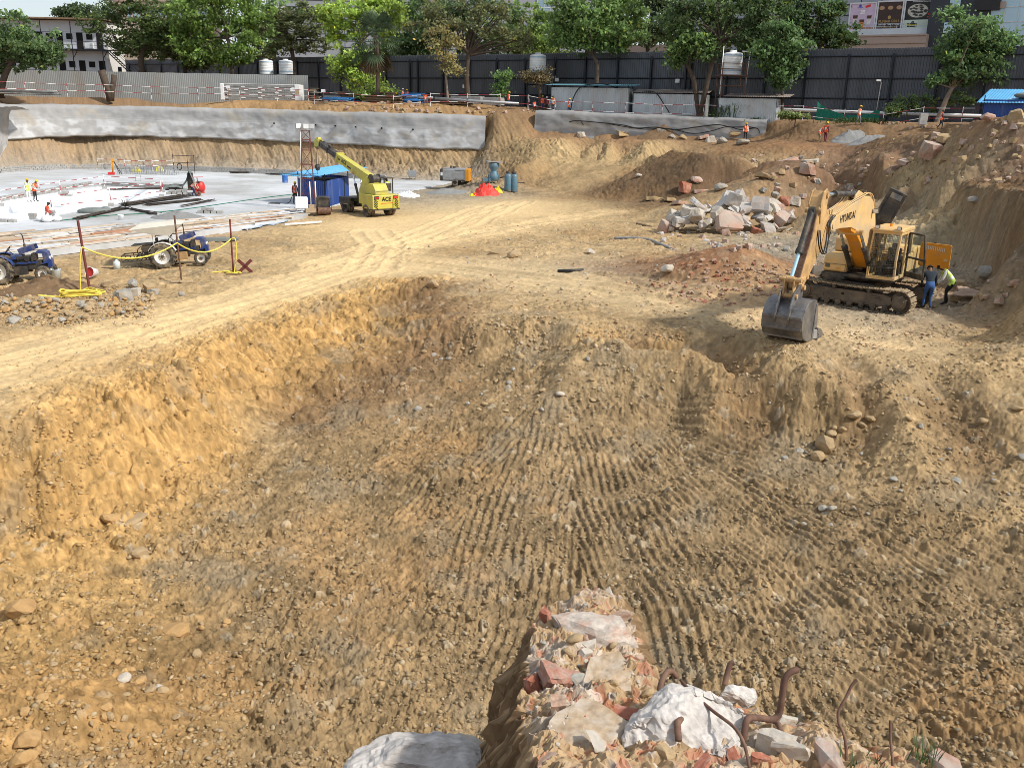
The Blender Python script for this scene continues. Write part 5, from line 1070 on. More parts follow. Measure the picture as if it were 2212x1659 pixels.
mb.build('hoist_rope', 'black_cable', cn); mb = MB(); mb.box(ht + V(0,0,-1.98), (.30,.22,.5)); mb.cyl(ht + V(0,-.14,-1.95), ht + V(0,.14,-1.95), .2, None, 14); hb_ = mb.build('hook_block', 'machine_dark', cn, .02)
mb = MB(); mb.tube(smooth_path([ht + V(0,0,-2.2), ht + V(0,0,-2.42), ht + V(.12,0,-2.58), ht + V(.04,0,-2.72), ht + V(-.12,0,-2.6)],5), .035, 7); mb.build('hook', 'panel_orange', hb_)
for s in (1, -1): cylinder('lift_cylinder', (2.7,1.25), (3.5,3.1), .18 + .30*s, .10, .55, 'chrome', cn)
mb = MB(); mb.cyl(BO + V(-.35,-.3,.15), BO + V(-.35,.3,.15), .34, None, 18); mb.cyl(BO + V(-.35,-.36,.15), BO + V(-.35,-.3,.15), .42, None, 18); mb.cyl(BO + V(-.35,.3,.15), BO + V(-.35,.36,.15), .42, None, 18); mb.build('winch_drum', 'machine_dark', cn)
mb = MB(); mb.tube([(3.0,1.25,.75),(4.3,1.25,.75)], .03, 6); mb.tube([(3.0,1.25,.95),(4.3,1.25,.95)], .03, 6); mb.build('side_guard', 'pipe_white', cn)
person(V(*(Matrix.Translation(cn.location) @ Matrix.Rotation(CA, 4, 'Z') @ V(.55,-.80,1.58))), CA, 'sit', 'person in a white helmet and lime vest seated at the crane controls', 'white', 'grey', 'vest_lime', 'helmet_white')
# ------------------------------------------------------------------ corrugated sheets
mat('sheet_grey', (.37,.385,.375), .45, .25, .12, .5, dirt=(.34,.30,.24), dirt_amt=.25, streak=True)
mat('sheet_zinc', (.50,.55,.58), .4, .3, .14, .6, dirt=(.36,.33,.30), dirt_amt=.3, streak=True)
mat('pale_timber', (.50,.38,.24), .85, 0, .2, 3); mat('carton_tan', (.42,.32,.21), .85, 0, .15, 2)
mat('sheet_dark', (.105,.115,.135), .5, .1, .22, .5, dirt=(.07,.072,.075), dirt_amt=.35, streak=True)
mat('post_dark', (.014,.018,.026), .5, .2, .15, 2); mat('roof_rusty', (.24,.21,.19), .7, .1, .25, 1.4, dirt=(.30,.17,.10), dirt_amt=.35)
mat('roof_teal', (.10,.24,.30), .5, .1, .15, 1.2); mat('timber', (.20,.125,.07), .85, 0, .3, 4, dirt=(.33,.26,.18), dirt_amt=.3)
mat('net_green', (.01,.16,.10), .8, 0, .15, 2); mat('tank_white', (.78,.79,.78), .4, 0, .05, 1.5, dirt=(.60,.58,.52), dirt_amt=.15); mat('tank_band', (.30,.45,.60), .5)
mat('panel_grey', (.24,.24,.23), .5, 0, .2, 3, dirt=(.40,.38,.34), dirt_amt=.3); mat('wrap_white', (.82,.82,.81), .4, 0, .06, 4, bump=.02, bscale=8); mat('rebar', (.05,.042,.036), .8, .3, .25, 8, dirt=(.14,.09,.06), dirt_amt=.3)
mat('sand_grey', (.23,.23,.22), .95, 0, .15, 8, bump=.01, bscale=40)
def corr(mb, a, b, h, pitch=.22, amp=.035, m=0, z0=0.0, jag=0.0, seed=0, top=None):
    """trapezoid-profile sheet wall from plan point a to b"""
    a = Vector(a); b = Vector(b); d = b - a; L = math.hypot(d.x, d.y); u = V(d.x/L, d.y/L, 0); n = V(u.y, -u.x, 0); N = max(2, int(L/pitch)); vs = []; rnd = random.Random(seed)
    prof = [(0,0),(.3,0),(.42,1),(.72,1),(.86,0)]; P_ = []
    sh = 0
    for k in range(N):
        if k % 5 == 0: sh = rnd.uniform(-jag, jag)
        for f, o in prof: P_.append(((k + f)/N*L, o*amp, sh))
    P_.append((L, 0, sh))
    for s, o, j in P_:
        p = a + u*s + n*o; zz = a.z + (b.z - a.z)*s/L; vs += [(p.x, p.y, zz + z0), (p.x, p.y, zz + z0 + (h if top is None else h + (top - h)*s/L) + j)]
    fs = [(2*i, 2*i+2, 2*i+3, 2*i+1) for i in range(len(P_)-1)]
    return mb.add(vs, fs, m)
def corr_roof(mb, c, lx, ly, tilt, M, m=0, pitch=.25, amp=.03, th=.02):
    """rippled roof sheet, ripples run along y; tilt about x"""
    N = int(lx/pitch); vs = []; prof = [(0,0),(.35,0),(.5,1),(.85,1)]; P_ = [((k + f)/N*lx - lx/2, o*amp) for k in range(N) for f, o in prof] + [(lx/2, 0)]
    Q = M @ Matrix.Translation(c) @ Matrix.Rotation(tilt, 4, 'X')
    for x, z in P_: vs += [(x,-ly/2,z), (x,ly/2,z), (x,-ly/2,z-th), (x,ly/2,z-th)]
    fs = []
    for i in range(len(P_)-1): a = 4*i; b = a + 4; fs += [(a, b, b+1, a+1), (a+2, a+3, b+3, b+2), (a, a+2, b+2, b), (a+1, b+1, b+3, a+3)]
    return mb.add(vs, fs, m, False, Q)
def shed(loc, rz, lx, ly, h, wall, roof, label, roof_h=None, tilt=.1, over=.3, rl=None, gap=.25):
    """sheet-clad hut; front wall along local x at y=-ly/2"""
    s = empty('site_shed', loc, rz, label, 'shed'); c = [(-lx/2,-ly/2,0),(lx/2,-ly/2,0),(lx/2,ly/2,0),(-lx/2,ly/2,0)]
    for i in range(4): mb = MB(); corr(mb, c[i], c[(i+1) % 4], h, seed=i, jag=.01); mb.build('wall', wall, s)
    for x, y, _ in c: mb = MB(); mb.box((x*.985, y*.985, (h + gap)/2), (.08,.08,h + gap + .25), 0); mb.build('post', 'post_dark', s)
    mb = MB(); corr_roof(mb, (rl or 0, 0, h + gap + .12), lx + over*2, ly + over*2, tilt, Matrix.Identity(4)); mb.build('roof', roof, s)
    mb = MB(); mb.box((0,0,h*.5), (lx-.3, ly-.3, h-.1)); mb.build('interior', 'dark_hole', s)
    return s
# ------------------------------------------------------------------ blue hut, light mast and gear around the crane
def zr(p, z=None): q = Vector(p); return q
A_ = P(645,440,ZS); B_ = P(703,448,ZS); C_ = P(754,434,ZS)
u1 = V(*(B_ - A_)); u2 = V(*(C_ - B_)); hut = empty('site_shed', V(*B_), 0, 'bright blue corrugated hut with a pale blue roof behind the light mast', 'shed')
a = -u1; b = V(0,0,0); c = u2.copy(); d = a + u2; hh = 2.1
for i, (p, q) in enumerate(((a,b),(b,c),(c,d),(d,a))): mb = MB(); corr(mb, p, q, hh, .25, .04, seed=i, jag=.015); mb.build('wall', 'sheet_blue', hut)
for p in (a,b,c,d): mb = MB(); mb.cyl(p*.98 + V(0,0,0), p*.98 + V(0,0,hh + .55), .045, None, 6); mb.build('post', 'post_dark', hut)
mb = MB(); mb.box((a+c)/2 + V(0,0,hh*.5), (u1.length*.55, u2.length*.5, hh*.9), math.atan2(u1.y,u1.x)); mb.build('interior', 'post_dark', hut)
mb = MB(); Qr = Matrix.Rotation(math.atan2(u1.y,u1.x), 4, 'Z'); corr_roof(mb, Qr.inverted() @ ((a+c)/2) + V(.0,.1,hh+.52), u1.length+.35, u2.length+.3, .10, Qr); mb.build('roof', 'roof_blue', hut)
mb = MB(); mb.box(Qr @ (Qr.inverted() @ ((a+c)/2) + V(0,-u2.length/2-.15,hh+.33)), (u1.length+.3,.06,.08), math.atan2(u1.y,u1.x)); mb.build('fascia', 'roof_teal', hut)
# mast
mp = P(667,452,ZS); ms = empty('light_mast', V(*mp), .2, 'tall red lattice mast with floodlights beside the blue hut', 'light mast'); mh = 6.1
mb = MB(); co = lambda k, z: V((.55 - .25*z/mh)*(1 if k in (0,3) else -1), (.55 - .25*z/mh)*(1 if k in (0,1) else -1), z)
for k in range(4): mb.cyl(co(k,0), co(k,mh), .035, None, 6)
lv = [0,1.2,2.4,3.5,4.6,5.4,mh]
for z0, z1 in zip(lv[:-1], lv[1:]):
    for k in range(4): mb.cyl(co(k,z1), co((k+1)%4,z1), .022, None, 5); mb.cyl(co(k,z0), co((k+1)%4,z1), .022, None, 5)
mb.build('lattice', 'mast_red', ms)
mb = MB(); mb.tube([(.62,-.5,0),(.58,-.42,2.2)], .05, 6); mb.tube([(-.6,-.5,.6),(-.48,-.35,3.0)], .045, 6); mb.tube([(-.5,-.4,3.6),(-.36,-.3,6.0)], .045, 6); mb.tube([(.2,-.58,.4),(.15,-.5,2.2)], .05, 6); mb.build('conduit', 'pipe_white', ms)
for x, y, rz in ((-.55,-.1,.5),(.05,-.25,0),(.5,-.1,-.4)):
    mb = MB(); mb.box((x,y,mh+.32), (.46,.12,.40), rz, rot=None); l = mb.build('floodlight', 'grey_metal', ms, .02); mb = MB(); mb.box((x+.07*math.sin(rz),y-.07*math.cos(rz),mh+.32), (.40,.01,.34), rz); mb.build('lens', 'sign_white', l); mb = MB(); mb.cyl((x,y,mh-.05), (x,y,mh+.15), .03, None, 6); mb.build('bracket', 'grey_metal', l)
def thing1(name, label, cat, mb, mats, loc, rz=0, bevel=0, group=None):
    o = mb.build(name, mats, None, bevel); o.location = loc; o.rotation_euler = (0,0,rz); return tag(o, label, cat, group)
# white wrapped unit, roller, drums
q = V(*P(652,459,ZS)); t = empty('generator_cover', q, .25, 'white sheeted box on a stand before the blue hut', 'covered generator')
mb = MB(); mb.box((0,0,.75), (1.0,.8,.85), taper=.95); mb.build('cover', 'wrap_white', t, .05); mb = MB()
for x in (-.42,.42):
    for y in (-.32,.32): mb.box((x,y,.17), (.06,.06,.36))
mb.box((0,0,.33), (1.1,.9,.05)); mb.build('stand', 'grey_metal', t)
q = V(*P(699,463,-7.75)); t = empty('plate_roller', q, .35, 'small dark walk behind roller standing by the light mast', 'roller')
mb = MB(); mb.box((0,.1,.85), (.95,.75,.85)); mb.box((0,.1,1.32), (.7,.6,.12)); mb.build('engine_case', 'machine_dark', t, .05); mb = MB()
for y in (-.3,.42): mb.cyl((-.5,y,.28), (.5,y,.28), .28, None, 22)
mb.build('drum', 'rust', t); mb = MB(); mb.tube([(-.55,-.4,.3),(-.55,-.4,1.35),(.55,-.4,1.35),(.55,-.4,.3)], .035, 6); mb.build('frame', 'machine_dark', t)
mb = MB(); mb.lathe([(0,0),(.30,0),(.31,.04),(.29,.08),(.30,.30),(.31,.33),(.30,.36),(.30,.62),(.31,.65),(.30,.68),(.29,.92),(.31,.96),(.29,.96),(.28,.92),(0,.92)], 20); thing1('drum', 'upright blue plastic drum on the slab beyond the blue hut', 'drum', mb, 'drum_blue', V(*P(616,395,ZS)), 0, 0)
mb = MB(); mb.box((0,0,.3), (.9,.5,.34)); mb.box((.1,.05,.6), (.5,.4,.26)); mb.box((-.3,0,.1),(.4,.4,.2)); thing1('carton', 'low pile of cardboard cartons at the foot of the light mast', 'cartons', mb, 'carton_tan', V(*P(672,463,-7.72)), .4, .01)
q = V(*P(681,452,-7.72)); mb = MB(); mb.box((0,0,.08), (3.0,.14,.10)); thing1('timber_batten', 'single pale batten lying on the dirt below the light mast', 'batten', mb, 'rail_white', V(*P(655,485,-7.8)) + V(0,0,.02), .75)
# air compressor trailer
q = G(985, 402); t = empty('compressor_trailer', V(*q) + V(0,.5,0), -.12, 'grey and orange towed air compressor on two wheels', 'air compressor')
mb = MB(); mb.box((-.15,0,1.12), (2.4,1.5,1.1)); mb.box((-.2,0,1.72), (2.3,1.4,.12)); mb.build('housing', 'grey_metal', t, .06); mb = MB(); mb.box((1.24,0,1.12), (.42,1.52,1.22)); mb.build('end_panel', 'panel_orange', t, .05); mb = MB(); mb.box((-1.42,0,1.1), (.30,1.52,1.2)); mb.box((-.1,0,.55), (2.9,1.2,.12)); mb.build('radiator_end', 'machine_dark', t, .03)
mb = MB(); mb.box((-1.40,-.775,1.2), (.22,.01,.35)); mb.build('notice', 'sign_white', t); mb = MB(); mb.cyl((-.5,-.2,1.78), (-.5,-.2,2.0), .12, None, 12); mb.build('exhaust', 'machine_dark', t); mb = MB(); mb.cyl((-.2,.1,1.78), (-.2,.1,1.92), .18, None, 12); mb.build('air_filter', 'machine_dark', t)
for s in (1,-1): wheel('wheel', (0,.78*s,.34), .34, .2, t, .55, 'machine_dark')
mb = MB(); mb.tube([(1.4,0,.5),(2.6,0,.42)], .05, 8); mb.tube([(2.4,0,.45),(2.4,0,.05)], .04, 6); mb.build('drawbar', 'machine_dark', t); mb = MB(); mb.tube([(.0,-.765,.72),(.9,-.765,.72)], .02, 4); mb.tube([(.0,-.765,1.58),(.9,-.765,1.58)], .015, 4); mb.box((.98,-.77,1.15), (.02,.02,.95)); mb.build('trim', 'machine_dark', t)
lettering('lettering', '7', .5, frame_M(V(1.455,0,1.2),(0,1,0),(0,0,1)), 'decal_black', t)
q = G(1066, 399); t = empty('concrete_sprayer', V(*q) + V(0,.3,0), .2, 'upright blue concrete spraying machine with a tray on top', 'spraying machine')
mb = MB(); mb.lathe([(.45,.25),(.55,.35),(.55,.8),(.32,1.15),(.30,1.25),(.50,1.55),(.52,1.95),(.46,2.0)], 20); mb.build('pressure_vessel', 'pot_blue', t); mb = MB(); mb.box((.05,0,2.1), (1.5,1.1,.07), rot=Euler((0,.06,0))); mb.build('tray', 'grey_metal', t); mb = MB()
for x in (-.5,.5):
    for y in (-.45,.45): mb.cyl((x,y,0), (x,y,1.2), .035, None, 6)
mb.box((-.7,0,.35), (.9,.8,.3)); mb.build('frame', 'pot_blue', t); mb = MB(); mb.tube(smooth_path([(.5,0,.5),(1.2,-.3,.6),(2.0,-.2,.1),(3.2,.2,.05)],6), .06, 6); mb.build('hose', 'black_cable', t)
for k, (px, py, lab) in enumerate(((1097,414,'tall blue pressure cylinder, the shorter of the standing pair'),(1110,416,'tall blue pressure cylinder with a black foot, the taller of the standing pair'))):
    mb = MB(); h = 1.75 + .1*k; mb.lathe([(0,.08),(.33,.08),(.36,.2),(.36,h-.25),(.30,h-.08),(.12,h),(.08,h+.08),(0,h+.08)], 18); q = G(px, py); o = thing1('gas_cylinder', lab, 'pressure cylinder', mb, 'pot_blue', V(*q) + V(0,.15*k,-.03)); mb = MB(); mb.lathe([(.37,0),(.37,.12),(.2,.12)], 18); mb.build('foot_ring', 'machine_dark', o); mb = MB(); mb.cyl((0,0,h+.05), (0,0,h+.2), .05, None, 8); mb.lathe([(.2,h-.02),(.22,h+.22),(.20,h+.22)], 14); mb.build('valve_guard', 'machine_dark', o)
# heaps of cloth and sand
def heap(name, label, cat, loc, rx, ry, h, matn, seed, rough=.25, n=34, sharp=False):
    vs = []; fs = []; c = V(*loc)
    R_ = [i/(n//2) for i in range(n//2 + 1)]; X = []; Y = []; Z = []
    for i, r in enumerate(R_):
        for k in range(n):
            a = 2*PI*k/n; X.append(c.x + rx*r*math.cos(a)); Y.append(c.y + ry*r*math.sin(a)); Z.append((1 - r)**(1.0 if sharp else .75)*(1 if r < 1 else 0))
    X = np.array(X); Y = np.array(Y); Z = np.array(Z); g = hz_many(X, Y); nz = fbm(X*1.7/max(rx,.5) + seed, Y*1.7/max(ry,.5), 4, seed, .6, True) if not sharp else fbm(X*2, Y*2, 3, seed)*.4
    if c.z > g.max() + .1: g = np.maximum(g, ZS)
    Zf = g + np.where(Z > 0, h*Z*(1 + rough*2*nz) , -.05) + (.02)
    vs = list(zip(X, Y, Zf)); fs = [(i*n + k, i*n + (k+1) % n, (i+1)*n + (k+1) % n, (i+1)*n + k) for i in range(len(R_)-1) for k in range(n)]; fs = [f[::-1] for f in fs]
    me = bpy.data.meshes.new(name); me.from_pydata(vs, [], fs); me.polygons.foreach_set('use_smooth', [sharp]*len(fs)); return tag(link(name, me, matn), label, cat)
q = G(1049, 421); heap('tarpaulin', 'crumpled bright red tarpaulin heap on the dirt by the compressor', 'tarpaulin', q, 1.35, .95, .95, 'tarp_red', 301, .5)
q = G(1026, 423); heap('tarpaulin', 'scrap of yellow sheeting at the open side of the red tarpaulin', 'tarpaulin', q, .6, .4, .28, 'tarp_yellow', 302, .5)
q = G(1075, 417); heap('tarpaulin', 'small yellow sheet tucked behind the red tarpaulin', 'tarpaulin', q + np.array([0,.4,0]), .5, .4, .45, 'tarp_yellow', 303, .5)
q = G(965, 417); heap('sand_heap', 'low heap of dark grey sand beside the towed compressor', 'sand heap', q, 2.2, 1.3, .5, 'sand_grey', 304, .2, sharp=True)
q = G(881, 425); heap('sand_heap', 'whitish heap of sheeting and sand near the end of the slab', 'sand heap', q, 1.2, .9, .45, 'bag_white', 305, .4)
heap('sand_heap', 'grey sand heap on the slab before the sump', 'sand heap', P(385,470,ZS+.02), 2.0, 1.5, .5, 'sand_grey', 306, .2, sharp=True)
q = V(*P(891,387,ZS)); t = empty('switch_cabinet', q, 0, 'small grey electrical cabinet on legs at the far end of the slab', 'cabinet'); mb = MB(); mb.box((0,0,.62), (.9,.5,.75)); mb.build('box', 'grey_metal', t, .02); mb = MB(); [mb.box((x,0,.13), (.06,.4,.28)) for x in (-.38,.38)]; mb.build('legs_frame', 'grey_metal', t)
# slab clutter: rebar bundles, blocks, mixer, bender, cover sheet
def bundle(p0, p1, n, spread, label, r=.03, z=.05, bend=0.0):
    a = V(*p0); b = V(*p1); mb = MB(); rnd = random.Random(int(a.x*10)); nn = V(-(b-a).y, (b-a).x, 0).normalized()
    for k in range(n):
        o = nn*rnd.uniform(-spread, spread); e = nn*rnd.uniform(-spread, spread)*1.5; t0 = rnd.uniform(0,.12); t1 = rnd.uniform(.85,1)
        h = z + rnd.uniform(0,.12); m_ = (a.lerp(b,.5) + (o+e)/2) + V(0,0,h + bend); mb.tube([a.lerp(b,t0) + o + V(0,0,h), m_, a.lerp(b,t1) + e + V(0,0,h)], r, 5)
    return thing1('rebar_bundle', label, 'reinforcing bars', mb, 'rebar', (0,0,0))
sz = lambda x, y: P(x, y, ZS)
bundle(sz(262,447), sz(405,426), 34, .45, 'long dark bundle of reinforcing bars ending at the red mixer', .035, .12)
bundle(sz(160,477), sz(275,450), 18, .28, 'dark bars lying from the white bags to the bar bundle')
bundle(sz(270,452), sz(345,466), 10, .25, 'short dark bars crossing towards the grey sand heap')
bundle(sz(310,446), sz(440,433), 14, .35, 'lower dark bar bundle on the slab beside the red mixer')
bundle(sz(390,449), sz(465,434), 8, .25, 'thin dark bars lying clear at the end of the lower bundle', .02)
bundle(sz(495,375), sz(545,375), 14, .5, 'dark bars stacked against the far block wall beyond the blue drum')
bundle(sz(575,378), sz(650,381), 10, .4, 'long thin dark bars along the far block wall behind the hut', .03)
bundle(sz(225,412), sz(385,408), 7, .25, 'dark bars laid on the block kerb behind the sump', .03)
rnd = random.Random(5); mb = MB(); c0 = sz(270,449)
for k in range(46): a = rnd.uniform(0,2*PI); e = rnd.uniform(.1,1.1); L = rnd.uniform(.3,.8); mb.tube([V(0,0,.1), V(math.cos(a)*L*math.cos(e), math.sin(a)*L*math.cos(e), .1 + L*math.sin(e))], .014, 4)
thing1('wire_tangle', 'spiky tangle of dark tie wire on the bar bundle', 'wire tangle', mb, 'rebar', V(*c0))
mb = MB(); rnd = random.Random(8)
for x in np.linspace(-3.4,3.4,34):
    for y in (-.5,.1,.6): mb.cyl((x + rnd.uniform(-.05,.05),y,-.1), (x + rnd.uniform(-.12,.12),y + rnd.uniform(-.1,.1), rnd.uniform(.75,1.15)), .022, None, 5)
for z in (.3,.6):
    for y in (-.5,.6): mb.tube([(-3.4,y,z),(3.4,y,z)], .018, 4)
thing1('starter_bars', 'field of upright starter bars inside the guard rail by the far block wall', 'starter bars', mb, 'grey_metal', V(*sz(318,377)), -.05)
def stack_blocks(px, py, lay, label, rz=0):
    mb = MB()
    for x, z in lay: mb.box((x, random.uniform(-.03,.03), .11 + z*.21), (.42,.40,.20), random.uniform(-.08,.08))
    thing1('block_stack', label, 'block stack', mb, 'block', V(*sz(px,py)), rz, .008)
stack_blocks(451,461,[(-.6,0),(-.1,0),(.4,0),(.85,0),(-.3,1),(.15,1)], 'stack of dark grey blocks on the deck edge between sand heap and hut', .1)
stack_blocks(78,474,[(-.15,0),(.3,0),(-.2,1)], 'small stack of grey blocks on the lip of the sump by the white bags')
stack_blocks(8,480,[(-.4,0),(.1,0),(.6,0)], 'row of grey blocks on the sump lip at the picture edge')
stack_blocks(387,420,[(-.9,0),(-.4,0),(.1,0),(.6,0),(1.1,0),(-.6,1),(0,1),(.5,1)], 'low stack of blocks under the grey cover by the red mixer', .1)
stack_blocks(138,424,[(0,0),(.5,0),(.2,1)], 'pair of blocks with one on top beside the rail on the sump kerb')
q = V(*sz(430,423)); t = empty('concrete_mixer', q, .5, 'red concrete mixer on two wheels beside the bar bundle', 'concrete mixer')
mb = MB(); mb.lathe([(.12,.35),(.42,.45),(.50,.75),(.36,1.15),(.26,1.25)], 18, 0, Matrix.Rotation(.15,4,'Y')); mb.build('drum', 'red_paint', t); mb = MB(); mb.box((0,0,.38), (.9,.6,.3)); mb.tube([(0,.3,.4),(0,.35,1.6)], .04, 6); mb.tube([(0,-.3,.4),(0,.35,1.6)], .03, 6); mb.tube([(-.4,.35,1.6),(.5,.35,1.6)], .03, 6); mb.build('frame', 'red_paint', t)
for s in (1,-1): wheel('wheel', (-.1,.42*s,.22), .22, .12, t, .5, 'red_paint')
q = V(*sz(395,411)); t = empty('cover_sheet', q, .2, 'dark grey tarpaulin draped up over gear by the bar bundle', 'tarpaulin'); mb = MB(); rnd = random.Random(2)
vs = []; 
for i in range(9):
    for j in range(7): x = -1.9 + i*.38; y = -.7 + j*.23; vs.append((x, y, max(.25, 1.95*math.exp(-((x-.75)/.42)**2)) + .35*math.exp(-((x+.6)/.8)**2) + rnd.uniform(-.08,.08) - .25*abs(y)))
mb.add(vs, [(i*7+j, i*7+j+7, i*7+j+8, i*7+j+1) for i in range(8) for j in range(6)]); mb.build('sheet', 'tarp_grey', t); mb = MB(); mb.box((.75,0,.8), (.5,.5,1.6)); mb.box((-.6,0,.25), (1.2,.7,.5)); mb.build('gear', 'machine_dark', t)
q = V(*sz(246,378)); t = empty('bar_bender', q, .3, 'yellow tripod hoist with a red base by the starter bars', 'hoist'); mb = MB(); mb.tube([(-.1,0,.2),(.05,0,1.75)], .09, 6); mb.box((0,0,1.6), (.35,.25,.3)); mb.build('post', 'panel_orange', t); mb = MB(); mb.tube([(.05,0,1.65),(.85,.1,.05)], .04, 6); mb.tube([(.05,0,1.65),(.6,.5,.05)], .04, 6); mb.build('stay', 'machine_dark', t); mb = MB(); mb.box((-.25,0,.15), (.7,.5,.28)); mb.build('base', 'red_paint', t, .02)
for px, py, lab in ((295,372,'yellow machine cover beside the upright starter bars'),(345,370,'larger yellow hood at the end of the starter bars')): 
    mb = MB(); mb.prism([(-.45,0),(.5,0),(.35,.45),(-.1,.6),(-.4,.35)], .6); thing1('machine_cover', lab, 'machine cover', mb, 'tarp_yellow', V(*sz(px,py)), .3, .05)
q = V(*sz(376,374)); mb = MB()
for x in (0,1.7,2.5): mb.cyl((x,0,0),(x,0,2.1),.035,None,6)
for z in (1.2,2.0): mb.tube([(0,0,z),(2.5,0,z)], .03, 5)
mb.tube([V(.75+.28*math.cos(a),-.1,.75+.35*math.sin(a)) for a in np.linspace(0,2*PI,15)[:-1]], .05, 6, closed=True); thing1('tube_rack', 'dark tube frame with a hanging hose coil by the far block wall', 'frame', mb, 'post_dark', q, -.05)
mb = MB()
for dx, dy, s in ((0,0,1),(.5,.2,.9),(-.55,.1,.85),(.1,-.35,.9)): mb.ball((dx,dy,.22*s), .42*s, 10, 0, None, (1,.8,.55)); mb.cyl((dx,dy,.4*s),(dx+.05,dy,.62*s),.10,.03,7)
thing1('cement_bag', 'cluster of white sacks on the sump lip beside the sitting worker', 'sacks', mb, 'bag_white', V(*sz(104,479)))
mb = MB(); mb.ball((0,0,.12), .9, 12, 0, None, (1.3,.45,.32)); mb.ball((.8,.1,.2), .4, 8, 0, None, (1,.6,.7)); thing1('tool_bag', 'dark grey bag lying flat near the lower rail of the sump', 'bag', mb, 'tarp_grey', V(*sz(203,460)), .3)
mb = MB(); mb.tube(smooth_path([V(*P(x,y,ZS)) + V(0,0,.04) for x, y in ((130,478),(220,468),(330,461),(430,449),(560,430),(640,420))],8), .03, 5); tag(mb.build('hose', 'net_green'), 'thin green hose trailing across the slab to the blue hut', 'hose')
mb = MB(); mb.lathe([(0,0),(.17,0),(.21,.32),(.22,.34)], 14); thing1('bucket', 'pale bucket standing on the deck before the grey sand heap', 'bucket', mb, 'bag_white', V(*sz(262,475)))
mb = MB(); [mb.tube([(x-.3,y,0),(x+.3,y+.1,.02)], .02, 4) for x, y in ((0,0),(.1,.3),(-.2,.2))]; mb.tube([(-.2,-.1,.02),(-.4,.35,.5),(.1,.5,.55),(.3,.05,.02)], .03, 5); thing1('wire_loop', 'small bent pale wire frame lying on the slab', 'wire frame', mb, 'grey_metal', V(*sz(298,391)))
# rope line on stakes
def stake(px, py, h, lean, matn, label, r=.045):
    q = V(*G(px, py)); mb = MB(); top = V(lean[0], lean[1], h); mb.cyl((0,0,-.15), top, r, r, 8); tag(mb.build('stake', matn), label, 'stake', 'stakes of the rope line').location = q; return q, q + top
q1, t1 = stake(197,641,3.35,(-.22,0,0),'mast_red','dark red leaning stake standing in the stone heap beside the coiled rope',.06)
q2, t2 = stake(393,611,3.2,(-.10,0,0),'rust','rusty brown stake with a cross foot before the canopied tractor',.045)
q3, t3 = stake(504,588,2.75,(.0,0,0),'mast_red','thin dark red stake beside the crossed timber marker',.045)
mb = MB(); mb.box((0,0,.05), (1.0,.10,.08), .1); mb.box((0,0,.09), (.10,.45,.07), .1); thing1('timber_cross', 'pale timber cross foot under the rusty stake', 'timber foot', mb, 'pale_timber', q2, .05)
def sag(a, b, s, n=14): return [a.lerp(b, k/n) - V(0,0,s*4*(k/n)*(1-k/n)) for k in range(n+1)]
a1 = q1.lerp(t1,.66) + V(0,-.07,0); a2 = q2.lerp(t2,.60) + V(0,-.06,0); a3 = q3.lerp(t3,.64) + V(0,-.06,0)
mb = MB(); mb.tube(sag(a1,a2,.62) + sag(a2,a3,.55)[1:], .034, 7); tag(mb.build('rope', 'rope_yellow'), 'yellow rope sagging in two spans between the stakes', 'rope')
mb = MB(); gg = lambda dx, dy: V(q1.x + dx, q1.y + dy, hz(q1.x + dx, q1.y + dy) + .05); rnd = random.Random(11)
pts = [a1, a1 + V(-.12,-.05,-.6), a1 + V(-.2,-.05,-1.4), gg(-.3,-.15)]; c = (-.1,-.75)
for k in range(34):
    a = k*1.05 + rnd.uniform(-.3,.3); r = .5 + .35*rnd.random(); pts.append(gg(c[0] + r*1.25*math.cos(a), c[1] + r*.75*math.sin(a)) + V(0,0,.03 + .05*(k % 4) + .006*k))
pts += [gg(-1.0,-1.0), gg(-1.5,-1.25), gg(-1.75,-1.15), gg(-1.3,-1.0), gg(-.6,-1.2)]
mb.tube(smooth_path(pts,5), .034, 6); tag(mb.build('rope', 'rope_yellow'), 'coiled heap of yellow rope hanging down from the leaning stake', 'rope')
mb = MB(); g3 = q3 + V(.1,-.1,.05); pts = [a3, a3 + V(.22,0,.0), a3 + V(.25,0,-.7), a3 + V(.1,0,-1.5), g3] + [g3 + V(.45*math.cos(k*1.3)*rnd.uniform(.5,1.1) - .1, .22*math.sin(k*1.3), .03*(k%3)) for k in range(12)] + [g3 + V(-1.3,-.25,0)]
mb.tube(smooth_path(pts,5), .03, 6); tag(mb.build('rope', 'rope_yellow'), 'end of yellow rope hanging and knotted at the foot of the thin stake', 'rope')
q = V(*G(530, 588)); mb = MB()
for s in (1,-1): mb.box((0,0,.36), (.95,.05,.16), rot=Euler((0,s*.78,0)))
thing1('marker', 'dark crossed timber marker leaning on the ground by the thin stake', 'marker', mb, 'mast_red', q, .15)
mb = MB(); mb.box((0,0,.05), (1.1,.07,.05), rot=Euler((0,.08,0))); thing1('batten', 'short brown batten lying under the crossed marker', 'batten', mb, 'timber', V(*G(512,592)), .4)
for px, py, lab, mt, lie in ((122,605,'clear plastic bucket standing behind the stone heap','plastic_clear',0),(207,601,'red paint pail lying on its side behind the leaning stake','bag_white',1)):
    mb = MB(); mb.lathe([(0,0),(.20,0),(.25,.44),(.265,.46),(.24,.46),(.19,.03),(0,.03)], 18); o = thing1('pail', lab, 'bucket', mb, mt, V(*G(px,py)))
    if lie: o.rotation_euler = (R(78),0,R(-12)); o.location.z += .22; mb = MB(); mb.cyl((0,0,.06),(0,0,.40),.195,.235,16,0,True); mb.build('paint', 'red_paint', o)
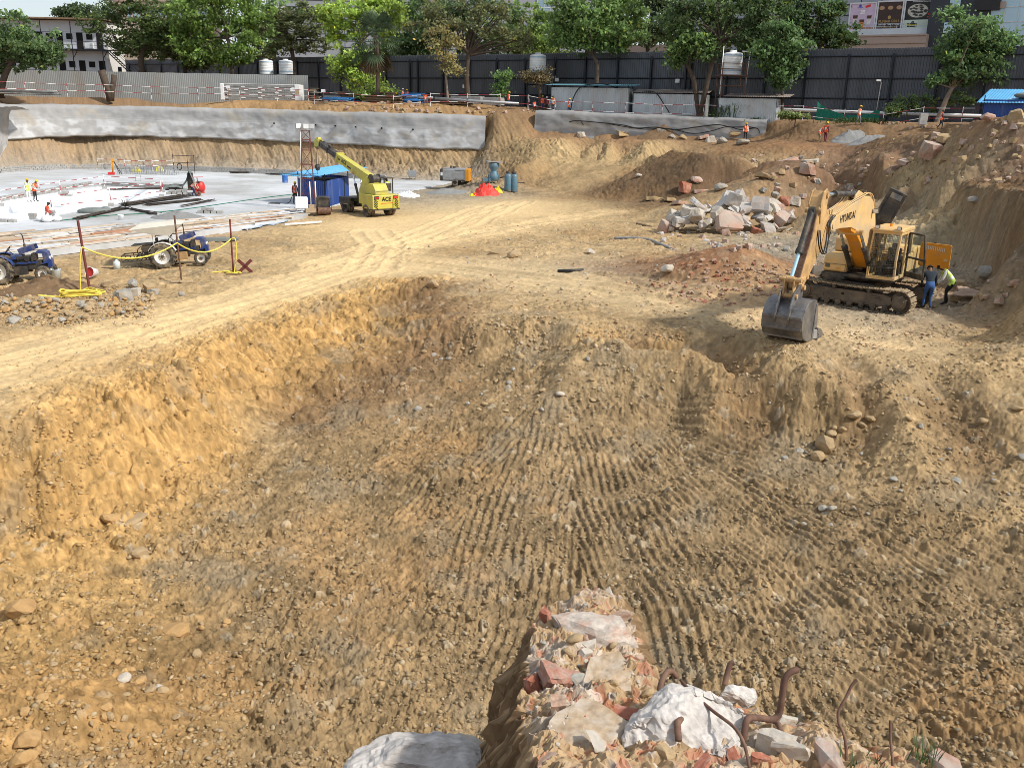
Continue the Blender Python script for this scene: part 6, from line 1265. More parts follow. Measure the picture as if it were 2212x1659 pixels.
q = V(*G(253,580)); mb = MB(); mb.lathe([(0,0),(.17,0),(.18,.3),(.15,.40),(.06,.46),(.06,.55),(0,.55)], 14); o = thing1('water_bottle', 'clear water can with a green cap behind the canopied tractor', 'water can', mb, 'plastic_clear', q); mb = MB(); mb.cyl((0,0,.54),(0,0,.62),.07,None,10); mb.build('cap', 'net_green', o)
def ground_pipe(pts, r, matn, label, name='pipe', cat='pipe', lift=.6):
    P_ = [V(*G(x,y)) + V(0,0,r*lift) for x, y in pts]; mb = MB(); mb.tube(smooth_path(P_,6) if len(P_) > 2 else P_, r, 10); return tag(mb.build(name, matn), label, cat)
ground_pipe([(1328,516),(1370,518),(1404,520),(1425,531),(1446,536)], .09, 'panel_grey', 'bent grey pipe lying on the dirt before the rubble heap')
ground_pipe([(1205,586),(1260,587)], .085, 'machine_dark', 'straight dark pipe lying by the dusty track')
ground_pipe([(1375,487),(1412,491)], .07, 'timber', 'thin brown log lying beyond the bent pipe', 'log', 'log')
ground_pipe([(470,577),(390,572),(300,577),(180,580),(120,600)], .02, 'machine_dark', 'thin dark hose trailing behind the tractors', 'hose', 'hose')
mb = MB(); mb.box((0,0,.12), (1.6,.5,.25)); mb.box((.9,.2,.1), (1.2,.4,.2), .3); thing1('formwork_pile', 'dark pile of folded sheeting and boards at the deck edge by the tractor', 'board pile', mb, 'tarp_grey', V(*G(462,524)), .35, .04)
# ------------------------------------------------------------------ street-level strip behind the excavation
def T(px, Y, dz=0): p = gp(px, Y); return V(p.x, p.y, p.z + dz)
def wfence(name, pts, h, label, matn, rails, post_step, pitch=.3, amp=.05, back=False, zs=None):
    f = empty(name, V(*pts[0]), 0, label, 'fence'); inv = -V(*pts[0]); k = 0
    for a, b in zip(pts[:-1], pts[1:]):
        a = V(*a) + inv; b = V(*b) + inv; mb = MB(); corr(mb, a, b, h, pitch, amp, seed=k, jag=.03); mb.build('sheet_panel', matn, f); k += 1
        u = (b - a).normalized(); n = V(u.y, -u.x, 0)
        for z in rails: mb = MB(); mb.cyl(a + n*.16 + V(0,0,z), b + n*.16 + V(0,0,z), .07, None, 4); mb.build('rail', 'post_dark', f)
        if post_step:
            L = (b-a).length; m_ = int(L/post_step)
            for i in range(m_ + 1):
                p = a + u*(i*post_step) + n*.24; mb = MB(); mb.box(p + V(0,0,h*.46), (.20,.20,h*.93), math.atan2(u.y,u.x)); mb.build('post', 'post_dark', f)
    return f
FD = V(1,-.66,0).normalized(); F0 = T(1240, 126)
fpt = lambda s: (F0.x + FD.x*s, F0.y + FD.y*s, 0.0)
wfence('hoarding', [fpt(-112), fpt(-78), fpt(-26), fpt(16), fpt(52), fpt(78)], 7.5, 'tall black corrugated hoarding with posts running behind the whole site', 'sheet_dark', (2.3, 4.4, 6.7), 4.6)
for s, z in ((-34,3.6),(-17.5,3.3),(-2.5,4.2),(14.5,4.1),(28.3,4.2)):
    p = V(*fpt(s)) + V(FD.y,-FD.x,0)*.45; mb = MB(); mb.box((0,0,0), (.55,.12,.45), math.atan2(FD.y,FD.x)); mb.box((0,.12,-.05), (.1,.2,.1)); thing1('floodlight', 'small white floodlight fixed to a post of the black hoarding', 'floodlight', mb, 'sign_white', p + V(0,0,z), 0, .02, 'floodlights on the black hoarding')
mb = MB(); p = V(*fpt(38)) + V(FD.y,-FD.x,0)*.5; mb.tube([(0,0,.9),(.15,0,4.0),(-.1,-.1,4.2)], .05, 6); mb.box((-.2,-.1,4.2), (.5,.12,.18)); thing1('camera_pole', 'thin white pole with a small camera on the black hoarding', 'camera pole', mb, 'pipe_white', p)
gf0, gf1 = T(-260,141), T(668,133.5); wfence('sheet_fence', [(gf0.x,gf0.y,-.2),(gf1.x,gf1.y,-.2)], 4.45, 'pale grey corrugated fence with a straight top in front of the cabin', 'sheet_grey', (), 0, .27, .018)
mb = MB(); cmb = T(90,132,0)
# stacked panels wrapped in white
t = empty('panel_stack', T(568,130.5), math.atan2(gp(650,129).y*0 - .6, 10), 'long stack of grey panels with white wrapped ends before the sheet fence', 'panel stack')
for k in range(6): mb = MB(); mb.box((0,0,.16 + k*.34), (10.4,1.6,.24)); mb.build('panel_layer', 'panel_grey', t, .02)
mb = MB(); 
for k in range(5): [mb.box((x,-.82,.34 + k*.34), (.55,.05,.12)) for x in np.linspace(-4.6,4.6,5) + .4*(k % 2)]
mb.box((0,0,2.1), (10.5,1.65,.06)); mb.build('spacers', 'wrap_white', t); mb = MB(); mb.box((-5.15,0,1.05), (.5,1.75,2.1)); mb.build('end_wrap', 'wrap_white', t, .06); mb = MB(); mb.box((5.1,0,1.05), (.75,1.75,2.2)); mb.build('end_wrap', 'wrap_white', t, .06); mb = MB(); mb.box((5.1,-.9,1.2), (.5,.02,.6)); mb.build('tan_patch', 'carton_tan', t)
# water tanks
def tank(px, Y, z, r, h, label, stand, word=None, color='post_dark'):
    q = T(px, Y); t = empty('water_tank', V(q.x,q.y,0), 0, label, 'water tank'); prof = [(0,0),(r,0)]
    for k in range(8): z0 = h*.86*k/8; prof += [(r,z0+.02),(r,z0+h*.075),(r*.97,z0+h*.09)]
    prof += [(r,h*.88),(r*.9,h*.93),(r*.35,h*.98),(r*.35,h*1.04),(0,h*1.05)]; mb = MB(); mb.lathe([(a,b+z) for a,b in prof], 24); mb.build('tank', 'tank_white', t)
    mb = MB(); [mb.lathe([(r*1.012,z+h*f),(r*1.012,z+h*(f+.05))], 24) for f in (.16,.80)]; mb.build('band', 'tank_band', t)
    if stand:
        mb = MB(); w_ = r*1.25
        for x in (-w_,w_):
            for y in (-w_,w_): mb.cyl((x,y,0),(x,y,z + (1.2 if stand == 2 else 0)), .07, None, 6)
        mb.box((0,0,z-.06), (w_*2.3,w_*2.3,.1))
        for zz in ([z*.45,z*.75] + ([z+.6,z+1.2] if stand == 2 else [])):
            for s in (-w_,w_): mb.cyl((-w_,s,zz),(w_,s,zz),.045,None,5); mb.cyl((s,-w_,zz),(s,w_,zz),.045,None,5)
        mb.build('stand', color, t)
    if word: lettering('lettering', word, .34, frame_M(V(r*.3,-r*1.0,z+h*.6),(1,0,0),(0,0,1)), 'decal_red', t, 1, .01)
    return t
tank(580,141,4.5,.98,2.0,'white water tank with a taller dome standing behind the sheet fence',1); tank(622,140,4.5,.98,2.0,'white water tank beside the hoarding end of the sheet fence',1)
tank(1159,124,4.6,1.05,2.6,'white water tank on a steel stand beside the bare tree',1)
tk = tank(1574,109.5,4.6,1.06,2.5,'white ribbed water tank on a rusty stand with a white overflow pipe',2,None,'rust')
mb = MB(); mb.tube([(-1.3,-.6,1.0),(-1.25,-.6,7.6)], .05, 6); mb.tube([(.9,-.4,7.1),(1.75,-.4,7.1),(1.5,-.5,2.6)], .06, 6); mb.build('overflow_pipe', 'pipe_white', tk)
# huts
def hut_at(x0, x1, Y, h, ly, wall, roof, label, **k):
    a, b = T(x0,Y), T(x1,Y - k.pop('dY',0)); c = (a+b)/2; rz = math.atan2(b.y-a.y, b.x-a.x); n = V(-(b-a).y,(b-a).x,0).normalized(); return shed(c + n*ly/2 + V(0,0,-.05), rz, (b-a).length, ly, h, wall, roof, label, **k)
h1 = hut_at(1190,1356,118.5,2.95,3.2,'sheet_zinc','roof_teal','long zinc sheet hut with a teal roof edge behind the sitting workers',dY=2.5,tilt=.06,over=.7)
hut_at(1366,1522,115.5,2.45,3.0,'sheet_zinc','roof_rusty','zinc sheet hut with a rusty roof beside the earth heap',dY=3,tilt=.12,over=.3)
hut_at(1551,1676,108,2.75,3.0,'sheet_zinc','roof_rusty','zinc sheet hut behind the tall grass clump',dY=2.5,tilt=.1,over=.4,rl=.9)
h4 = hut_at(2122,2290,90,2.9,3.4,'sheet_blue','roof_blue','blue sheet hut with a blue roof behind the rubble bank',dY=4,tilt=.30,over=.5)
q = h4.matrix_basis @ V(.5,-.6,3.35)
mb = MB(); mb.ball((0,0,0), 1.2, 12, 0, None, (1.4,.7,.25)); mb.ball((.8,.2,.1), .7, 10, 0, None, (1.2,.8,.3)); thing1('tarpaulin', 'black tarpaulin bundled on the roof of the blue hut', 'tarpaulin', mb, 'tarp_grey', V(q.x,q.y,q.z - .05))
# timber, tarps, pipes on the strip
def pile(px, Y, lx, ly, h, n, matn, label, cat='timber pile', rz=None):
    mb = MB(); rnd = random.Random(int(px))
    for k in range(n): L = lx*rnd.uniform(.6,1); mb.box((rnd.uniform(-.5,.5)*(lx-L), rnd.uniform(-.5,.5)*ly, h*rnd.random()**1.3 + .06), (L, rnd.uniform(.15,.4), rnd.uniform(.06,.14)), rnd.gauss(0,.06))
    return thing1('timber_pile', label, cat, mb, matn, T(px,Y), -.45 if rz is None else rz)
pile(800,127,9,2.6,1.25,70,'timber','wide brown timber pile around the palm trunk'); pile(830,123.5,6,1.5,.8,30,'timber','lower brown timber pile in front of the palm'); pile(735,126,5,2,.45,18,'tarp_blue','row of blue sheets lying by the end of the sheet fence','sheet pile'); pile(885,123,4.5,1.8,1.2,16,'tarp_blue','leaning pile of bright blue sheets beside the timber','sheet pile')
pile(975,121,6,1.2,.35,20,'timber','low scatter of boards by the small bare tree'); pile(60,crest(60,4.6),9,1.5,.5,40,'panel_grey','untidy heap of scrap under the rail by the tree','scrap heap',0); pile(680,127,1.4,1.2,1.6,16,'carton_tan','stack of tan cartons at the end of the panel stack','carton stack')
for pts, lab in (([(700,129),(800,126),(935,121.5)], 'long pale pipe lying behind the timber piles'), ([(940,121),(1010,119.6),(1120,117.5)], 'long grey pipe lying before the concrete tanks')):
    mb = MB(); mb.tube([T(x,Y,.65) for x, Y in pts], .16, 8); tag(mb.build('pipe', 'grey_metal'), lab, 'pipe')
mb = MB(); mb.tube([V(*fpt(s)) + V(FD.y,-FD.x,0)*2.2 + V(0,0,z) for s, z in ((22,1.15),(30,1.0),(40,.85),(52,.75))], .17, 10); tag(mb.build('pipe', 'pipe_white'), 'long white pipe along the foot of the black hoarding behind the netting', 'pipe')
mb = MB(); mb.box((0,0,.5), (4.2,1.3,1.0)); mb.box((3.6,.0,.45), (2.4,1.3,.9)); thing1('water_trough', 'row of grey concrete tanks at the foot of the bare tree', 'concrete tank', mb, 'block', T(1010,122), -.4, .03)
for pts, lab in (([(1232,117.2,.1),(1238,117.2,1.8),(1256,117,3.1),(1300,116.6,3.35),(1330,116.5,2.9)], 'black hose arching up over the long zinc hut'), ([(1385,115.6,2.6),(1412,114.6,2.55),(1432,113.6,1.3),(1446,112.6,.3)], 'black hose hanging down before the rusty roofed hut')):
    mb = MB(); mb.tube(smooth_path([T(x,Y,z) for x,Y,z in pts],7), .07, 6); tag(mb.build('hose', 'black_cable'), lab, 'hose')
mb = MB(); N0 = gp(1765,104.2); N1 = gp(1902,100.5); vs = []; nx = 26
for i in range(nx+1):
    t = i/nx; p = N0.lerp(N1,t); tp = 2.4 - .9*math.sin(PI*min(1,t*1.05))**.7*(1 if t<.9 else .4); 
    for j in range(6): vs.append((p.x, p.y + .12*math.sin(i*1.9 + j) + .05*j, p.z + tp*j/5 - .05))
mb.add(vs, [(i*6+j, i*6+6+j, i*6+7+j, i*6+j+1) for i in range(nx) for j in range(5)], 0, True); tag(mb.build('netting', 'net_green'), 'sagging green shade net strung along the guard rail', 'netting')
mb = MB(); mb.box((0,0,.75), (.75,.3,1.05), rot=Euler((0,.05,0))); mb.box((0,-.02,.1),(.1,.1,.4)); thing1('sign_board', 'small grey board standing by the leaning tree', 'board', mb, 'block', T(1997,93,0), 0, .03)
for px, Y, z, lab in ((496,crest(496,4.2),1.5,'small white notice on a post before the sheet fence'),(634,crest(634,4),1.4,'white notice on a post before the panel stack'),(700,crest(700,4),1.4,'white notice card beside the blue sheets')):
    q = T(px,Y); t = empty('notice', q, 0, lab, 'notice'); mb = MB(); mb.box((0,-.05,z), (.55,.03,.4)); mb.build('board', 'sign_white', t); mb = MB(); mb.cyl((0,0,-.1),(0,0,z+.2),.035,None,6); mb.build('post', 'timber', t)
mat('earth_brown', (.20,.13,.075), .95, 0, .2, 2.5, bump=.03, bscale=6, spec=.1); q = T(1447,109.3); heap('earth_heap', 'brown earth heap in front of the rusty roofed hut', 'earth heap', q, 3.6, 1.2, 1.25, 'earth_brown', 321, .25, 34, True); q = G(1830, 303); heap('gravel_heap', 'grey gravel heap on the earth bench beside the pair of workers', 'gravel heap', q, 1.7, 1.2, .95, 'sand_grey', 322, .2, 34, True); q = G(1870, 306); heap('gravel_heap', 'lower grey gravel heap at the edge of the earth bench', 'gravel heap', q, 1.9, 1.1, .6, 'sand_grey', 323, .2, 34, True)
# two-storey cabin
q = T(30,146); mat('cabin_white', (.60,.62,.65), .55, 0, .06, .6); mat('cabin_sunlit', (.66,.64,.60), .6, 0, .05, .5)  # second white: sunlight on the end wall put into a warmer colour
CB = empty('site_cabin', V(T(246,150).x, T(246,150).y, 0), 0, 'two storey white prefabricated cabin with an outside steel stair', 'cabin')
z0 = 3.7; fl = 4.0; W_ = 23; ca = .07; Mc = Matrix.Rotation(PI + ca*-1, 4, 'Z')
X_ = lambda x, y, z: V(-x, y, z)
mb = MB(); mb.box((-W_/2, 3, (z0 + 2*fl)/2), (W_, 6, z0 + 2*fl + .3)); mb.build('wall', 'cabin_white', CB)
mb = MB(); mb.box((-W_/2, 2.6, z0 + 2*fl + .35), (W_ + 1, 8.2, .22)); mb.build('roof', 'timber', CB)
mb = MB(); mb.box((-W_/2,-.8,z0+fl-.05), (W_+.4,1.7,.22)); mb.box((-W_/2,-1.62,z0+fl+1.1), (W_,.05,.06)); mb.box((-W_/2,-1.62,z0+fl+.6), (W_,.05,.05)); mb.box((-W_/2,-1.62,z0+.9), (W_,.05,.05)); mb.box((-W_/2,-1.62,z0+fl+2.4), (W_,.05,.05))
for k in range(6): mb.box((-.15 - k*(W_-.3)/5,-1.62,(z0+2*fl)/2), (.10,.10,z0+2*fl)); mb.cyl((-.15 - k*(W_-.3)/5,-1.62,z0+fl-1.3), (-.15 - k*(W_-.3)/5,-.1,z0+fl-.2), .06, None, 4)
mb.build('walkway', 'post_dark', CB)
for f in range(2):
    for k in range(7):
        x = -.9 - k*3.05; zb = z0 + f*fl
        mb = MB(); mb.box((x - .2,-.02,zb+1.25), (.95,.08,2.4)); mb.build('door', 'dark_hole', CB); mb = MB(); mb.box((x - 1.75,-.02,zb+1.9), (.92,.08,.85)); w1 = mb.build('window', 'dark_hole', CB); mb = MB(); mb.box((x-1.75,-.05,zb+1.42), (1.05,.08,.06)); mb.build('sill', 'cabin_white', w1)
mb = MB(); mb.box((-2.6,-.35,z0+fl+.55), (1.2,.5,.75)); mb.box((-4.0,-.35,z0+.3), (1.6,.5,.4)); mb.build('air_conditioner', 'sign_white', CB)
mb = MB(); mb.box((.03,3,z0+fl), (.06,6.02,fl*2)); mb.build('end_wall', 'cabin_sunlit', CB)
mb = MB()
for k in range(13): mb.box((.55 + k*.30,-1.1,z0+fl-.15 - k*.30), (.34,1.2,.06))
for y in (-.5,-1.7): bar(mb, (.3,y,z0+fl), (4.5,y,z0+fl-4.0), .12); bar(mb, (.3,y,z0+fl+1.1), (4.5,y,z0+fl-2.9), .06)
for x in (2.0,4.4): mb.box((x,-1.1,z0/2 + (.8 if x < 3 else 0)), (.1,1.2,z0 + (1.6 if x < 3 else 0)))
for z in (.6,1.1,2.5): bar(mb, (0,-1.65,z0+fl+z), (3.2,-1.65,z0+fl+z), .06)
bar(mb, (3.2,-1.65,z0+fl), (3.2,-1.65,z0+fl+3.4), .08); mb.box((1.6,-1.1,z0+fl-.05), (3.2,1.2,.1)); mb.build('stair', 'post_dark', CB)
# ------------------------------------------------------------------ trees and plants
def leaf_mat():
    m = bpy.data.materials.new('leaf'); m.use_nodes = True; nt = m.node_tree; L = nt.links.new; nt.nodes.clear()
    o = nt.nodes.new('ShaderNodeOutputMaterial'); at = nt.nodes.new('ShaderNodeVertexColor'); at.layer_name = 'soil'
    d = nt.nodes.new('ShaderNodeBsdfPrincipled'); d.inputs['Roughness'].default_value = .55; d.inputs['Specular IOR Level'].default_value = .25
    t = nt.nodes.new('ShaderNodeBsdfTranslucent'); mx = nt.nodes.new('ShaderNodeMixShader'); mx.inputs[0].default_value = .35
    hs = nt.nodes.new('ShaderNodeHueSaturation'); hs.inputs['Hue'].default_value = .485; hs.inputs['Value'].default_value = 1.25
    L(at.outputs[0], d.inputs['Base Color']); L(at.outputs[0], hs.inputs['Color']); L(hs.outputs[0], t.inputs[0]); L(d.outputs[0], mx.inputs[1]); L(t.outputs[0], mx.inputs[2]); L(mx.outputs[0], o.inputs[0]); MATS['leaf'] = m
leaf_mat(); mat('bark', (.085,.062,.045), .9, 0, .3, 3, bump=.02, bscale=10); mat('bark_pale', (.26,.20,.15), .9, 0, .25, 3, bump=.02, bscale=10); mat('grass', (.06,.11,.03), .7, 0, .25, 3)
NPR = np.random.RandomState(3)
def leaf_mesh(name, cen, tone, size, col, parent, flat=0.0, asp=1.6):
    n = len(cen); a = NPR.normal(size=(n,3)); a[:,2] *= (1 - flat*.6); a /= np.linalg.norm(a, axis=1, keepdims=True); b = NPR.normal(size=(n,3)); b -= a*(a*b).sum(1, keepdims=True); b /= np.linalg.norm(b, axis=1, keepdims=True)
    s = size*NPR.uniform(.6,1.35,(n,1)); u = a*s*asp*.5; v = b*s*.5
    co = np.stack([cen - u, cen - u*.1 + v, cen + u, cen - u*.1 - v], 1).reshape(-1,3); me = bpy.data.meshes.new(name)
    me.vertices.add(4*n); me.vertices.foreach_set('co', co.ravel().astype(np.float32)); me.loops.add(4*n); me.loops.foreach_set('vertex_index', np.arange(4*n, dtype=np.int32)); me.polygons.add(n); me.polygons.foreach_set('loop_start', np.arange(0,4*n,4,dtype=np.int32))
    c = np.array(col)*tone[:,None]*NPR.uniform(.8,1.2,(n,1)); yl = NPR.random_sample((n,1)) < .04; c = np.where(yl, c*np.array([1.6,1.2,.6]), c)
    at = me.color_attributes.new('soil', 'FLOAT_COLOR', 'POINT'); at.data.foreach_set('color', np.repeat(np.concatenate([c, np.ones((n,1))], 1), 4, 0).ravel().astype(np.float32)); me.update(calc_edges=True)
    return link(name, me, 'leaf', parent)
def tree(label, Y, trunk, blobs, leaves, col, lsize=.34, tr=.32, name='tree', bark='bark', twigs=8, clump=.85, gap=.3, flat=0, col2=None, base_z=None, depth=1.0, dens=34):
    """trunk: survey pixels from the base to the fork at distance Y; blobs: (px, py, rx, ry) crown lobes"""
    k = lambda p: (Y*math.cos(PITCH))/F
    base = gp(trunk[0][0], Y); base.z = hz(base.x, base.y) if base_z is None else base_z
    pts = [base] + [V(*PY(x,y,Y)) for x, y in trunk[1:]]; root = empty(name, base, 0, label, 'tree'); inv = -base; lum_ = .3*col[0] + .6*col[1] + .1*col[2]; f_g = 1.2 if col[1] > .2 else 2.5; col = tuple((c*.80 + lum_*.20)*f_g*q_ for c, q_ in zip(col, (1.03,1.0,.85))); lsize *= .86
    lobes = [(V(*PY(x,y,Y + NPR.uniform(-.6,.6))), rx*k(0)*1.18, ry*k(0)*1.18) for x, y, rx, ry in blobs]; leaves = int(leaves*1.25)
    big = lobes; lobes = []
    for c, rx, rz in big:
        lobes.append((c, rx*.72, rz*.72))
        for _ in range(6): a_ = NPR.uniform(0,2*PI); d_ = NPR.uniform(.55,1.0); f_ = NPR.uniform(.28,.48); lobes.append((c + V(rx*d_*math.cos(a_), NPR.uniform(-.5,.5)*rx*.6, rz*d_*math.sin(a_)), rx*f_, rz*f_*1.05))
    area = sum(rx*rz for _, rx, rz in lobes); C_ = []; T_ = []; tips = []
    for c, rx, rz in lobes:
        m = max(4, int(leaves/dens*rx*rz/area))
        for _ in range(m):
            d = NPR.normal(size=3); d /= np.linalg.norm(d); r = NPR.uniform(.35,1.0)**.6
            q = np.array([c.x + d[0]*r*rx, c.y + d[1]*r*min(rx, rz*1.6)*depth, c.z + d[2]*r*rz])
            if fbm(q[0]/1.9 + c.z, q[2]/1.5 + q[1]*.4, 2, 77) < -gap*.35: continue
            tips.append(q); n = int(dens*NPR.uniform(.6,1.4)); cl = clump*NPR.uniform(.6,1.3)
            off_ = NPR.normal(size=(n,3))*np.array([cl,cl,cl*(.42 if flat else .6)])*.55
            C_.append(q + off_ - np.array(base)); tn = NPR.uniform(.62,1.35)*(1.0 + .25*(d[2])) ; T_.append(np.full(n, tn*NPR.uniform(.8,1.2))*(1 + .25*np.clip(off_[:,2]/cl,-1,1)))  # daylight shading painted into the leaves: lighter towards the top, darker below
    if not C_: return root
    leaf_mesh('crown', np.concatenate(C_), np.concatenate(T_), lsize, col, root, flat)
    mb = MB(); P_ = smooth_path([p + inv for p in pts], 6) if len(pts) > 2 else [pts[0] + inv, pts[-1] + inv]; n = len(P_)
    mb.tube([P_[0] - V(0,0,.4)] + P_, [tr*1.35] + [tr*(1 - .45*i/n) for i in range(n)], 10); fork = pts[-1] + inv
    rnd = random.Random(len(label))
    sel = [tips[rnd.randrange(len(tips))] for _ in range(twigs)]
    limbs = []
    for q in sel:
        e = V(*q) + inv; m1 = fork.lerp(e,.4) + V(rnd.uniform(-.5,.5), rnd.uniform(-.4,.4), rnd.uniform(-.1,.7)); path = smooth_path([fork - V(0,0,.15), m1, e], 5); r0 = tr*rnd.uniform(.3,.5)
        mb.tube(path, [r0*(1 - .85*i/(len(path)-1)) for i in range(len(path))], 6); limbs.append(path)
    for q in tips[::max(1, len(tips)//(twigs*6))]:
        e = V(*q) + inv; L_ = limbs[rnd.randrange(len(limbs))] if limbs else P_; best = min((p for l in limbs for p in l), key=lambda p: (p-e).length) if limbs else fork
        mb.tube([best, best.lerp(e,.5) + V(0,0,.12), e], [tr*.13, tr*.09, tr*.03], 4)
    mb.build('trunk', bark, root); return root
DK = (.035,.060,.022); MD = (.055,.105,.028); LG = (.13,.24,.035); YG = (.24,.38,.04); BR = (.068,.080,.032)
tree('broad mid green tree over the end of the sheet fence', 124, [(4,214),(10,165),(30,128)], [(60,92,72,42),(20,80,50,40),(110,110,34,26),(40,122,50,18),(-20,100,40,40)], 11000, (.045,.085,.03), .36, .5, twigs=10)
tree('flat topped dark tree with a twisted trunk beside the cabin stair', 143, [(312,170),(305,128),(312,100)], [(300,20,100,24),(250,58,62,18),(350,62,70,30),(330,100,50,22),(290,38,60,20),(385,108,44,18),(262,-5,60,18),(300,85,70,22),(355,40,60,30),(270,100,40,18),(395,75,40,26)], 22000, (.045,.075,.022), .30, .5, twigs=16, flat=1, gap=.12)
tree('dark leafy tree top rising behind the cabin roof', 165, [(175,100),(172,60)], [(172,24,36,18),(215,30,30,14),(140,30,20,8)], 2600, (.03,.055,.025), .34, .3)
tree('bright green drooping tree between the cabin and the water tanks', 139, [(505,175),(500,120),(490,80)], [(440,20,58,40),(500,30,58,44),(420,80,42,34),(490,90,48,40),(545,70,32,40),(510,128,34,18),(560,8,30,34),(410,118,20,18)], 15000, LG, .36, .35, twigs=12)
tree('dark flat crowned tree with bare twigs behind the white tanks', 152, [(640,180),(632,120),(625,85)], [(590,36,48,14),(650,30,52,14),(680,55,40,16),(620,75,50,16),(670,100,44,22),(590,110,40,18),(640,60,70,24),(610,90,50,24)], 12000, (.05,.065,.025), .28, .4, twigs=16, flat=1, gap=.1)
tree('vivid lime green tree behind the fan palm', 133, [(790,218),(785,150),(780,90)], [(770,40,66,44),(742,80,40,46),(810,20,46,34),(838,48,26,28),(755,130,44,34),(770,160,30,22),(720,50,22,34),(800,180,34,16)], 17000, YG, .34, .3, twigs=12, bark='bark_pale')
tree('large dark green tree filling the space behind the bare tree', 145, [(900,150),(895,100)], [(905,70,50,46),(950,40,60,40),(1000,60,66,40),(1060,50,60,44),(880,110,36,22),(940,100,50,26),(1020,100,60,24)], 14000, (.035,.068,.024), .36, .4)
tree('sparse olive tree with many grey branches above the concrete tanks', 124, [(1012,228),(1008,170),(1012,118)], [(1000,30,88,30),(940,50,50,28),(1075,40,64,34),(1020,75,70,26),(1110,80,46,24),(1050,10,70,20)], 6200, BR, .26, .42, twigs=30, gap=.06, bark='bark')
tree('thin brownish tree beside the sparse olive tree', 121.5, [(968,222),(964,170),(962,140)], [(960,110,30,26),(975,140,18,14),(950,85,26,16)], 1500, (.12,.11,.04), .26, .16, twigs=9, gap=.1, bark='bark_pale')
tree('low lime green tree behind the hoarding by the olive tree', 148, [(1130,140),(1130,110)], [(1140,95,52,16),(1180,100,36,18),(1100,98,40,14)], 4200, (.13,.22,.03), .34, .2)
tree('small slender climber covered stump before the hoarding', 122, [(1083,212),(1082,180)], [(1083,172,12,14),(1085,190,9,12)], 900, (.055,.11,.03), .22, .12, twigs=4)
tree('mid green tree leaning over the long zinc hut', 121, [(1283,190),(1290,150),(1280,118)], [(1270,40,66,44),(1320,60,62,40),(1245,85,40,26),(1330,95,40,14),(1225,50,36,40),(1350,20,50,30)], 14500, (.060,.115,.030), .34, .34, twigs=12)
tree('dark spreading tree behind the rusty roofed hut', 138, [(1400,160),(1398,100)], [(1400,30,70,36),(1440,60,44,26),(1360,70,44,22),(1395,80,50,14),(1470,20,40,30)], 9500, (.035,.062,.025), .34, .3, twigs=10, gap=.15)
tree('leaning tree with low leafy bunches beside the ribbed tank', 113, [(1510,232),(1500,180),(1482,135)], [(1488,100,44,30),(1470,120,26,16),(1520,108,26,22),(1500,82,34,16)], 5200, (.055,.105,.03), .32, .36, twigs=8)
tree('tall dark tree with open forked limbs above the ribbed tank', 112.5, [(1513,236),(1535,150),(1557,88)], [(1540,20,80,34),(1610,30,64,34),(1490,40,50,24),(1650,60,36,34),(1580,-10,80,24),(1620,78,40,22)], 9800, (.038,.07,.026), .34, .34, twigs=18, gap=.08)
tree('round mid green tree with a thin trunk beside the zinc hut', 107, [(1690,246),(1690,205),(1686,175)], [(1685,90,46,32),(1690,130,36,34),(1665,110,32,26),(1700,160,22,22)], 7200, (.045,.095,.032), .32, .2, twigs=9)
tree('dense dark green trees behind the hoarding below the posters', 140, [(1770,160),(1770,100)], [(1765,60,46,40),(1800,75,36,34),(1735,50,34,40),(1780,30,30,22),(1815,95,26,14)], 9500, (.030,.062,.022), .36, .3)
tree('leafy tree with a pale leaning trunk beside the blue hut', 98, [(2028,262),(2044,215),(2058,188)], [(2085,60,48,40),(2060,105,42,34),(2110,95,50,40),(2045,150,32,26),(2100,150,46,26),(2070,175,34,14),(2150,80,46,20),(2125,125,40,30),(2185,72,24,14)], 15500, (.045,.092,.032), .30, .3, twigs=16, bark='bark_pale', gap=.2)
tree('bare pollarded tree standing before the white tank stand', 121, [(1168,232),(1166,195),(1163,175)], [(1150,165,10,8),(1180,170,12,10),(1170,158,10,8)], 160, (.10,.08,.04), .18, .26, twigs=12)
tree('low spreading bush behind the netting', 99, [(1960,250),(1960,238)], [(1950,232,30,14),(1990,222,30,16),(1920,236,26,10),(2075,215,26,18)], 3000, (.05,.085,.03), .2, .08, name='bush', clump=.5)
tree('low weeds along the crest beside the netting', 101, [(1720,250),(1720,246)], [(1715,250,16,4),(1738,251,12,3),(1698,248,12,4)], 700, (.09,.13,.04), .16, .05, name='bush', clump=.35)
tree('climbing shrub wrapped around the palm trunk', 126.5, [(800,222),(800,200)], [(808,195,30,18),(795,212,20,14),(838,200,18,16)], 1500, (.13,.20,.04), .28, .1, name='bush')
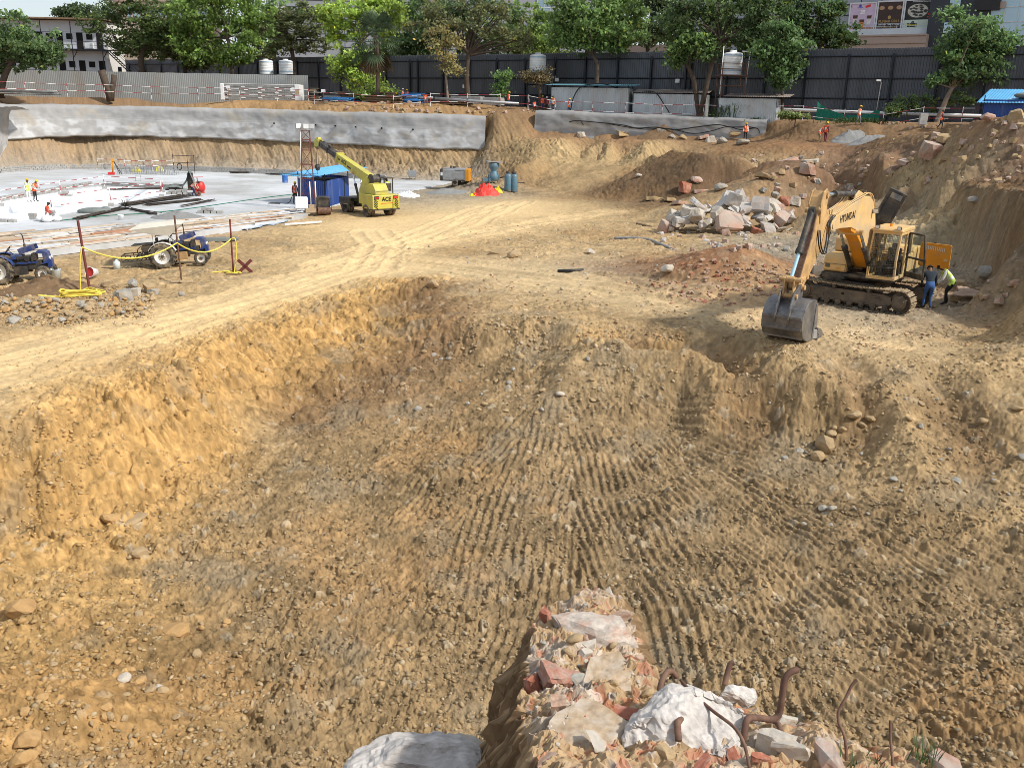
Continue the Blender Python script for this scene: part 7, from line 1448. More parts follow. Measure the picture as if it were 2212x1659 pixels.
for lab, Y_, tr_, bl_, n_, c_ in (
  ('tall mid green tree filling the gap behind the white tanks', 160, [(560,150),(560,80)], [(560,40,60,50),(620,20,50,40),(580,90,44,28)], 8000, MD),
  ('broad green tree behind the fan palm and olive tree', 158, [(880,150),(885,80)], [(880,60,60,50),(930,30,60,44),(850,100,30,30)], 9000, MD),
  ('pale green tree rising between the olive tree and the white tank', 156, [(1150,150),(1150,80)], [(1140,40,56,44),(1190,70,50,36),(1110,70,40,34)], 8000, (.09,.15,.035)),
  ('broad green tree behind the long zinc hut', 150, [(1350,150),(1345,90)], [(1340,40,60,44),(1290,20,50,40),(1390,80,40,24)], 8000, MD),
  ('green tree behind the ribbed tank', 146, [(1600,150),(1600,80)], [(1600,50,60,46),(1650,80,50,34),(1560,60,44,40),(1690,40,40,40)], 9000, MD),
  ('dark bushy tree behind the sheet fence by the cabin stair', 146, [(400,170),(400,120)], [(400,60,50,50),(360,110,50,24),(440,120,50,26)], 8000, (.045,.08,.025))):
    tree(lab, Y_, tr_, bl_, n_, c_, .36, .3)
# cut stump in the crest
q = T(240,133.2); st = empty('tree_stump', q, 0, 'forked dark stump of a felled tree on the crest', 'tree stump'); mb = MB(); mb.tube([(.05,0,-.5),(-.1,0,1),(-.45,0,2.0),(-.75,0,3.55)], [.5,.5,.46,.5], 12); mb.tube([(.1,0,-.4),(.3,.1,1),(.65,.1,1.9),(.85,.1,3.0)], [.45,.42,.36,.38], 12); mb.build('trunk', 'bark', st)
# fan palm
q = T(816,124.5); pm = empty('palm_tree', q, 0, 'fan palm with a thick head of drooping leaves above the timber pile', 'palm tree'); top = V(*PY(812,78,124.5)) - q
mb = MB(); mb.tube(smooth_path([V(0,0,-.3), top*.5 + V(.12,0,0), top],8), .27, 10); mb.build('trunk', 'bark', pm)
vs = []; fs = []; tn = []; rnd = random.Random(3)
for k in range(70):
    az = rnd.uniform(0,2*PI); el = math.radians(rnd.choice([70,55,35,15,0,-20,-38,-52,-62,-70])) + rnd.uniform(-.15,.15); Lp = rnd.uniform(1.9,2.7)*(1.0 if el > -.5 else 1.15)
    d = V(math.cos(az)*math.cos(el), math.sin(az)*math.cos(el), math.sin(el)); c = top + d*Lp + V(0,0,-.3*max(0,Lp-1)); s = d.cross(V(0,0,1)); s = s.normalized() if s.length > .1 else V(1,0,0); u = s.cross(d)
    t = rnd.uniform(.7,1.3); dead = el < -.95
    k0 = len(vs); w_ = s*.03; vs += [tuple(top + w_), tuple(top - w_), tuple(c - w_), tuple(c + w_)]; fs.append((k0,k0+1,k0+2,k0+3)); tn.append((t, dead))
    for b in range(15):
        a = math.radians(-105 + 210*b/14); e = (d*math.cos(a) + s*math.sin(a)); Lb = 1.75*(1 - .25*abs(a)/1.8)*rnd.uniform(.85,1.1); dr = V(0,0,-.38*Lb*(.5 + .5*rnd.random())); wv = (s*math.cos(a) - d*math.sin(a))*.085
        m_ = c + e*Lb*.55 + u*.03; k0 = len(vs); vs += [tuple(c), tuple(m_ + wv), tuple(c + e*Lb + dr), tuple(m_ - wv)]; fs.append((k0,k0+1,k0+2,k0+3)); tn.append((t*rnd.uniform(.8,1.2), dead))
me = bpy.data.meshes.new('crown'); me.from_pydata(vs, [], fs); at = me.color_attributes.new('soil','FLOAT_COLOR','POINT'); cc = []
for t, dd in tn: cc += [((.15*t,.10*t,.05*t,1) if dd else (.070*t,.105*t,.055*t,1))]*4
at.data.foreach_set('color', np.array(cc, np.float32).ravel()); link('crown', me, 'leaf', pm)
# grass clump
def grass_clump(name, px, Y, rx, h, n, label, col=(.055,.10,.035)):
    q = T(px,Y); vs = []; fs = []; cc = []; rnd = random.Random(px)
    for k in range(n):
        x = rnd.gauss(0,.5)*rx; y = rnd.gauss(0,.35)*rx*.5; hh = h*rnd.uniform(.5,1.05)*(1 - .4*(x/rx/1.3)**2); a = rnd.uniform(0,2*PI); l = V(math.cos(a),math.sin(a),0); w_ = V(-l.y,l.x,0)*.035; b = V(x,y,0); p1 = b + l*.25*hh + V(0,0,hh*.75); p2 = b + l*.7*hh + V(0,0,hh*rnd.uniform(.55,.95)); k0 = len(vs)
        vs += [tuple(b-w_), tuple(b+w_), tuple(p1+w_), tuple(p1-w_), tuple(p2)]; fs += [(k0,k0+1,k0+2,k0+3),(k0+3,k0+2,k0+4)]; t = rnd.uniform(.6,1.4); cc += [(col[0]*t,col[1]*t,col[2]*t,1)]*5
    me = bpy.data.meshes.new(name); me.from_pydata(vs, [], fs); at = me.color_attributes.new('soil','FLOAT_COLOR','POINT'); at.data.foreach_set('color', np.array(cc,np.float32).ravel()); o = link(name, me, 'leaf'); o.location = q; return tag(o, label, 'grass clump')
grass_clump('grass_clump', 1592, 108.2, 2.4, 2.2, 900, 'tall dark green grass clump before the zinc hut'); grass_clump('grass_clump', 1640, 106.5, 1.5, 1.1, 300, 'smaller grass clump at the end of the concrete face', (.08,.12,.04)); grass_clump('grass_clump', 1860, 99, 3.5, .9, 400, 'rough grass along the pipe behind the netting', (.08,.12,.04))['kind'] = 'stuff'
# ------------------------------------------------------------------ buildings beyond the street
mat('clad_grey', (.33,.35,.38), .5, .1, .06, .3); mat('clad_dark', (.035,.042,.052), .5, 0, .12, .4); mat('stone_beige', (.40,.32,.27), .8, 0, .10, .4); mat('tower_beige', (.42,.35,.29), .85, 0, .12, .15, dirt=(.30,.24,.20), dirt_amt=.3); mat('window_blue', (.25,.36,.44), .12, .2, .15, .3, spec=.8); mat('curtain_glass', (.36,.50,.58), .12, .25, .12, .25, spec=.8); mat('mullion', (.60,.64,.66), .4); mat('white_trim', (.66,.67,.68), .6, 0, .1, 1)
mat('ad_pink', (.62,.48,.62), .5, 0, .12, .5); mat('ad_brown', (.055,.030,.024), .5, 0, .2, .6); mat('ad_black', (.020,.020,.020), .5, 0, .2, .6); mat('ad_cream', (.62,.70,.58), .5, 0, .05); mat('ad_orange', (.75,.22,.05), .5); mat('ad_coffee', (.10,.045,.02), .5); mat('ad_milk', (.72,.66,.62), .5); mat('ad_gold', (.45,.28,.10), .5); mat('ad_blue', (.05,.10,.40), .5); mat('ad_sand', (.45,.26,.19), .5, 0, .2, 1.5); mat('pizza_pale', (.55,.53,.45), .6, 0, .35, 2.2); mat('pizza_dark', (.06,.06,.05), .6)
def bldg(label, name='building'): return empty(name, (0,0,0), 0, label, 'building')
# grey clad block in the middle
b = bldg('grey clad office block standing behind the lime green tree'); Yb = 215; x0, x1 = PY(575,0,Yb)[0], PY(1345,0,Yb)[0]; zt = 40
b.location = ((x0+x1)/2, Yb, 0); hw = (x1-x0)/2
mb = MB(); mb.box((0,8,zt/2), (2*hw,16,zt)); mb.build('wall', 'clad_grey', b)
mb = MB(); [mb.box((0,-.03,z), (2*hw,.08,.09)) for z in np.arange(12.5,zt,1.35)]; [mb.box((x,-.03,zt/2+6), (.07,.06,zt-12)) for x in np.arange(-hw,hw,4.2)]; mb.build('panel_joint', 'post_dark', b)
for px_, wpx in ((845,18),(1175,30),(1060,40)):
    X_c = PY(px_,20,Yb)[0] - b.location.x; mb = MB(); mb.box((X_c,-.06,23.5), (wpx*.1,.12,9)); w_ = mb.build('window', 'window_blue', b); mb = MB(); [mb.box((X_c,-.14,z), (wpx*.1,.06,.14)) for z in (19.2,21.5,24,26.5)]; [mb.box((X_c + d_*wpx*.05,-.14,23.5), (.14,.06,9)) for d_ in (-1,0,1)]; mb.build('mullion', 'mullion', w_)
mb = MB(); mb.box((PY(590,35,Yb)[0]-b.location.x,-.5,19.5), (5.2,1.0,2.6)); mb.build('white_bay', 'white_trim', b)
# beige tower
b = bldg('beige concrete tower with a row of blue windows behind the flat topped tree'); Yb = 230; xa, xb = PY(243,0,Yb)[0], PY(440,0,Yb)[0]; b.location = (xa, Yb, 0); W2 = xb - xa
mb = MB(); mb.box((W2/2,6,22), (W2,12,44)); mb.build('wall', 'tower_beige', b); zr_ = PY(300,25,Yb)[2]
for k in range(12): mb = MB(); mb.box((3.0 + k*1.75 + .6,-.05,zr_ - .3), (1.1,.14,2.2)); w_ = mb.build('window', 'window_blue', b); mb = MB(); mb.box((3.6 + k*1.75,-.14,zr_-1.45), (1.3,.16,.14)); mb.build('sill', 'tower_beige', w_)
mb = MB(); mb.box((W2/2,-.12,zr_+2.4), (W2,.24,.5)); mb.build('cornice', 'stone_beige', b); mb = MB(); mb.box((3.2,-.06,zr_+4.2), (4.5,.14,2.2)); mb.build('green_screen', 'net_green', b)
# shopping block: facade parallel to the hoarding
def fac(px, a0=(45.0,170.0)):
    k = ray(px,60); k = k[0]/k[1]; s = (k*a0[1] - a0[0])/(FD.x - k*FD.y); return V(a0[0] + FD.x*s, a0[1] + FD.y*s, 0), s
def fz(px, py): p, s = fac(px); return PY(px,py,p.y)[2]
b = bldg('large shopping block with grey cladding, a charcoal wall and three posters'); o0, s0 = fac(1455); b.location = o0; b.rotation_euler = (0,0,math.atan2(FD.y,FD.x))
S = lambda px: fac(px)[1] - s0
mb = MB(); L1 = S(2009); mb.box((L1/2,8,24), (L1,16,48)); mb.build('wall', 'clad_grey', b)
mb = MB(); [mb.box((L1/2-.2,-.04,z), (L1,.10,.14)) for z in np.arange(fz(1700,60),40,1.6)]; [mb.box((x,-.03,26), (.08,.07,28)) for x in np.arange(1,L1,3.2)]; mb.build('panel_joint', 'post_dark', b)
mb = MB(); zl = fz(1900,73); mb.box(((S(1832)+S(2010))/2,-.5,zl), (S(2010)-S(1832),1.0,1.25)); mb.build('ledge', 'white_trim', b)
mb = MB(); [mb.cyl((x,-1.0,zl+.6),(x,-1.0,zl+1.35),.03,None,5) for x in np.linspace(S(1835),S(2008),14)]; [mb.cyl((S(1835),-1.0,zl+z),(S(2008),-1.0,zl+z),.03,None,5) for z in (.95,1.35)]; mb.build('railing', 'mullion', b)
mb = MB(); zb_ = fz(1920,100); zt_ = fz(1920,80); mb.box(((S(1820)+S(2016))/2,-2.2,(zt_-12)/2+6), (S(2016)-S(1820),4.2,zt_-12+12)); base_ = mb.build('podium', 'stone_beige', b); mb = MB(); [mb.box(((S(1820)+S(2016))/2,-4.33,z), (S(2016)-S(1820),.06,.08)) for z in np.arange(zt_-8,zt_,1.1)]; mb.build('course', 'timber', base_)
mb = MB(); L2 = S(2140); mb.box(((S(2009)+L2)/2+.02,7,24), (L2-S(2009),18.6,48)); mb.build('charcoal_wall', 'clad_dark', b)
for px_, y0_, y1_ in ((2062,-4,20),(2056,52,74)): mb = MB(); mb.box((S(px_),-2.36,(fz(px_,y0_)+fz(px_,y1_))/2), (1.5,.12,abs(fz(px_,y0_)-fz(px_,y1_)))); w_ = mb.build('window', 'curtain_glass', b); mb = MB(); mb.box((S(px_),-2.44,(fz(px_,y0_)+fz(px_,y1_))/2), (.08,.06,abs(fz(px_,y0_)-fz(px_,y1_)))); mb.build('mullion', 'mullion', w_)
mb = MB(); L3 = S(2420); mb.box(((L2+L3)/2,6,24), (L3-L2,16,48)); mb.build('curtain_wall', 'curtain_glass', b); mb = MB(); [mb.box((x,-2.05,24), (.12,.12,48)) for x in np.arange(L2,L3,1.9)]; [mb.box(((L2+L3)/2,-2.06,z), (L3-L2,.10,.12)) for z in np.arange(4,46,2.1)]; mb.build('mullion', 'mullion', b)
mb = MB(); mb.box(((S(2105)+S(2158))/2,-2.6,fz(2130,2)), (S(2158)-S(2105),.3,3.2)); mb.build('dark_sign', 'ad_black', b); mb = MB(); mb.box((S(2150),-2.4,fz(2150,15)), (2.5,.2,.9)); mb.build('stone_band', 'stone_beige', b)
# posters
def poster(px0, px1, y0, y1, matn, label):
    pc = (px0+px1)/2; z0_, z1_ = fz(pc,y1), fz(pc,y0); p = empty('poster', o0 + FD*((S(px0)+S(px1))/2) + V(FD.y,-FD.x,0)*.35 + V(0,0,z0_), math.atan2(FD.y,FD.x), label, 'poster'); w_ = S(px1)-S(px0); h_ = z1_-z0_
    mb = MB(); mb.box((0,0,h_/2), (w_,.12,h_)); mb.build('backing', matn, p); mb = MB()
    for x in (-w_/2,w_/2): mb.box((x,-.04,h_/2), (.22,.26,h_+.22))
    for z in (0,h_): mb.box((0,-.04,z), (w_-.22,.26,.22))
    mb.build('frame', 'white_trim', p); return p, w_, h_
def disc(mb, c, r, n=24, sx=1, sz=1, y=-.07, m=0): mb.add([(c[0] + r*sx*math.cos(2*PI*k/n), y, c[1] + r*sz*math.sin(2*PI*k/n)) for k in range(n)], [tuple(range(n))], m)
txt = lambda p, s, size, x, z, m, sx=1.0, bold=.0: lettering('lettering', s, size, frame_M(V(x,-.085,z),(1,0,0),(0,0,1)), m, p, sx, .004, bold)
p, w_, h_ = poster(1834,1889,8,67,'ad_pink','pink and lilac poster showing three layered iced drinks')
mb = MB(); mb.box((0,-.065,h_*.07), (w_*.94,.01,h_*.12)); mb.build('table_top', 'ad_sand', p)
for x, hh, top_, low in ((-.27,.36,'ad_coffee','ad_milk'),(.0,.30,'ad_coffee','ad_orange'),(.27,.34,'ad_coffee','ad_milk')):
    z = h_*(.20 if x else .10); mb = MB(); mb.add([((x-.07)*w_,-.08,z),((x+.07)*w_,-.08,z),((x+.095)*w_,-.08,z+h_*hh),((x-.095)*w_,-.08,z+h_*hh)], [(0,1,2,3)]); gl = mb.build('drink', low, p); mb = MB(); mb.add([((x-.085)*w_,-.085,z+h_*hh*.66),((x+.085)*w_,-.085,z+h_*hh*.66),((x+.096)*w_,-.085,z+h_*hh),((x-.096)*w_,-.085,z+h_*hh)], [(0,1,2,3)]); mb.build('coffee_layer', top_, gl)
mb = MB(); disc(mb, (-.12*w_,h_*.90), .22, 12); mb.box((-.12*w_,-.07,h_*.83), (w_*.22,.01,.10)); mb.build('emblem', 'ad_blue', p); mb = MB(); mb.box((.18*w_,-.07,h_*.88), (w_*.2,.01,.35), rot=Euler((0,-.3,0))); mb.build('red_mark', 'lamp_red', p); mb = MB(); [mb.box((.0,-.07,h_*(.73 - .055*k)), (w_*(.18 - .02*(k%2)),.01,.18)) for k in range(3)]; mb.build('slogan', 'decal_white', p)
p, w_, h_ = poster(1893,1947,4,65,'ad_brown','dark brown restaurant poster with gold lettering and three dishes')

for x in (-.34,.0,.34): mb = MB(); disc(mb, (x*w_,h_*.77), .42, 20, 1, .72); ds_ = mb.build('dish', 'ad_gold', p); mb = MB(); disc(mb, (x*w_,h_*.78), .30, 20, 1, .65, -.075); mb.build('food', 'ad_sand', ds_)
mb = MB(); disc(mb, (0,h_*.43), .26, 14, 1, 1.1); mb.build('crest', 'ad_gold', p)
txt(p,'PUNJAB GRILL',.56,0,h_*.29,'ad_gold',.92,.005); txt(p,'The Royal Taste of Punjab',.36,0,h_*.18,'decal_white',.88,.006); txt(p,'Now Open at 1st floor',.36,0,h_*.085,'ad_gold',.9,.005)
p, w_, h_ = poster(1951,2008,1,64,'ad_black','black and white poster showing a large round pizza above a cream panel')
mb = MB(); disc(mb, (0,h_*.62), h_*.26, 32, 1.5, 1, -.07); mb.build('plate', 'pizza_dark', p); mb = MB(); disc(mb, (0,h_*.63), h_*.235, 32, 1.5, 1, -.075); mb.build('pizza', 'pizza_pale', p); mb = MB(); rnd = random.Random(6)
for k in range(16): a = k*2.4; r = .06 + .15*rnd.random(); disc(mb, (h_*r*1.5*math.cos(a),h_*.63 + h_*r*math.sin(a)), .16 + .12*rnd.random(), 8, 1.3, .7, -.08)
mb.build('topping', 'pizza_dark', p); mb = MB(); [disc(mb,(.42*w_ - .1*k,h_*(.50 - .09*k)), .13, 10, 1,1,-.08) for k in range(2)]; mb.build('tomato', 'lamp_red', p)
mb = MB(); mb.box((0,-.067,h_*.165), (w_*.95,.012,h_*.31)); pn_ = mb.build('cream_panel', 'ad_cream', p); mb = MB(); mb.box((-.16*w_,-.08,h_*.14), (w_*.36,.012,h_*.13)); disc(mb, (-.14*w_,h_*.225), .26, 12, 1, .8, -.082); mb.build('name_plate', 'ad_black', p); txt(p,'TOSCANO',.34,-.16*w_,h_*.14,'tarp_yellow',.95,.01); txt(p,'An International Restaurant',.26,.1*w_,h_*.945,'decal_white',.9,.004)
# low beige building seen through the trees
b = bldg('low beige building with pale sloping roofs seen between the tree trunks'); pa, pb = gp(1335,165), gp(1480,160); b.location = (pa.x, pa.y, 0); u_ = (pb-pa); Lb = math.hypot(u_.x,u_.y); b.rotation_euler = (0,0,math.atan2(u_.y,u_.x)); zt_ = PY(1410,97,162)[2]
mb = MB(); mb.box((Lb/2,3,zt_/2), (Lb,6,zt_)); mb.build('wall', 'stone_beige', b); mb = MB(); [mb.box((2 + k*3.6,2.5,zt_+1.5), (3.2,4.5,.2), rot=Euler((.45,0,0))) for k in range(3)]; mb.build('roof', 'white_trim', b); mb = MB(); [mb.cyl((x,-.1,zt_),(x,-.1,zt_+.8),.05,None,5) for x in np.linspace(.2,Lb-.2,16)]; mb.cyl((.2,-.1,zt_+.8),(Lb-.2,-.1,zt_+.8),.05,None,5); mb.build('railing', 'post_dark', b)
# ------------------------------------------------------------------ people on the site
CAMXY = lambda p: math.atan2(-p.y, -p.x)
def put(px, py, pose, label, dr=0, z=None, Y=None, **k):
    q = V(*P(px,py,z)) if z is not None else (T(px,Y) if Y else V(*G(px,py)))
    return person(q, CAMXY(q) + dr, pose, label, **k)
qa = V(*G(2000,668)); qb = V(*G(2030,660))
person(qa, math.radians(75), 'stoop', 'man in a dark checked shirt and blue jeans stooping beside the excavator track', 'checkblue', 'denim', None, 'hair', 1.78, None, True)
person(qb + V(.25,.1,0), math.radians(160), 'stoop', 'man in a white shirt and lime vest bending by the excavator, behind the checked shirt', 'white', 'black', 'vest_lime', 'hair', 1.74, None, True)
put(63,437,'stand','worker in white with a lime vest and yellow helmet on the sump kerb',.6,ZS,shirt='white',trousers='white',vest='vest_lime',h=1.78)
put(77,436,'work','worker in an orange vest and black trousers writing on a pad on the sump kerb',.9,ZS,shirt='sand',trousers='black',h=1.74)
put(106,478,'sit','bareheaded worker in an orange vest sitting on the lip of the sump',1.3,ZS,shirt='red',trousers='grey',helmet='hair',h=1.7)
put(419,425,'bend','worker in an orange vest bent over between the grey cover and the red mixer',1.2,ZS,shirt='sand',trousers='navy',helmet='hair',h=1.7)
put(638,441,'stand','worker in an orange vest holding a hose at the corner of the blue hut',.5,ZS,shirt='maroon',trousers='black',h=1.74)
mb = MB(); qh = V(*P(634,440,ZS)); mb.tube(smooth_path([qh + V(.1,-.1,1.0), qh + V(-.1,-.2,.5), qh + V(-.4,-.3,.06), qh + V(-1.6,-.2,.05), qh + V(-1.9,-.8,.05), qh + V(-.9,-.9,.05)],6), .03, 5); tag(mb.build('hose','black_cable'), 'black hose held by the worker at the blue hut', 'hose')
put(856,0,'sit','worker showing only a yellow helmet behind the blue sheets',.3,Y=124,shirt='navy',trousers='black',vest=None)
put(870,0,'stand','worker in a red vest with a cloth on the head by the leaning blue sheets',.8,Y=123,shirt='red',trousers='navy',helmet='helmet_white',h=1.65)
put(880,0,'walk','worker in an orange vest and yellow helmet standing tall behind the blue sheets',-.5,Y=125.5,shirt='maroon',trousers='black',h=1.78)
put(919,0,'sit','worker in an orange vest crouching by the end of the blue sheets',.2,Y=121,shirt='red',trousers='grey',helmet='hair')
put(1098,0,'walk','worker in an orange vest and blue trousers walking past the concrete tanks',1.2,Y=119,shirt='red',trousers='navy',h=1.75)
put(1154,0,'sit','worker in a pink and orange vest sitting on the crest before the tank stand',.2,Y=117.5,shirt='navy',trousers='black',helmet='hair')
put(1171,0,'stand','worker in an orange vest and blue trousers under the white tank',.5,Y=119.5,shirt='red',trousers='denim',h=1.7)
put(1181,0,'stand','worker with a white cloth over the head beside the pollarded tree',-.4,Y=118.4,shirt='maroon',trousers='black',helmet='helmet_white',vest=None,h=1.7)
put(1187,0,'work','worker in a pale blue shirt and yellow helmet in the group by the zinc hut',1.0,Y=117.6,shirt='skyblue',trousers='grey',vest=None,h=1.7)
put(1195,0,'walk','worker leaning forward in an orange vest at the corner of the long zinc hut',-.9,Y=117.2,shirt='sand',trousers='black',h=1.85,helmet='hair')
put(1228,0,'walk','worker in an orange vest and yellow helmet alone before the long zinc hut',1.4,Y=116.2,shirt='red',trousers='navy',h=1.8)
put(1615,0,'stand','worker in an orange vest and yellow helmet on top of the darker concrete face',.2,Y=104.9,shirt='white',trousers='black',h=1.8)
put(1857,0,'walk','worker in an orange vest and grey trousers in front of the green netting',1.0,Y=97,shirt='sand',trousers='grey',h=1.75)
put(2036,0,'walk','worker in an orange vest behind the pale leaning trunk',1.6,Y=92,shirt='maroon',trousers='black',helmet='hair',h=1.75)
put(2128,0,'stand','worker in an orange vest and yellow helmet before the blue hut',1.3,Y=86,shirt='sand',trousers='navy',h=1.75)
put(1770,305,'stoop','worker in an orange vest and pale trousers bending on the earth bench',2.0,shirt='red',trousers='khaki',helmet='hair',h=1.75)
put(1782,307,'stand','worker in an orange vest and yellow helmet standing on the earth bench',2.4,shirt='maroon',trousers='maroon',h=1.85)
# ------------------------------------------------------------------ stones, rubble, bricks
mat('stone_tan', (.40,.29,.165), .95, 0, .22, 2.5, dirt=(.30,.20,.10), dirt_amt=.3, bump=.02, bscale=7, spec=.15)
mat('stone_orange', (.46,.29,.13), .95, 0, .20, 2.5, dirt=(.30,.17,.07), dirt_amt=.35, bump=.02, bscale=6, spec=.15)
mat('stone_grey', (.34,.32,.28), .9, 0, .25, 2.5, dirt=(.30,.23,.14), dirt_amt=.3, bump=.02, bscale=7, spec=.2)
mat('stone_pale', (.50,.45,.38), .9, 0, .15, 3, dirt=(.36,.27,.17), dirt_amt=.3, bump=.015, bscale=9, spec=.2)
mat('concrete_chunk', (.50,.485,.46), .92, 0, .25, 2.2, dirt=(.40,.30,.22), dirt_amt=.4, bump=.03, bscale=7, spec=.15)
mat('plaster_chunk', (.48,.41,.35), .9, 0, .22, 1.6, dirt=(.40,.19,.115), dirt_amt=.5, bump=.03, bscale=6, spec=.15)
mat('brick_red', (.36,.135,.085), .92, 0, .22, 3, dirt=(.45,.33,.25), dirt_amt=.3, bump=.012, bscale=18, spec=.15)
mat('brick_pale', (.42,.27,.19), .92, 0, .22, 3, dirt=(.45,.38,.30), dirt_amt=.4, bump=.012, bscale=18, spec=.15)
mat('slab_dirty', (.34,.22,.155), .95, 0, .3, 2.2, dirt=(.46,.40,.33), dirt_amt=.5, bump=.04, bscale=6, spec=.1)
mat('wall_dirt', (1,1,1), .95, 0, .14, 9, bump=.012, bscale=40, spec=.15, attr='soil')
def rock_mesh(seed, kind='stone', sub=2):
    rnd = random.Random(seed); bm = bmesh.new()
    if kind in ('slab','block','beam'):
        bmesh.ops.create_cube(bm, size=1); d = (1, rnd.uniform(.55,.8), rnd.uniform(.13,.24)) if kind == 'slab' else (1.05, .62, .27) if kind == 'beam' else (1, rnd.uniform(.6,.9), rnd.uniform(.5,.75))
        for v in bm.verts: v.co = Vector((v.co.x*d[0] + rnd.uniform(-.13,.13), v.co.y*d[1] + rnd.uniform(-.13,.13), v.co.z*d[2] + rnd.uniform(-.04,.04)))
        for _ in range(4):
            n = Vector((rnd.uniform(-1,1), rnd.uniform(-1,1), rnd.uniform(-.4,.5))).normalized(); p = n*rnd.uniform(.30,.46)
            r = bmesh.ops.bisect_plane(bm, geom=bm.verts[:] + bm.edges[:] + bm.faces[:], plane_co=p, plane_no=n, clear_outer=True); e = [x for x in r['geom_cut'] if isinstance(x, bmesh.types.BMEdge)]
            if len(e) > 2: bmesh.ops.edgeloop_fill(bm, edges=e)
        bmesh.ops.triangulate(bm, faces=bm.faces[:]); bmesh.ops.subdivide_edges(bm, edges=bm.edges[:], cuts=3, use_grid_fill=True)
        bmesh.ops.smooth_vert(bm, verts=bm.verts[:], factor=.10, use_axis_x=True, use_axis_y=True, use_axis_z=True); bm.normal_update(); amp = .045
    elif kind == 'brick':
        bmesh.ops.create_cube(bm, size=1)
        for v in bm.verts: v.co = Vector((v.co.x*.9 + rnd.uniform(-.08,.08), v.co.y*.46 + rnd.uniform(-.03,.03), v.co.z*.32 + rnd.uniform(-.03,.03)))
        bmesh.ops.subdivide_edges(bm, edges=bm.edges[:], cuts=2, use_grid_fill=True); amp = .03
    else:
        bmesh.ops.create_icosphere(bm, subdivisions=sub, radius=.5)
        for _ in range(7):
            n = Vector((rnd.gauss(0,1), rnd.gauss(0,1), rnd.gauss(0,1))).normalized(); d = rnd.uniform(.26,.42)
            for v in bm.verts:
                k = v.co.dot(n) - d
                if k > 0: v.co -= n*k*.9
        sx, sy, sz_ = 1, rnd.uniform(.65,.95), rnd.uniform(.5,.8)
        for v in bm.verts: v.co = Vector((v.co.x*sx, v.co.y*sy, v.co.z*sz_))
        bm.normal_update(); amp = .05
    for v in bm.verts:
        a = np.array([v.co.x, v.co.y, v.co.z])*2.6 + seed*3.7; v.co += v.normal*amp*(.6*float(pn(a[0], a[1], seed)) + .6*float(pn(a[1], a[2], seed + 1)) + .6*float(pn(a[2], a[0], seed + 2)) + .4*float(pn(a[0]*3, a[1]*3, seed + 5)) + .4*float(pn(a[2]*3, a[0]*3, seed + 6)))
    me = bpy.data.meshes.new('rock'); bm.to_mesh(me); bm.free(); return me
ROCKS = {}
def rockv(kind, matn, i):
    k = (kind, matn, i)
    if k not in ROCKS:
        me = rock_mesh(i*7 + len(kind), kind); me.materials.append(MATS[matn]); ROCKS[k] = me
    return ROCKS[k]
RN = random.Random(21)
def rock(loc, size, kind, matn, label, group=None, name='stone', cat='stone', rot=None, sc=None, sink=.22, v=None):
    o = bpy.data.objects.new(name, rockv(kind, matn, v if v is not None else RN.randrange(6))); COL.objects.link(o)
    o.location = (loc[0], loc[1], loc[2] + size*((.5*.62 if kind != 'slab' else .16) - sink)); o.rotation_euler = rot if rot else (RN.uniform(-.35,.35), RN.uniform(-.35,.35), RN.uniform(0,6.28)); o.scale = tuple(size*s for s in (sc or (1,1,1)))
    return tag(o, label, cat, group)
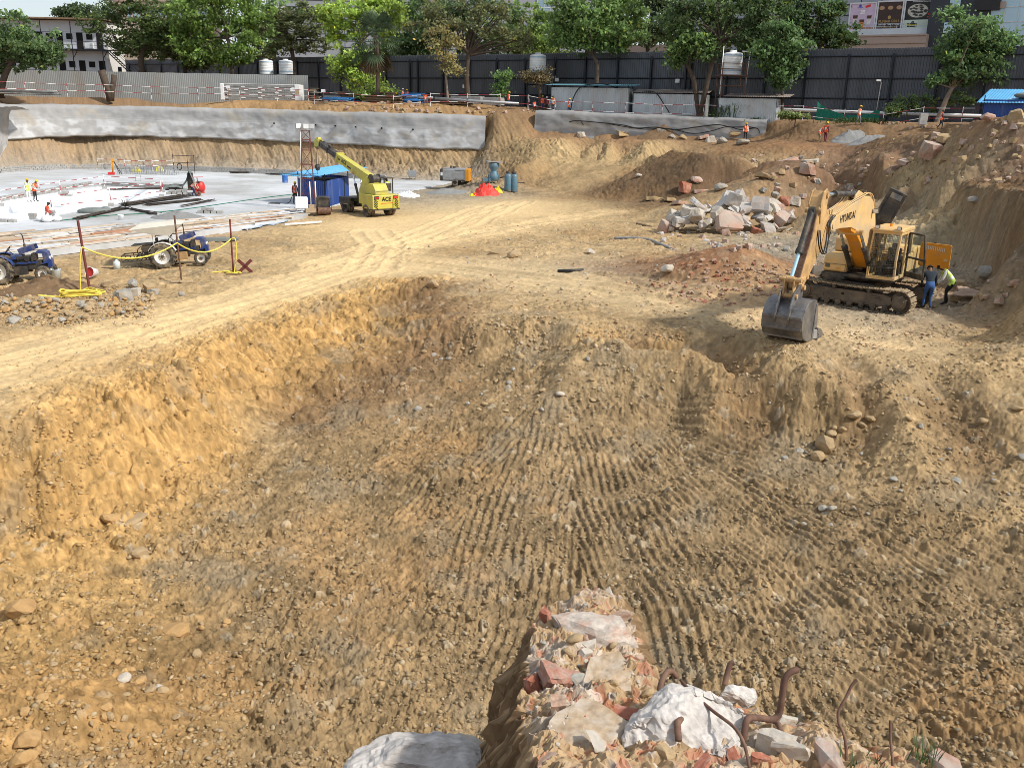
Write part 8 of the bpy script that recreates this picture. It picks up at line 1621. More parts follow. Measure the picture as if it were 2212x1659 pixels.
# boulders that stand out on the pit floor and banks: px, py, width in survey pixels
for px, py, wpx, m, lab, kd in (
  (52,1338,82,'stone_orange','big squared orange boulder with a dark undercut side','stone'),(8,1330,40,'stone_orange','orange boulder beside the big squared one at the picture edge','stone'),
  (60,1612,66,'stone_orange','rounded orange boulder, the upper of the two at the bottom corner','stone'),(52,1652,64,'stone_orange','pale orange boulder, the lower of the two at the bottom corner','stone'),
  (304,1192,52,'stone_tan','broad tan boulder at the foot of the orange bank','stone'),(240,1118,46,'stone_orange','knobbly boulder where the orange bank meets the floor','stone'),(292,1116,54,'stone_tan','flat slab of earth rock beside the knobbly boulder','slab'),
  (256,1160,20,'stone_tan','small boulder under the knobbly boulder','stone'),(150,1180,26,'stone_orange','lone orange stone on the smooth sand fan','stone'),(380,1362,66,'stone_orange','long low boulder half buried in the sand','stone'),
  (232,1538,32,'stone_orange','angular brown stone below the tan stone cluster','stone'),(300,1484,36,'stone_orange','dark angular stone at the head of the stone cluster','stone'),(270,1486,32,'stone_pale','pale angular stone in the stone cluster','stone'),(346,1500,28,'stone_pale','rounded pale stone in the stone cluster','stone'),(325,1508,28,'stone_tan','flat topped tan stone in the stone cluster','stone'),(352,1502,34,'stone_tan','leaning tan stone at the end of the stone cluster','stone'),(240,1560,26,'stone_tan','squat stone on its own below the stone cluster','stone'),
  (130,1352,34,'stone_orange','long orange stone beside the big squared boulder','stone'),(168,1402,24,'stone_tan','tan stone in the loose scatter below the big boulder','stone'),(425,1422,30,'stone_tan','brown stone at the edge of the floor','stone'),
  (1778,970,58,'stone_tan','largest pale boulder at the foot of the gullied bank','stone'),(1765,990,42,'stone_tan','second boulder touching the largest pale one','stone'),(1726,976,26,'stone_grey','greyish stone at the toe of the gully','stone'),(1795,945,24,'stone_tan','small boulder just above the largest pale one','stone'),(1845,900,34,'stone_tan','tan block wedged in the gully','stone'),(1880,905,30,'stone_tan','second block wedged in the gully','stone'),(1862,918,22,'stone_tan','loose stone under the gully blocks','stone'),
  (2195,895,30,'stone_tan','tan stone on the far gravel slope','stone'),(2150,1040,22,'stone_tan','single stone on the lower gravel slope','stone'),(1125,780,22,'stone_tan','tan block at the head of the furrows','stone'),(908,795,14,'stone_tan','small stone in the corner of the dig','stone'),(1210,860,22,'stone_pale','pale stone where the furrows start','stone'),
  (1970,560,44,'plaster_chunk','reddish block behind the excavator hood','block')):
    q = G(px,py); dep = float((CM.T @ (q - CAM))[2])*-1; rock(q, wpx*dep/F, kd, m, lab, None, 'boulder', 'boulder', sink=.2)
# stone heap beside the leaning stake
hx = G(120,660); 
def in_heap(px, py): return ((px-130)/215)**2 + ((py-655)/44)**2 < 1
cnt = 0; heap_n = 0
while heap_n < 240:
    px, py = RN.uniform(-30,330), RN.uniform(610,702)
    if not in_heap(px,py): continue
    q = G(px,py); s = RN.uniform(.13,.36)*(1.15 if py > 650 else .9); rock(q, s, 'stone', RN.choice(['stone_tan','stone_tan','stone_grey','stone_orange']), 'brown cobble in the loose heap beside the coiled rope', 'cobbles in the heap by the rope', 'cobble', 'cobble', sink=.05); heap_n += 1
for px, py, s, m, lab in ((268,650,.85,'stone_grey','dark grey cut block at the end of the stone heap'),(250,652,.35,'stone_orange','small orange stone beside the dark cut block'),(292,636,.75,'stone_pale','pale sided block behind the dark cut block'),(290,620,.8,'stone_grey','dark grey slab on the back of the stone heap'),(325,625,.6,'stone_tan','tan block standing apart at the end of the heap'),(331,633,.5,'stone_grey','grey block at the far tip of the stone heap'),(232,622,.6,'stone_tan','broad tan stone high on the stone heap'),(30,698,.6,'stone_grey','grey boulder at the low end of the stone heap'),(50,690,.5,'stone_tan','rounded stone at the low end of the stone heap'),(393,640,.4,'stone_grey','flat grey stone beyond the cross foot'),(350,585+20,.35,'stone_tan','small stone before the tractor wheel')):
    rock(G(px,py), s, 'block' if 'block' in lab else 'stone', m, lab, None, 'stone', 'stone', sink=.1)
# earth mound behind the heap
q = G(110,632); heap('earth_mound', 'low brown earth mound behind the stone heap', 'earth mound', q, 2.6, 1.3, .75, 'earth_brown', 331, .3)
# concrete rubble heap
RC = G(1572,492); used = 0
def pile_at(u, v, R1=4.3, R2=2.5, H=1.75):
    r2 = u*u + v*v; x, y = RC[0] + u*R1, RC[1] + v*R2; return (x, y, hz(x,y) + H*max(0,(1 - r2))**.8)
rub = []
for k in range(115):
    a = RN.uniform(0,2*PI); r = math.sqrt(RN.random()); u, v = r*math.cos(a), r*math.sin(a)
    s = RN.uniform(.45,1.5)*(1.1 - .4*r); rub.append((u,v,s))
for u, v, s in rub:
    kd = RN.choice(['slab','slab','slab','slab','block','block']); rock(pile_at(u,v), s, kd, RN.choice(['concrete_chunk','concrete_chunk','concrete_chunk','plaster_chunk','stone_pale']), 'grey broken concrete lump in the rubble heap by the excavator arm', 'lumps of the concrete rubble heap', 'concrete_lump', 'concrete lump', (RN.uniform(-.75,.75), RN.uniform(-.75,.75), RN.uniform(0,6.28)), sink=.10)
for u, v, s, kd, m, rt, lab in ((-.05,-.85,2.0,'slab','plaster_chunk',(1.0,.15,.2),'big pale triangular slab leaning on the front of the rubble heap'),(.30,-.3,1.9,'slab','concrete_chunk',(.15,-.12,.1),'long flat grey slab lying across the rubble heap'),(.72,-.25,1.6,'slab','stone_pale',(.7,.7,.2),'smooth white slab sloping down the end of the rubble heap'),(-.45,.0,1.6,'slab','concrete_chunk',(.3,.6,.5),'grey slab tilted high on the rubble heap'),(-.72,-.35,1.3,'slab','concrete_chunk',(.1,.1,.1),'flat grey slab at the low end of the rubble heap'),(.48,-.95,1.0,'block','concrete_chunk',(.1,1.3,.2),'upright grey block at the front of the rubble heap'),(-.95,-.25,1.1,'block','plaster_chunk',(.2,.3,.4),'pinkish plaster block at the tip of the rubble heap'),(.28,-1.0,.75,'block','brick_red',(.2,.3,.1),'lump of red brickwork at the front of the rubble heap')):
    rock(pile_at(u,v), s, kd, m, lab, None, 'concrete_slab_piece', 'rubble slab', rt, (1,1,1), .1)
for px, py, s, kd, m, lab in ((1505,395,1.5,'stone','plaster_chunk','tall rounded brick and plaster lump behind the rubble heap'),(1478,412,1.6,'block','brick_red','red brickwork block behind the rubble heap'),(1512,416,1.6,'slab','plaster_chunk','tilted pink striped slab behind the rubble heap'),(1556,412,1.5,'stone','stone_grey','grey rounded lump behind the rubble heap'),(1412,430,1.9,'slab','stone_tan','flat tan slab lying on the toe of the spoil bank'),(1448,432,1.7,'slab','stone_tan','second flat tan slab beside the first on the spoil bank toe'),(1468,442,1.4,'slab','plaster_chunk','low pink topped slab before the brickwork block'),
  (1660,384,2.3,'slab','stone_tan','long tan beam lying on the rubble slope'),(1700,348,2.4,'slab','plaster_chunk','large tilted brick slab high on the rubble slope'),(1752,352,1.9,'slab','stone_pale','whitish slab standing on edge on the rubble slope'),(1745,372,1.8,'block','plaster_chunk','red and white plaster lump below the whitish slab'),(1352,291,2.6,'slab','stone_tan','long tan concrete beam on the rim of the cut'),(1255,293,1.3,'block','stone_pale','white block on the rim beside the darker concrete face'),(1426,291,1.6,'block','stone_grey','grey block on the rim by the rubble row'),(1452,299,1.3,'stone','stone_grey','rounded grey lump in the rubble row on the bench'),(1475,300,1.4,'stone','stone_tan','tan lump in the rubble row on the bench'),(1520,298,2.0,'slab','plaster_chunk','red topped slab in the rubble row on the bench'),(1536,308,1.7,'block','stone_pale','white faced block in the rubble row on the bench'),(1560,310,1.6,'stone','stone_grey','grey white lump at the front of the rubble row'),(1588,296,2.2,'stone','stone_tan','tall leaning boulder in the rubble row on the bench'),(1605,312,1.9,'stone','stone_grey','squat grey block at the end of the rubble row'),(1695,437,1.1,'block','brick_red','upright brick lump before the rubble slope'),(1718,438,1.2,'block','stone_pale','pale block before the rubble slope'),(1380,383,1.0,'stone','stone_pale','pale knobbly stone on the spoil bank'),
  (2010,345,2.0,'block','plaster_chunk','large plaster and brick mass on the shoulder of the bank'),(1960,352,1.8,'slab','plaster_chunk','reddish slab beside the large plaster mass'),(2045,300,2.2,'slab','stone_tan','long flat slab high on the bank shoulder'),(2175,248,1.6,'stone','stone_tan','rounded boulder on top of the earth bank'),(2135,262,1.3,'stone','plaster_chunk','pinkish lump on the crest of the earth bank'),(2195,258,1.3,'block','stone_tan','tan block on the crest of the earth bank'),(2105,440,.9,'stone','stone_grey','grey stone on the face of the bank'),
  (2130,600,1.2,'stone','stone_grey','grey stone resting behind the thick slab'),(2068,622,1.0,'block','stone_tan','tan block beside the thick slab'),(1750,585,1.0,'stone','stone_pale','white lump beneath the excavator counterweight'),(1772,592,1.1,'block','stone_grey','grey block beneath the excavator counterweight'),(1700,542,.7,'stone','stone_grey','grey stone between the rubble heap and the red mound'),(1443,592,.9,'stone','stone_pale','whitish flat stone on the red mound'),(1275,548,.8,'stone','stone_pale','pale stone beside the dusty track'),(1080,548,1.4,'slab','stone_tan','flat tan slab by the dusty track'),(1110,556,1.1,'stone','stone_tan','tan lump beside the flat slab'),(935,625,.7,'stone','stone_tan','pale stone on the corner of the dig'),(1820,570,.8,'stone','stone_pale','pale stone by the far track of the excavator')):
    rock(G(px,py), s*.78, kd, m, lab, None, 'rubble_piece', 'rubble', (RN.uniform(-.25,.25),RN.uniform(-.25,.25),RN.uniform(-.5,.5)), sink=.14)
def scatter(n, box, size, kind, mats_, label, group, name, cat, inside=None, sink=.2):
    k = 0
    while k < n:
        px, py = RN.uniform(box[0],box[2]), RN.uniform(box[1],box[3])
        if inside and not inside(px,py): continue
        q = G(px,py); rock(q, RN.uniform(*size), kind, RN.choice(mats_), label, group, name, cat, sink=sink); k += 1
scatter(150, (1380,545,1720,660), (.12,.26), 'brick', ['brick_red','brick_pale','brick_pale'], 'broken red brick on the red earth mound', 'broken bricks on the red mound', 'brick', 'brick', lambda x,y: ((x-1560)/165)**2 + ((y-612)/48)**2 < 1, .1)
scatter(70, (1620,330,1880,450), (.2,.6), 'block', ['plaster_chunk','stone_grey','brick_pale','stone_tan'], 'small rubble chunk on the slope below the bench', 'chunks on the rubble slope', 'rubble_chunk', 'rubble chunk', None, .18)
scatter(90, (1900,255,2212,400), (.15,.5), 'block', ['stone_tan','plaster_chunk','stone_tan','brick_pale'], 'small rubble chunk on the upper earth bank', 'chunks on the earth bank', 'rubble_chunk', 'rubble chunk', None, .2)
scatter(60, (670,218,1150,246), (.25,.6), 'block', ['brick_pale','stone_tan','plaster_chunk'], 'pale chunk in the earth strip above the concrete face', 'chunks along the crest', 'crest_chunk', 'rubble chunk', None, .2)
scatter(50, (1420,500,1720,545), (.15,.4), 'block', ['plaster_chunk','concrete_chunk'], 'small concrete scrap around the rubble heap', 'scraps around the rubble heap', 'concrete_scrap', 'concrete scrap', None, .15)
scatter(22, (2050,596,2195,668), (.12,.38), 'block', ['brick_pale','plaster_chunk','stone_tan'], 'rubble chunk around the thick slab at the foot of the bank', 'chunks around the thick slab', 'rubble_chunk', 'rubble chunk', None, .12)
scatter(24, (880,470,1420,610), (.10,.26), 'stone', ['stone_tan','stone_grey','stone_pale'], 'loose stone on the working level by the track', 'stones on the working level', 'stone', 'stone', None, .2)
scatter(60, (0,1150,500,1650), (.08,.24), 'stone', ['stone_orange','stone_tan'], 'loose tan stone on the floor below the orange bank', 'stones below the orange bank', 'stone', 'stone', None, .18)
scatter(45, (850,740,1300,900), (.12,.30), 'stone', ['stone_tan','stone_tan','stone_grey'], 'loose stone in the corner where the furrows start', 'stones in the corner of the dig', 'stone', 'stone', None, .18)
scatter(45, (1650,850,2212,1150), (.10,.28), 'stone', ['stone_tan','stone_grey'], 'loose stone on the gullied bank', 'stones on the gullied bank', 'stone', 'stone', None, .18)
# gravel: everything smaller
def gravel(name, n, region, size, cols, seed):
    rs = np.random.RandomState(seed); px = rs.uniform(region[0],region[2],n); py = rs.uniform(region[1],region[3],n)
    d = np.stack([(px-CX)/F, (CY-py)/F, -np.ones(n)], 1) @ CM.T; t = np.full(n, 1.0); z = np.full(n, -8.5)
    for _ in range(14): t = (z - CAM[2])/d[:,2]; x, y = d[:,0]*t, d[:,1]*t; z = .5*z + .5*lookup(x,y)[:,0]
    keep = np.hypot(x,y) < 70; x, y = x[keep], y[keep]; n = len(x); z = hz_many(x,y); dens = fbm(x/1.8,y/1.8,3,401); keep = dens > -.25; x, y, z = x[keep], y[keep], z[keep]; n = len(x)
    s = size[0] + (size[1]-size[0])*rs.random_sample(n)**4
    bm = bmesh.new(); bmesh.ops.create_icosphere(bm, subdivisions=1, radius=.5); bv = np.array([v.co[:] for v in bm.verts]); bf = np.array([[v.index for v in f.verts] for f in bm.faces]); bm.free(); nv = len(bv)
    co = np.repeat(bv[None], n, 0)*(1 + rs.normal(0,.20,(n,nv,1)))*(1 + rs.normal(0,.14,(n,nv,3))); co *= np.stack([np.ones(n), rs.uniform(.5,.9,n), rs.uniform(.3,.6,n)], -1)[:,None]; a = rs.uniform(0,2*PI,n); b = rs.normal(0,.4,n)
    cx, sx = np.cos(a)[:,None], np.sin(a)[:,None]; cb, sb = np.cos(b)[:,None], np.sin(b)[:,None]; X = co[...,0]*cb + co[...,2]*sb; Z = -co[...,0]*sb + co[...,2]*cb; Y_ = co[...,1]
    co = np.stack([(X*cx - Y_*sx)*s[:,None] + x[:,None], (X*sx + Y_*cx)*s[:,None] + y[:,None], Z*s[:,None] + (z + .08*s)[:,None]], -1)
    fi = (bf[None] + (np.arange(n)*nv)[:,None,None]).reshape(-1,3); me = bpy.data.meshes.new(name); me.vertices.add(n*nv); me.vertices.foreach_set('co', co.ravel().astype(np.float32)); me.loops.add(fi.size); me.loops.foreach_set('vertex_index', fi.ravel().astype(np.int32)); me.polygons.add(len(fi)); me.polygons.foreach_set('loop_start', np.arange(0,fi.size,3,dtype=np.int32))
    base = lookup(x,y)[:,1:4]*1.18; c = np.array(cols)[rs.randint(0,len(cols),n)]; m_ = rs.uniform(.0,.7,(n,1)); c = (base*(1-m_) + c*m_)*rs.uniform(.75,1.25,(n,1))
    at = me.color_attributes.new('soil','FLOAT_COLOR','POINT'); at.data.foreach_set('color', np.repeat(np.concatenate([c,np.ones((n,1))],1), nv, 0).ravel().astype(np.float32)); me.update(calc_edges=True)
    return tag(link(name, me, 'site_soil'), 'loose gravel and clods strewn over the dug earth', 'gravel', None, 'stuff')
gravel('gravel', 46000, (-60,690,2270,1680), (.025,.15), [(.40,.30,.17),(.34,.30,.22),(.28,.20,.11),(.44,.37,.26)], 5)
gravel('gravel', 5000, (-40,618,335,704), (.05,.22), [(.36,.28,.18),(.30,.27,.23),(.28,.20,.12),(.44,.36,.26)], 7)
gravel('gravel', 8000, (1000,480,2212,760), (.04,.20), [(.40,.30,.17),(.42,.38,.32),(.38,.18,.11),(.46,.40,.33)], 6)
# ------------------------------------------------------------------ broken wall running out below the viewpoint
ST = [((1225,1304,-2.02),(1330,1287,-2.0)),((1172,1332,-2.0),(1348,1315,-2.0)),((1150,1390,-1.95),(1372,1372,-1.97)),((1142,1460,-1.9),(1402,1450,-1.93)),((1128,1530,-1.84),(1450,1500,-1.9)),((1150,1590,-1.75),(1640,1540,-1.95)),((1172,1665,-1.62),(1990,1640,-1.95)),((1185,1800,-1.45),(2220,1790,-1.75)),((1180,2100,-1.3),(2500,2200,-1.5))]
Lp = [V(*P(*a)) for a, b in ST]; Rp = [V(*P(*b)) for a, b in ST]
random.seed(5); Ls = smooth_path(Lp, 34); Rs = smooth_path(Rp, 34); nr_ = len(Ls); NC = 170; side = 44; tot = NC + 2*side
X = np.zeros((nr_,tot)); Y = X.copy(); Z = X.copy()
for i in range(nr_):
    l, r = Ls[i], Rs[i]; u_ = (r-l).normalized(); l = l + u_*(.035*float(pn(i/6.,.5,71)) + .02*float(pn(i/2.,.5,72))); r = r + u_*(.04*float(pn(i/6.,.5,73)) + .02*float(pn(i/2.,.5,74))); u_ = (r-l); u_.z = 0; W_ = u_.length; u_.normalize()
    for j in range(tot):
        if j < side: t = ((side-j)/side)**2.2; p = l - u_*(.012 + 2.6*t**1.12); p = V(p.x, p.y, l.z - 8.6*t**1.2 - .02)
        elif j >= side + NC: t = ((j-side-NC+1)/side)**2; p = r + u_*(.02 + .9*t); p = V(p.x, p.y, r.z - 8.6*t**1.5 - .02)
        else: t = (j-side)/(NC-1); p = l.lerp(r,t) + V(0,0,.06*math.sin(PI*t))
        X[i,j], Y[i,j], Z[i,j] = p
c1,t1_ = clods(X,Y,.05,501,.6); c2,t2_ = clods(X+1,Y+2,.022,511,.75); c3,t3_ = clods(X+5,Y-1,.11,521,.35); topm = np.zeros_like(X); topm[:,side:side+NC] = 1; sid = 1 - topm
n1 = fbm(X/.16,Y/.16,4,530); nside = fbm(Y/.25 + X*.5, Z/.35, 5, 540)
Z += topm*(.22*c1 + .25*c2 + .15*c3 + .035*n1 + .013*fbm(X/.07,Y/.07,3,533,.6,True) + .006*fbm(X/.022,Y/.022,2,534,.6,True) + .05*fbm(X/.34,Y/.34,3,532) + .018*fbm(X/.04,Y/.04,3,531)); X += sid*(.10*fbm(Y/.33, Z/.42, 4, 540, .6, True) + .045*fbm(Y/.11 + Z, Z/.13, 3, 541, .6, True))*np.clip(np.abs(Z - Z.max(1, keepdims=True))*3, 0, 1)
# front end drops away
E0 = 40; Xf = np.repeat(X[:1],E0,0).copy(); Yf = np.repeat(Y[:1],E0,0).copy(); Zf = np.repeat(Z[:1],E0,0).copy()
for k in range(E0): t = 1 - k/E0; Yf[k] += .012 + .5*t; Zf[k] = np.minimum(Zf[k], Z[:1]) - 7.5*t**1.5
X = np.concatenate([Xf,X]); Y = np.concatenate([Yf,Y]); Z = np.concatenate([Zf,Z]); topm = np.concatenate([np.zeros_like(Xf),topm]); tn_ = np.concatenate([np.zeros_like(Xf), np.where(c3>.01,t3_,np.where(c1>.006,t1_,t2_))])
big = fbm(X/.35,Y/.35,4,550); med = fbm(X/.11+3,Y/.11,3,551); cl = np.zeros(X.shape+(3,)); cl[:] = (.40,.28,.16)
def mixc(m, c): global cl; m = np.clip(m,0,1)[...,None]; cl = cl*(1-m) + np.array(c)*m
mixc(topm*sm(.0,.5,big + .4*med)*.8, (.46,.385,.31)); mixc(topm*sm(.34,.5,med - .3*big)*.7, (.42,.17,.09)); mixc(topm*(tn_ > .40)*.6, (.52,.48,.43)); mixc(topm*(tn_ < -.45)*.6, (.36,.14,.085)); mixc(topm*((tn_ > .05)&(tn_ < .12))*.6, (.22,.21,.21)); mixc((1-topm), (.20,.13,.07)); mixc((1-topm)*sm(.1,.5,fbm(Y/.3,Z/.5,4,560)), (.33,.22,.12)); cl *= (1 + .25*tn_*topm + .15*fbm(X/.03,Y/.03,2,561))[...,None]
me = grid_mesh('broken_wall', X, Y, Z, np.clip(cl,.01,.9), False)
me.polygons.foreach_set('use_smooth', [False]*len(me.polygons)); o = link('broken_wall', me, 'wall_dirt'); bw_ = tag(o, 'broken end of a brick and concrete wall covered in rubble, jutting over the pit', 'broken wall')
_bm = bmesh.new(); _bm.from_mesh(me); _bv = BVHTree.FromBMesh(_bm); _bm.free()
def W(px, py, up=0):
    d = Vector(ray(px,py)).normalized(); h_ = _bv.ray_cast(Vector(CAM), d); return (h_[0] if h_[0] is not None else V(*P(px,py,-1.9))) + V(0,0,up)
mat('lump_concrete', (.54,.50,.46), .92, 0, .28, 7, dirt=(.20,.19,.18), dirt_amt=.2, bump=.02, bscale=9, spec=.15)
def lump(px, py, wpx, label, matn, sc=(1,.8,.6), rot=None, kind='stone', up=0, name='concrete_lump', cat='concrete lump', v=None, sub=4, zz=None):
    q = V(*P(px,py,zz)) if zz is not None else W(px,py); dep = -(CM.T @ (np.array(q) - CAM))[2]; s = wpx*dep/F; me = rock_mesh(px + py, kind, sub); me.materials.append(MATS[matn]); 
    if sub >= 4:
        for v_ in me.vertices: c_ = v_.co; nn_ = v_.normal; v_.co = c_ + nn_*sum(a_*(float(pn(c_.x*f_, c_.y*f_, 61)) + float(pn(c_.y*f_ + 5, c_.z*f_, 62)) + float(pn(c_.z*f_ + 9, c_.x*f_, 63))) for a_, f_ in ((.045,3.3),(.014,9),(.009,26)))
    o = bpy.data.objects.new(name, me); COL.objects.link(o); o.location = q + V(0,0,up*s); o.scale = (s*sc[0],s*sc[1],s*sc[2]); o.rotation_euler = rot or (0,0,random.uniform(0,6)); return tag(o, label, cat)
mat('masonry_pale', (.47,.41,.35), .95, 0, .3, 6, dirt=(.40,.20,.13), dirt_amt=.35, bump=.03, bscale=12, spec=.1); mat('masonry_tan', (.40,.30,.20), .95, 0, .3, 6, dirt=(.50,.45,.39), dirt_amt=.4, bump=.03, bscale=12, spec=.1); mat('masonry_pink', (.42,.27,.21), .95, 0, .3, 6, dirt=(.40,.15,.09), dirt_amt=.45, bump=.03, bscale=12, spec=.1)
lump(1490,1575,300,'large whitish concrete lump with bent bars sticking out','lump_concrete',(1.0,.95,.80),(0.1,0,.3),up=-.05,sub=6)
lump(1590,1500,110,'smaller concrete lump against the back of the large whitish one','lump_concrete',(1,.8,.8),(0,.2,.3),up=-.05)
lump(900,1665,300,'pale rounded concrete mass low at the picture edge before the pit','lump_concrete',(1.1,.8,.7),(0,.1,.2),zz=-2.65,sub=5); lump(1000,1628,130,'flat pale plaster slab beside the low rounded mass','stone_pale',(1,1.2,.25),(.2,.25,.4),zz=-2.75)
lump(2122,640,128,'thick red and white slab lying at the foot of the bank','slab_dirty',(1.05,.62,.36),(.06,.05,.15),zz=-5.92,name='rubble_mass',cat='rubble slab'); lump(2085,628,60,'smaller dirty lump leaning on the thick slab','slab_dirty',(1,.8,.5),(.1,.1,.9),zz=-6.0,name='rubble_mass',cat='rubble slab')
for px, py, wpx, lab, m, sc, rt in ((1285,1345,150,'broad pale mortar mass forming the tip of the broken wall','masonry_pale',(.95,.8,.42),(.05,.1,.5)),(1320,1455,165,'tan masonry mass across the middle of the broken wall','masonry_tan',(1.0,.75,.42),(.1,-.05,1.2)),(1215,1455,105,'pinkish brickwork mass along the crack side of the broken wall','masonry_pink',(.7,.9,.5),(0,.15,.2)),(1270,1570,180,'rough brown masonry mass below the upright brick','masonry_tan',(1.0,.8,.4),(.12,.05,.8)),(1400,1590,120,'reddish brickwork mass under the bright red brick','masonry_pink',(1,.8,.45),(.1,0,2.1))):
    lump(px,py,wpx,lab,m,sc,rt,'block',-.10,'masonry_lump','masonry',sub=4)
for px, py, wpx, lab, m, kd, sc in ((1672,1612,80,'squared white stone block among the bars','stone_pale','block',(1,.9,.8)),(1712,1625,78,'flat white stone beside the squared block','stone_pale','block',(1,.7,.6)),(1350,1555,60,'bright red broken brick by the whitish lump','brick_red','brick',(1,1.2,1.6)),(1325,1580,48,'second red brick pressed into the rubble','brick_red','brick',(1,1,1.2)),(1205,1530,54,'upright brown brick standing in the broken wall','brick_pale','block',(.7,.8,1.5)),(1180,1340,46,'red brick corner exposed near the wall tip','brick_red','block',(.5,.7,1.5)),(1155,1490,60,'dark red brick in the crack of the wall','brick_red','block',(.45,.8,1.6)),(1250,1475,64,'grey stone in the joint across the wall','stone_grey','stone',(1,.8,.7)),(1240,1382,40,'tan pebble resting on the wall top','stone_tan','stone',(1,.9,.8)),(1275,1395,34,'pale stone block in the middle of the wall top','stone_pale','block',(1,.8,.8)),(1262,1415,40,'white chip beside the pale stone block','stone_pale','block',(1,.8,.6)),(1228,1412,34,'brown chip on the wall top','stone_tan','stone',(1,.8,.7)),(1340,1335,44,'pinkish chip on the edge of the wall tip','brick_pale','block',(1,.8,.6)),(1380,1425,30,'orange brick chip on the wall edge','brick_pale','block',(1,.8,.5)),(1400,1498,36,'rough tan clod beside the whitish lump','stone_tan','stone',(1,.9,.7)),(1585,1640,54,'red brick scrap under the whitish lump','brick_red','block',(1,.7,.6)),(1520,1652,64,'red tile scrap at the foot of the whitish lump','brick_red','slab',(1.2,.6,.5)),(1790,1640,90,'red and white plaster lump at the low end of the wall','plaster_chunk','block',(1,.8,.7)),(2040,1655,90,'pale pinkish slab at the bottom picture edge','plaster_chunk','slab',(1,.8,.7)),(1700,1560,44,'pale chip between the bent bars','stone_pale','block',(1,.7,.7)),(1640,1640,40,'dull red chip by the squared block','brick_red','block',(1,.8,.7)),(1290,1605,46,'whitish plaster patch stone at the wall root','stone_pale','slab',(1.3,1,.5)),(1180,1640,40,'orange brick scrap at the wall root','brick_pale','slab',(1.2,.9,.6)),(1440,1628,40,'tan stone at the foot of the whitish lump','stone_tan','block',(1,.9,.7))):
    lump(px,py,wpx,lab,m,sc,(random.uniform(-.3,.3),random.uniform(-.3,.3),random.uniform(0,3)),kd,.10,'brick' if 'brick' in lab else 'stone','brick' if 'brick' in lab else 'stone',sub=3)
for k in range(100):
    t = RN.random(); py = RN.uniform(1300,1658); i = [n_ for n_ in range(len(ST)-1) if ST[n_][0][1] <= py][-1] if py > 1304 else 0; f = max(0,min(1,(py-ST[i][0][1])/(ST[i+1][0][1]-ST[i][0][1]))); xl = ST[i][0][0]*(1-f)+ST[i+1][0][0]*f; xr = ST[i][1][0]*(1-f)+ST[i+1][1][0]*f; px = xl + 12 + (xr-xl-40)*t
    q = W(px,py); dep = -(CM.T @ (np.array(q) - CAM))[2]; wpx = 6 + 18*RN.random()**2.5; m = RN.choice(['stone_pale','stone_pale','stone_grey','stone_tan','brick_red','brick_pale']); rock(q, wpx*dep/F, RN.choice(['stone','block','stone']), m, 'small rubble chip lying on the broken wall', 'chips on the broken wall', 'stone_chip', 'stone chip', sink=.2)
# bent reinforcing bars
def bar_rod(pts, r, label, root_up=0):
    """pts: (px, py, distance along the ray)"""
    P_ = []
    for px, py, dist in pts: d = Vector(ray(px,py)).normalized(); P_.append(Vector(CAM) + d*dist)
    mb = MB(); path = smooth_path(P_,7); n = len(path); vs0 = len(mb.v); mb.tube(path, [r*(1 + .07*(i % 2)) for i in range(n)], 10); return tag(mb.build('reinforcing_bar', 'rust'), label, 'steel bar')
dl = (W(1490,1560) - Vector(CAM)).length
bar_rod([(1607,1600,dl-.12),(1609,1575,dl-.12),(1616,1552,dl-.10),(1640,1550,dl-.02),(1668,1553,dl+.04),(1684,1538,dl+.05),(1690,1500,dl+.02),(1695,1468,dl),(1708,1451,dl),(1722,1446,dl+.02)], .0125, 'thick rusty bar curling up in an S above the rubble')
bar_rod([(1570,1527,dl+.10),(1588,1540,dl+.14),(1620,1548,dl+.16),(1658,1552,dl+.18),(1680,1562,dl+.16),(1686,1580,dl+.12)], .011, 'dark rusty bar lying behind the S shaped bar')
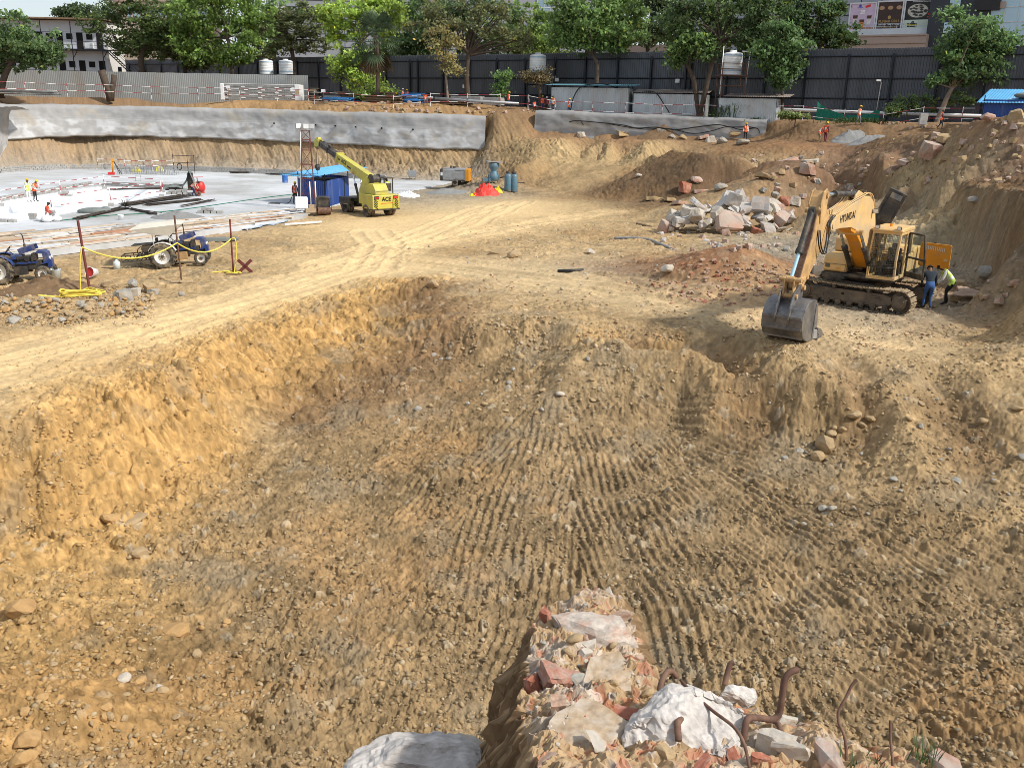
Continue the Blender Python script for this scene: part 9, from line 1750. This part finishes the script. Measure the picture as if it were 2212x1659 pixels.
bar_rod([(1466,1600,dl-.25),(1464,1575,dl-.24),(1465,1558,dl-.22),(1485,1547,dl-.14),(1510,1540,dl-.06),(1518,1528,dl),(1500,1515,dl+.04)], .0125, 'short hooked bar rising from the face of the whitish lump')
bar_rod([(1424,1492,dl+.10),(1430,1470,dl+.10),(1440,1452,dl+.12),(1452,1450,dl+.14),(1462,1462,dl+.16)], .0115, 'rusty bar looped over the top of the whitish lump')
bar_rod([(1470,1468,dl+.0),(1500,1500,dl-.08),(1540,1535,dl-.16),(1580,1565,dl-.22),(1600,1590,dl-.26),(1612,1622,dl-.28),(1620,1665,dl-.30)], .006, 'thin long bar slanting across the whitish lump')
bar_rod([(1565,1480,dl+.2),(1572,1450,dl+.2),(1578,1434,dl+.2),(1586,1430,dl+.2)], .011, 'short dark bar stub behind the whitish lump')
bar_rod([(1826,1690,dl+.05),(1828,1630,dl+.05),(1824,1590,dl+.05),(1812,1560,dl+.05),(1812,1535,dl+.05),(1828,1505,dl+.05),(1840,1480,dl+.05),(1852,1468,dl+.05)], .0055, 'thin rusty bar standing free in a gentle bend')
bar_rod([(1930,1690,dl+.1),(1928,1640,dl+.1),(1924,1600,dl+.1),(1923,1555,dl+.1)], .0052, 'short straight bar standing alone at the bottom edge')
for k,(px,py) in enumerate(((1985,1640),(2010,1648),(1900,1652),(1830,1655))):
    q = W(px,py); vs=[]; fs=[]; rnd=random.Random(k)
    for b_ in range(16): a=rnd.uniform(0,6.28); h_=rnd.uniform(.05,.12); e=V(math.cos(a),math.sin(a),0)*h_*.5; w_=V(-e.y,e.x,0).normalized()*.003; b0=V(rnd.gauss(0,.02),rnd.gauss(0,.02),0); k0=len(vs); vs+=[tuple(b0-w_),tuple(b0+w_),tuple(b0+e+V(0,0,h_))]; fs.append((k0,k0+1,k0+2))
    me=bpy.data.meshes.new('grass_tuft'); me.from_pydata(vs,[],fs); o=link('grass_tuft',me,'grass'); o.location=q; tag(o,'small tuft of green grass on the rubble at the bottom edge','grass tuft','grass tufts on the broken wall')
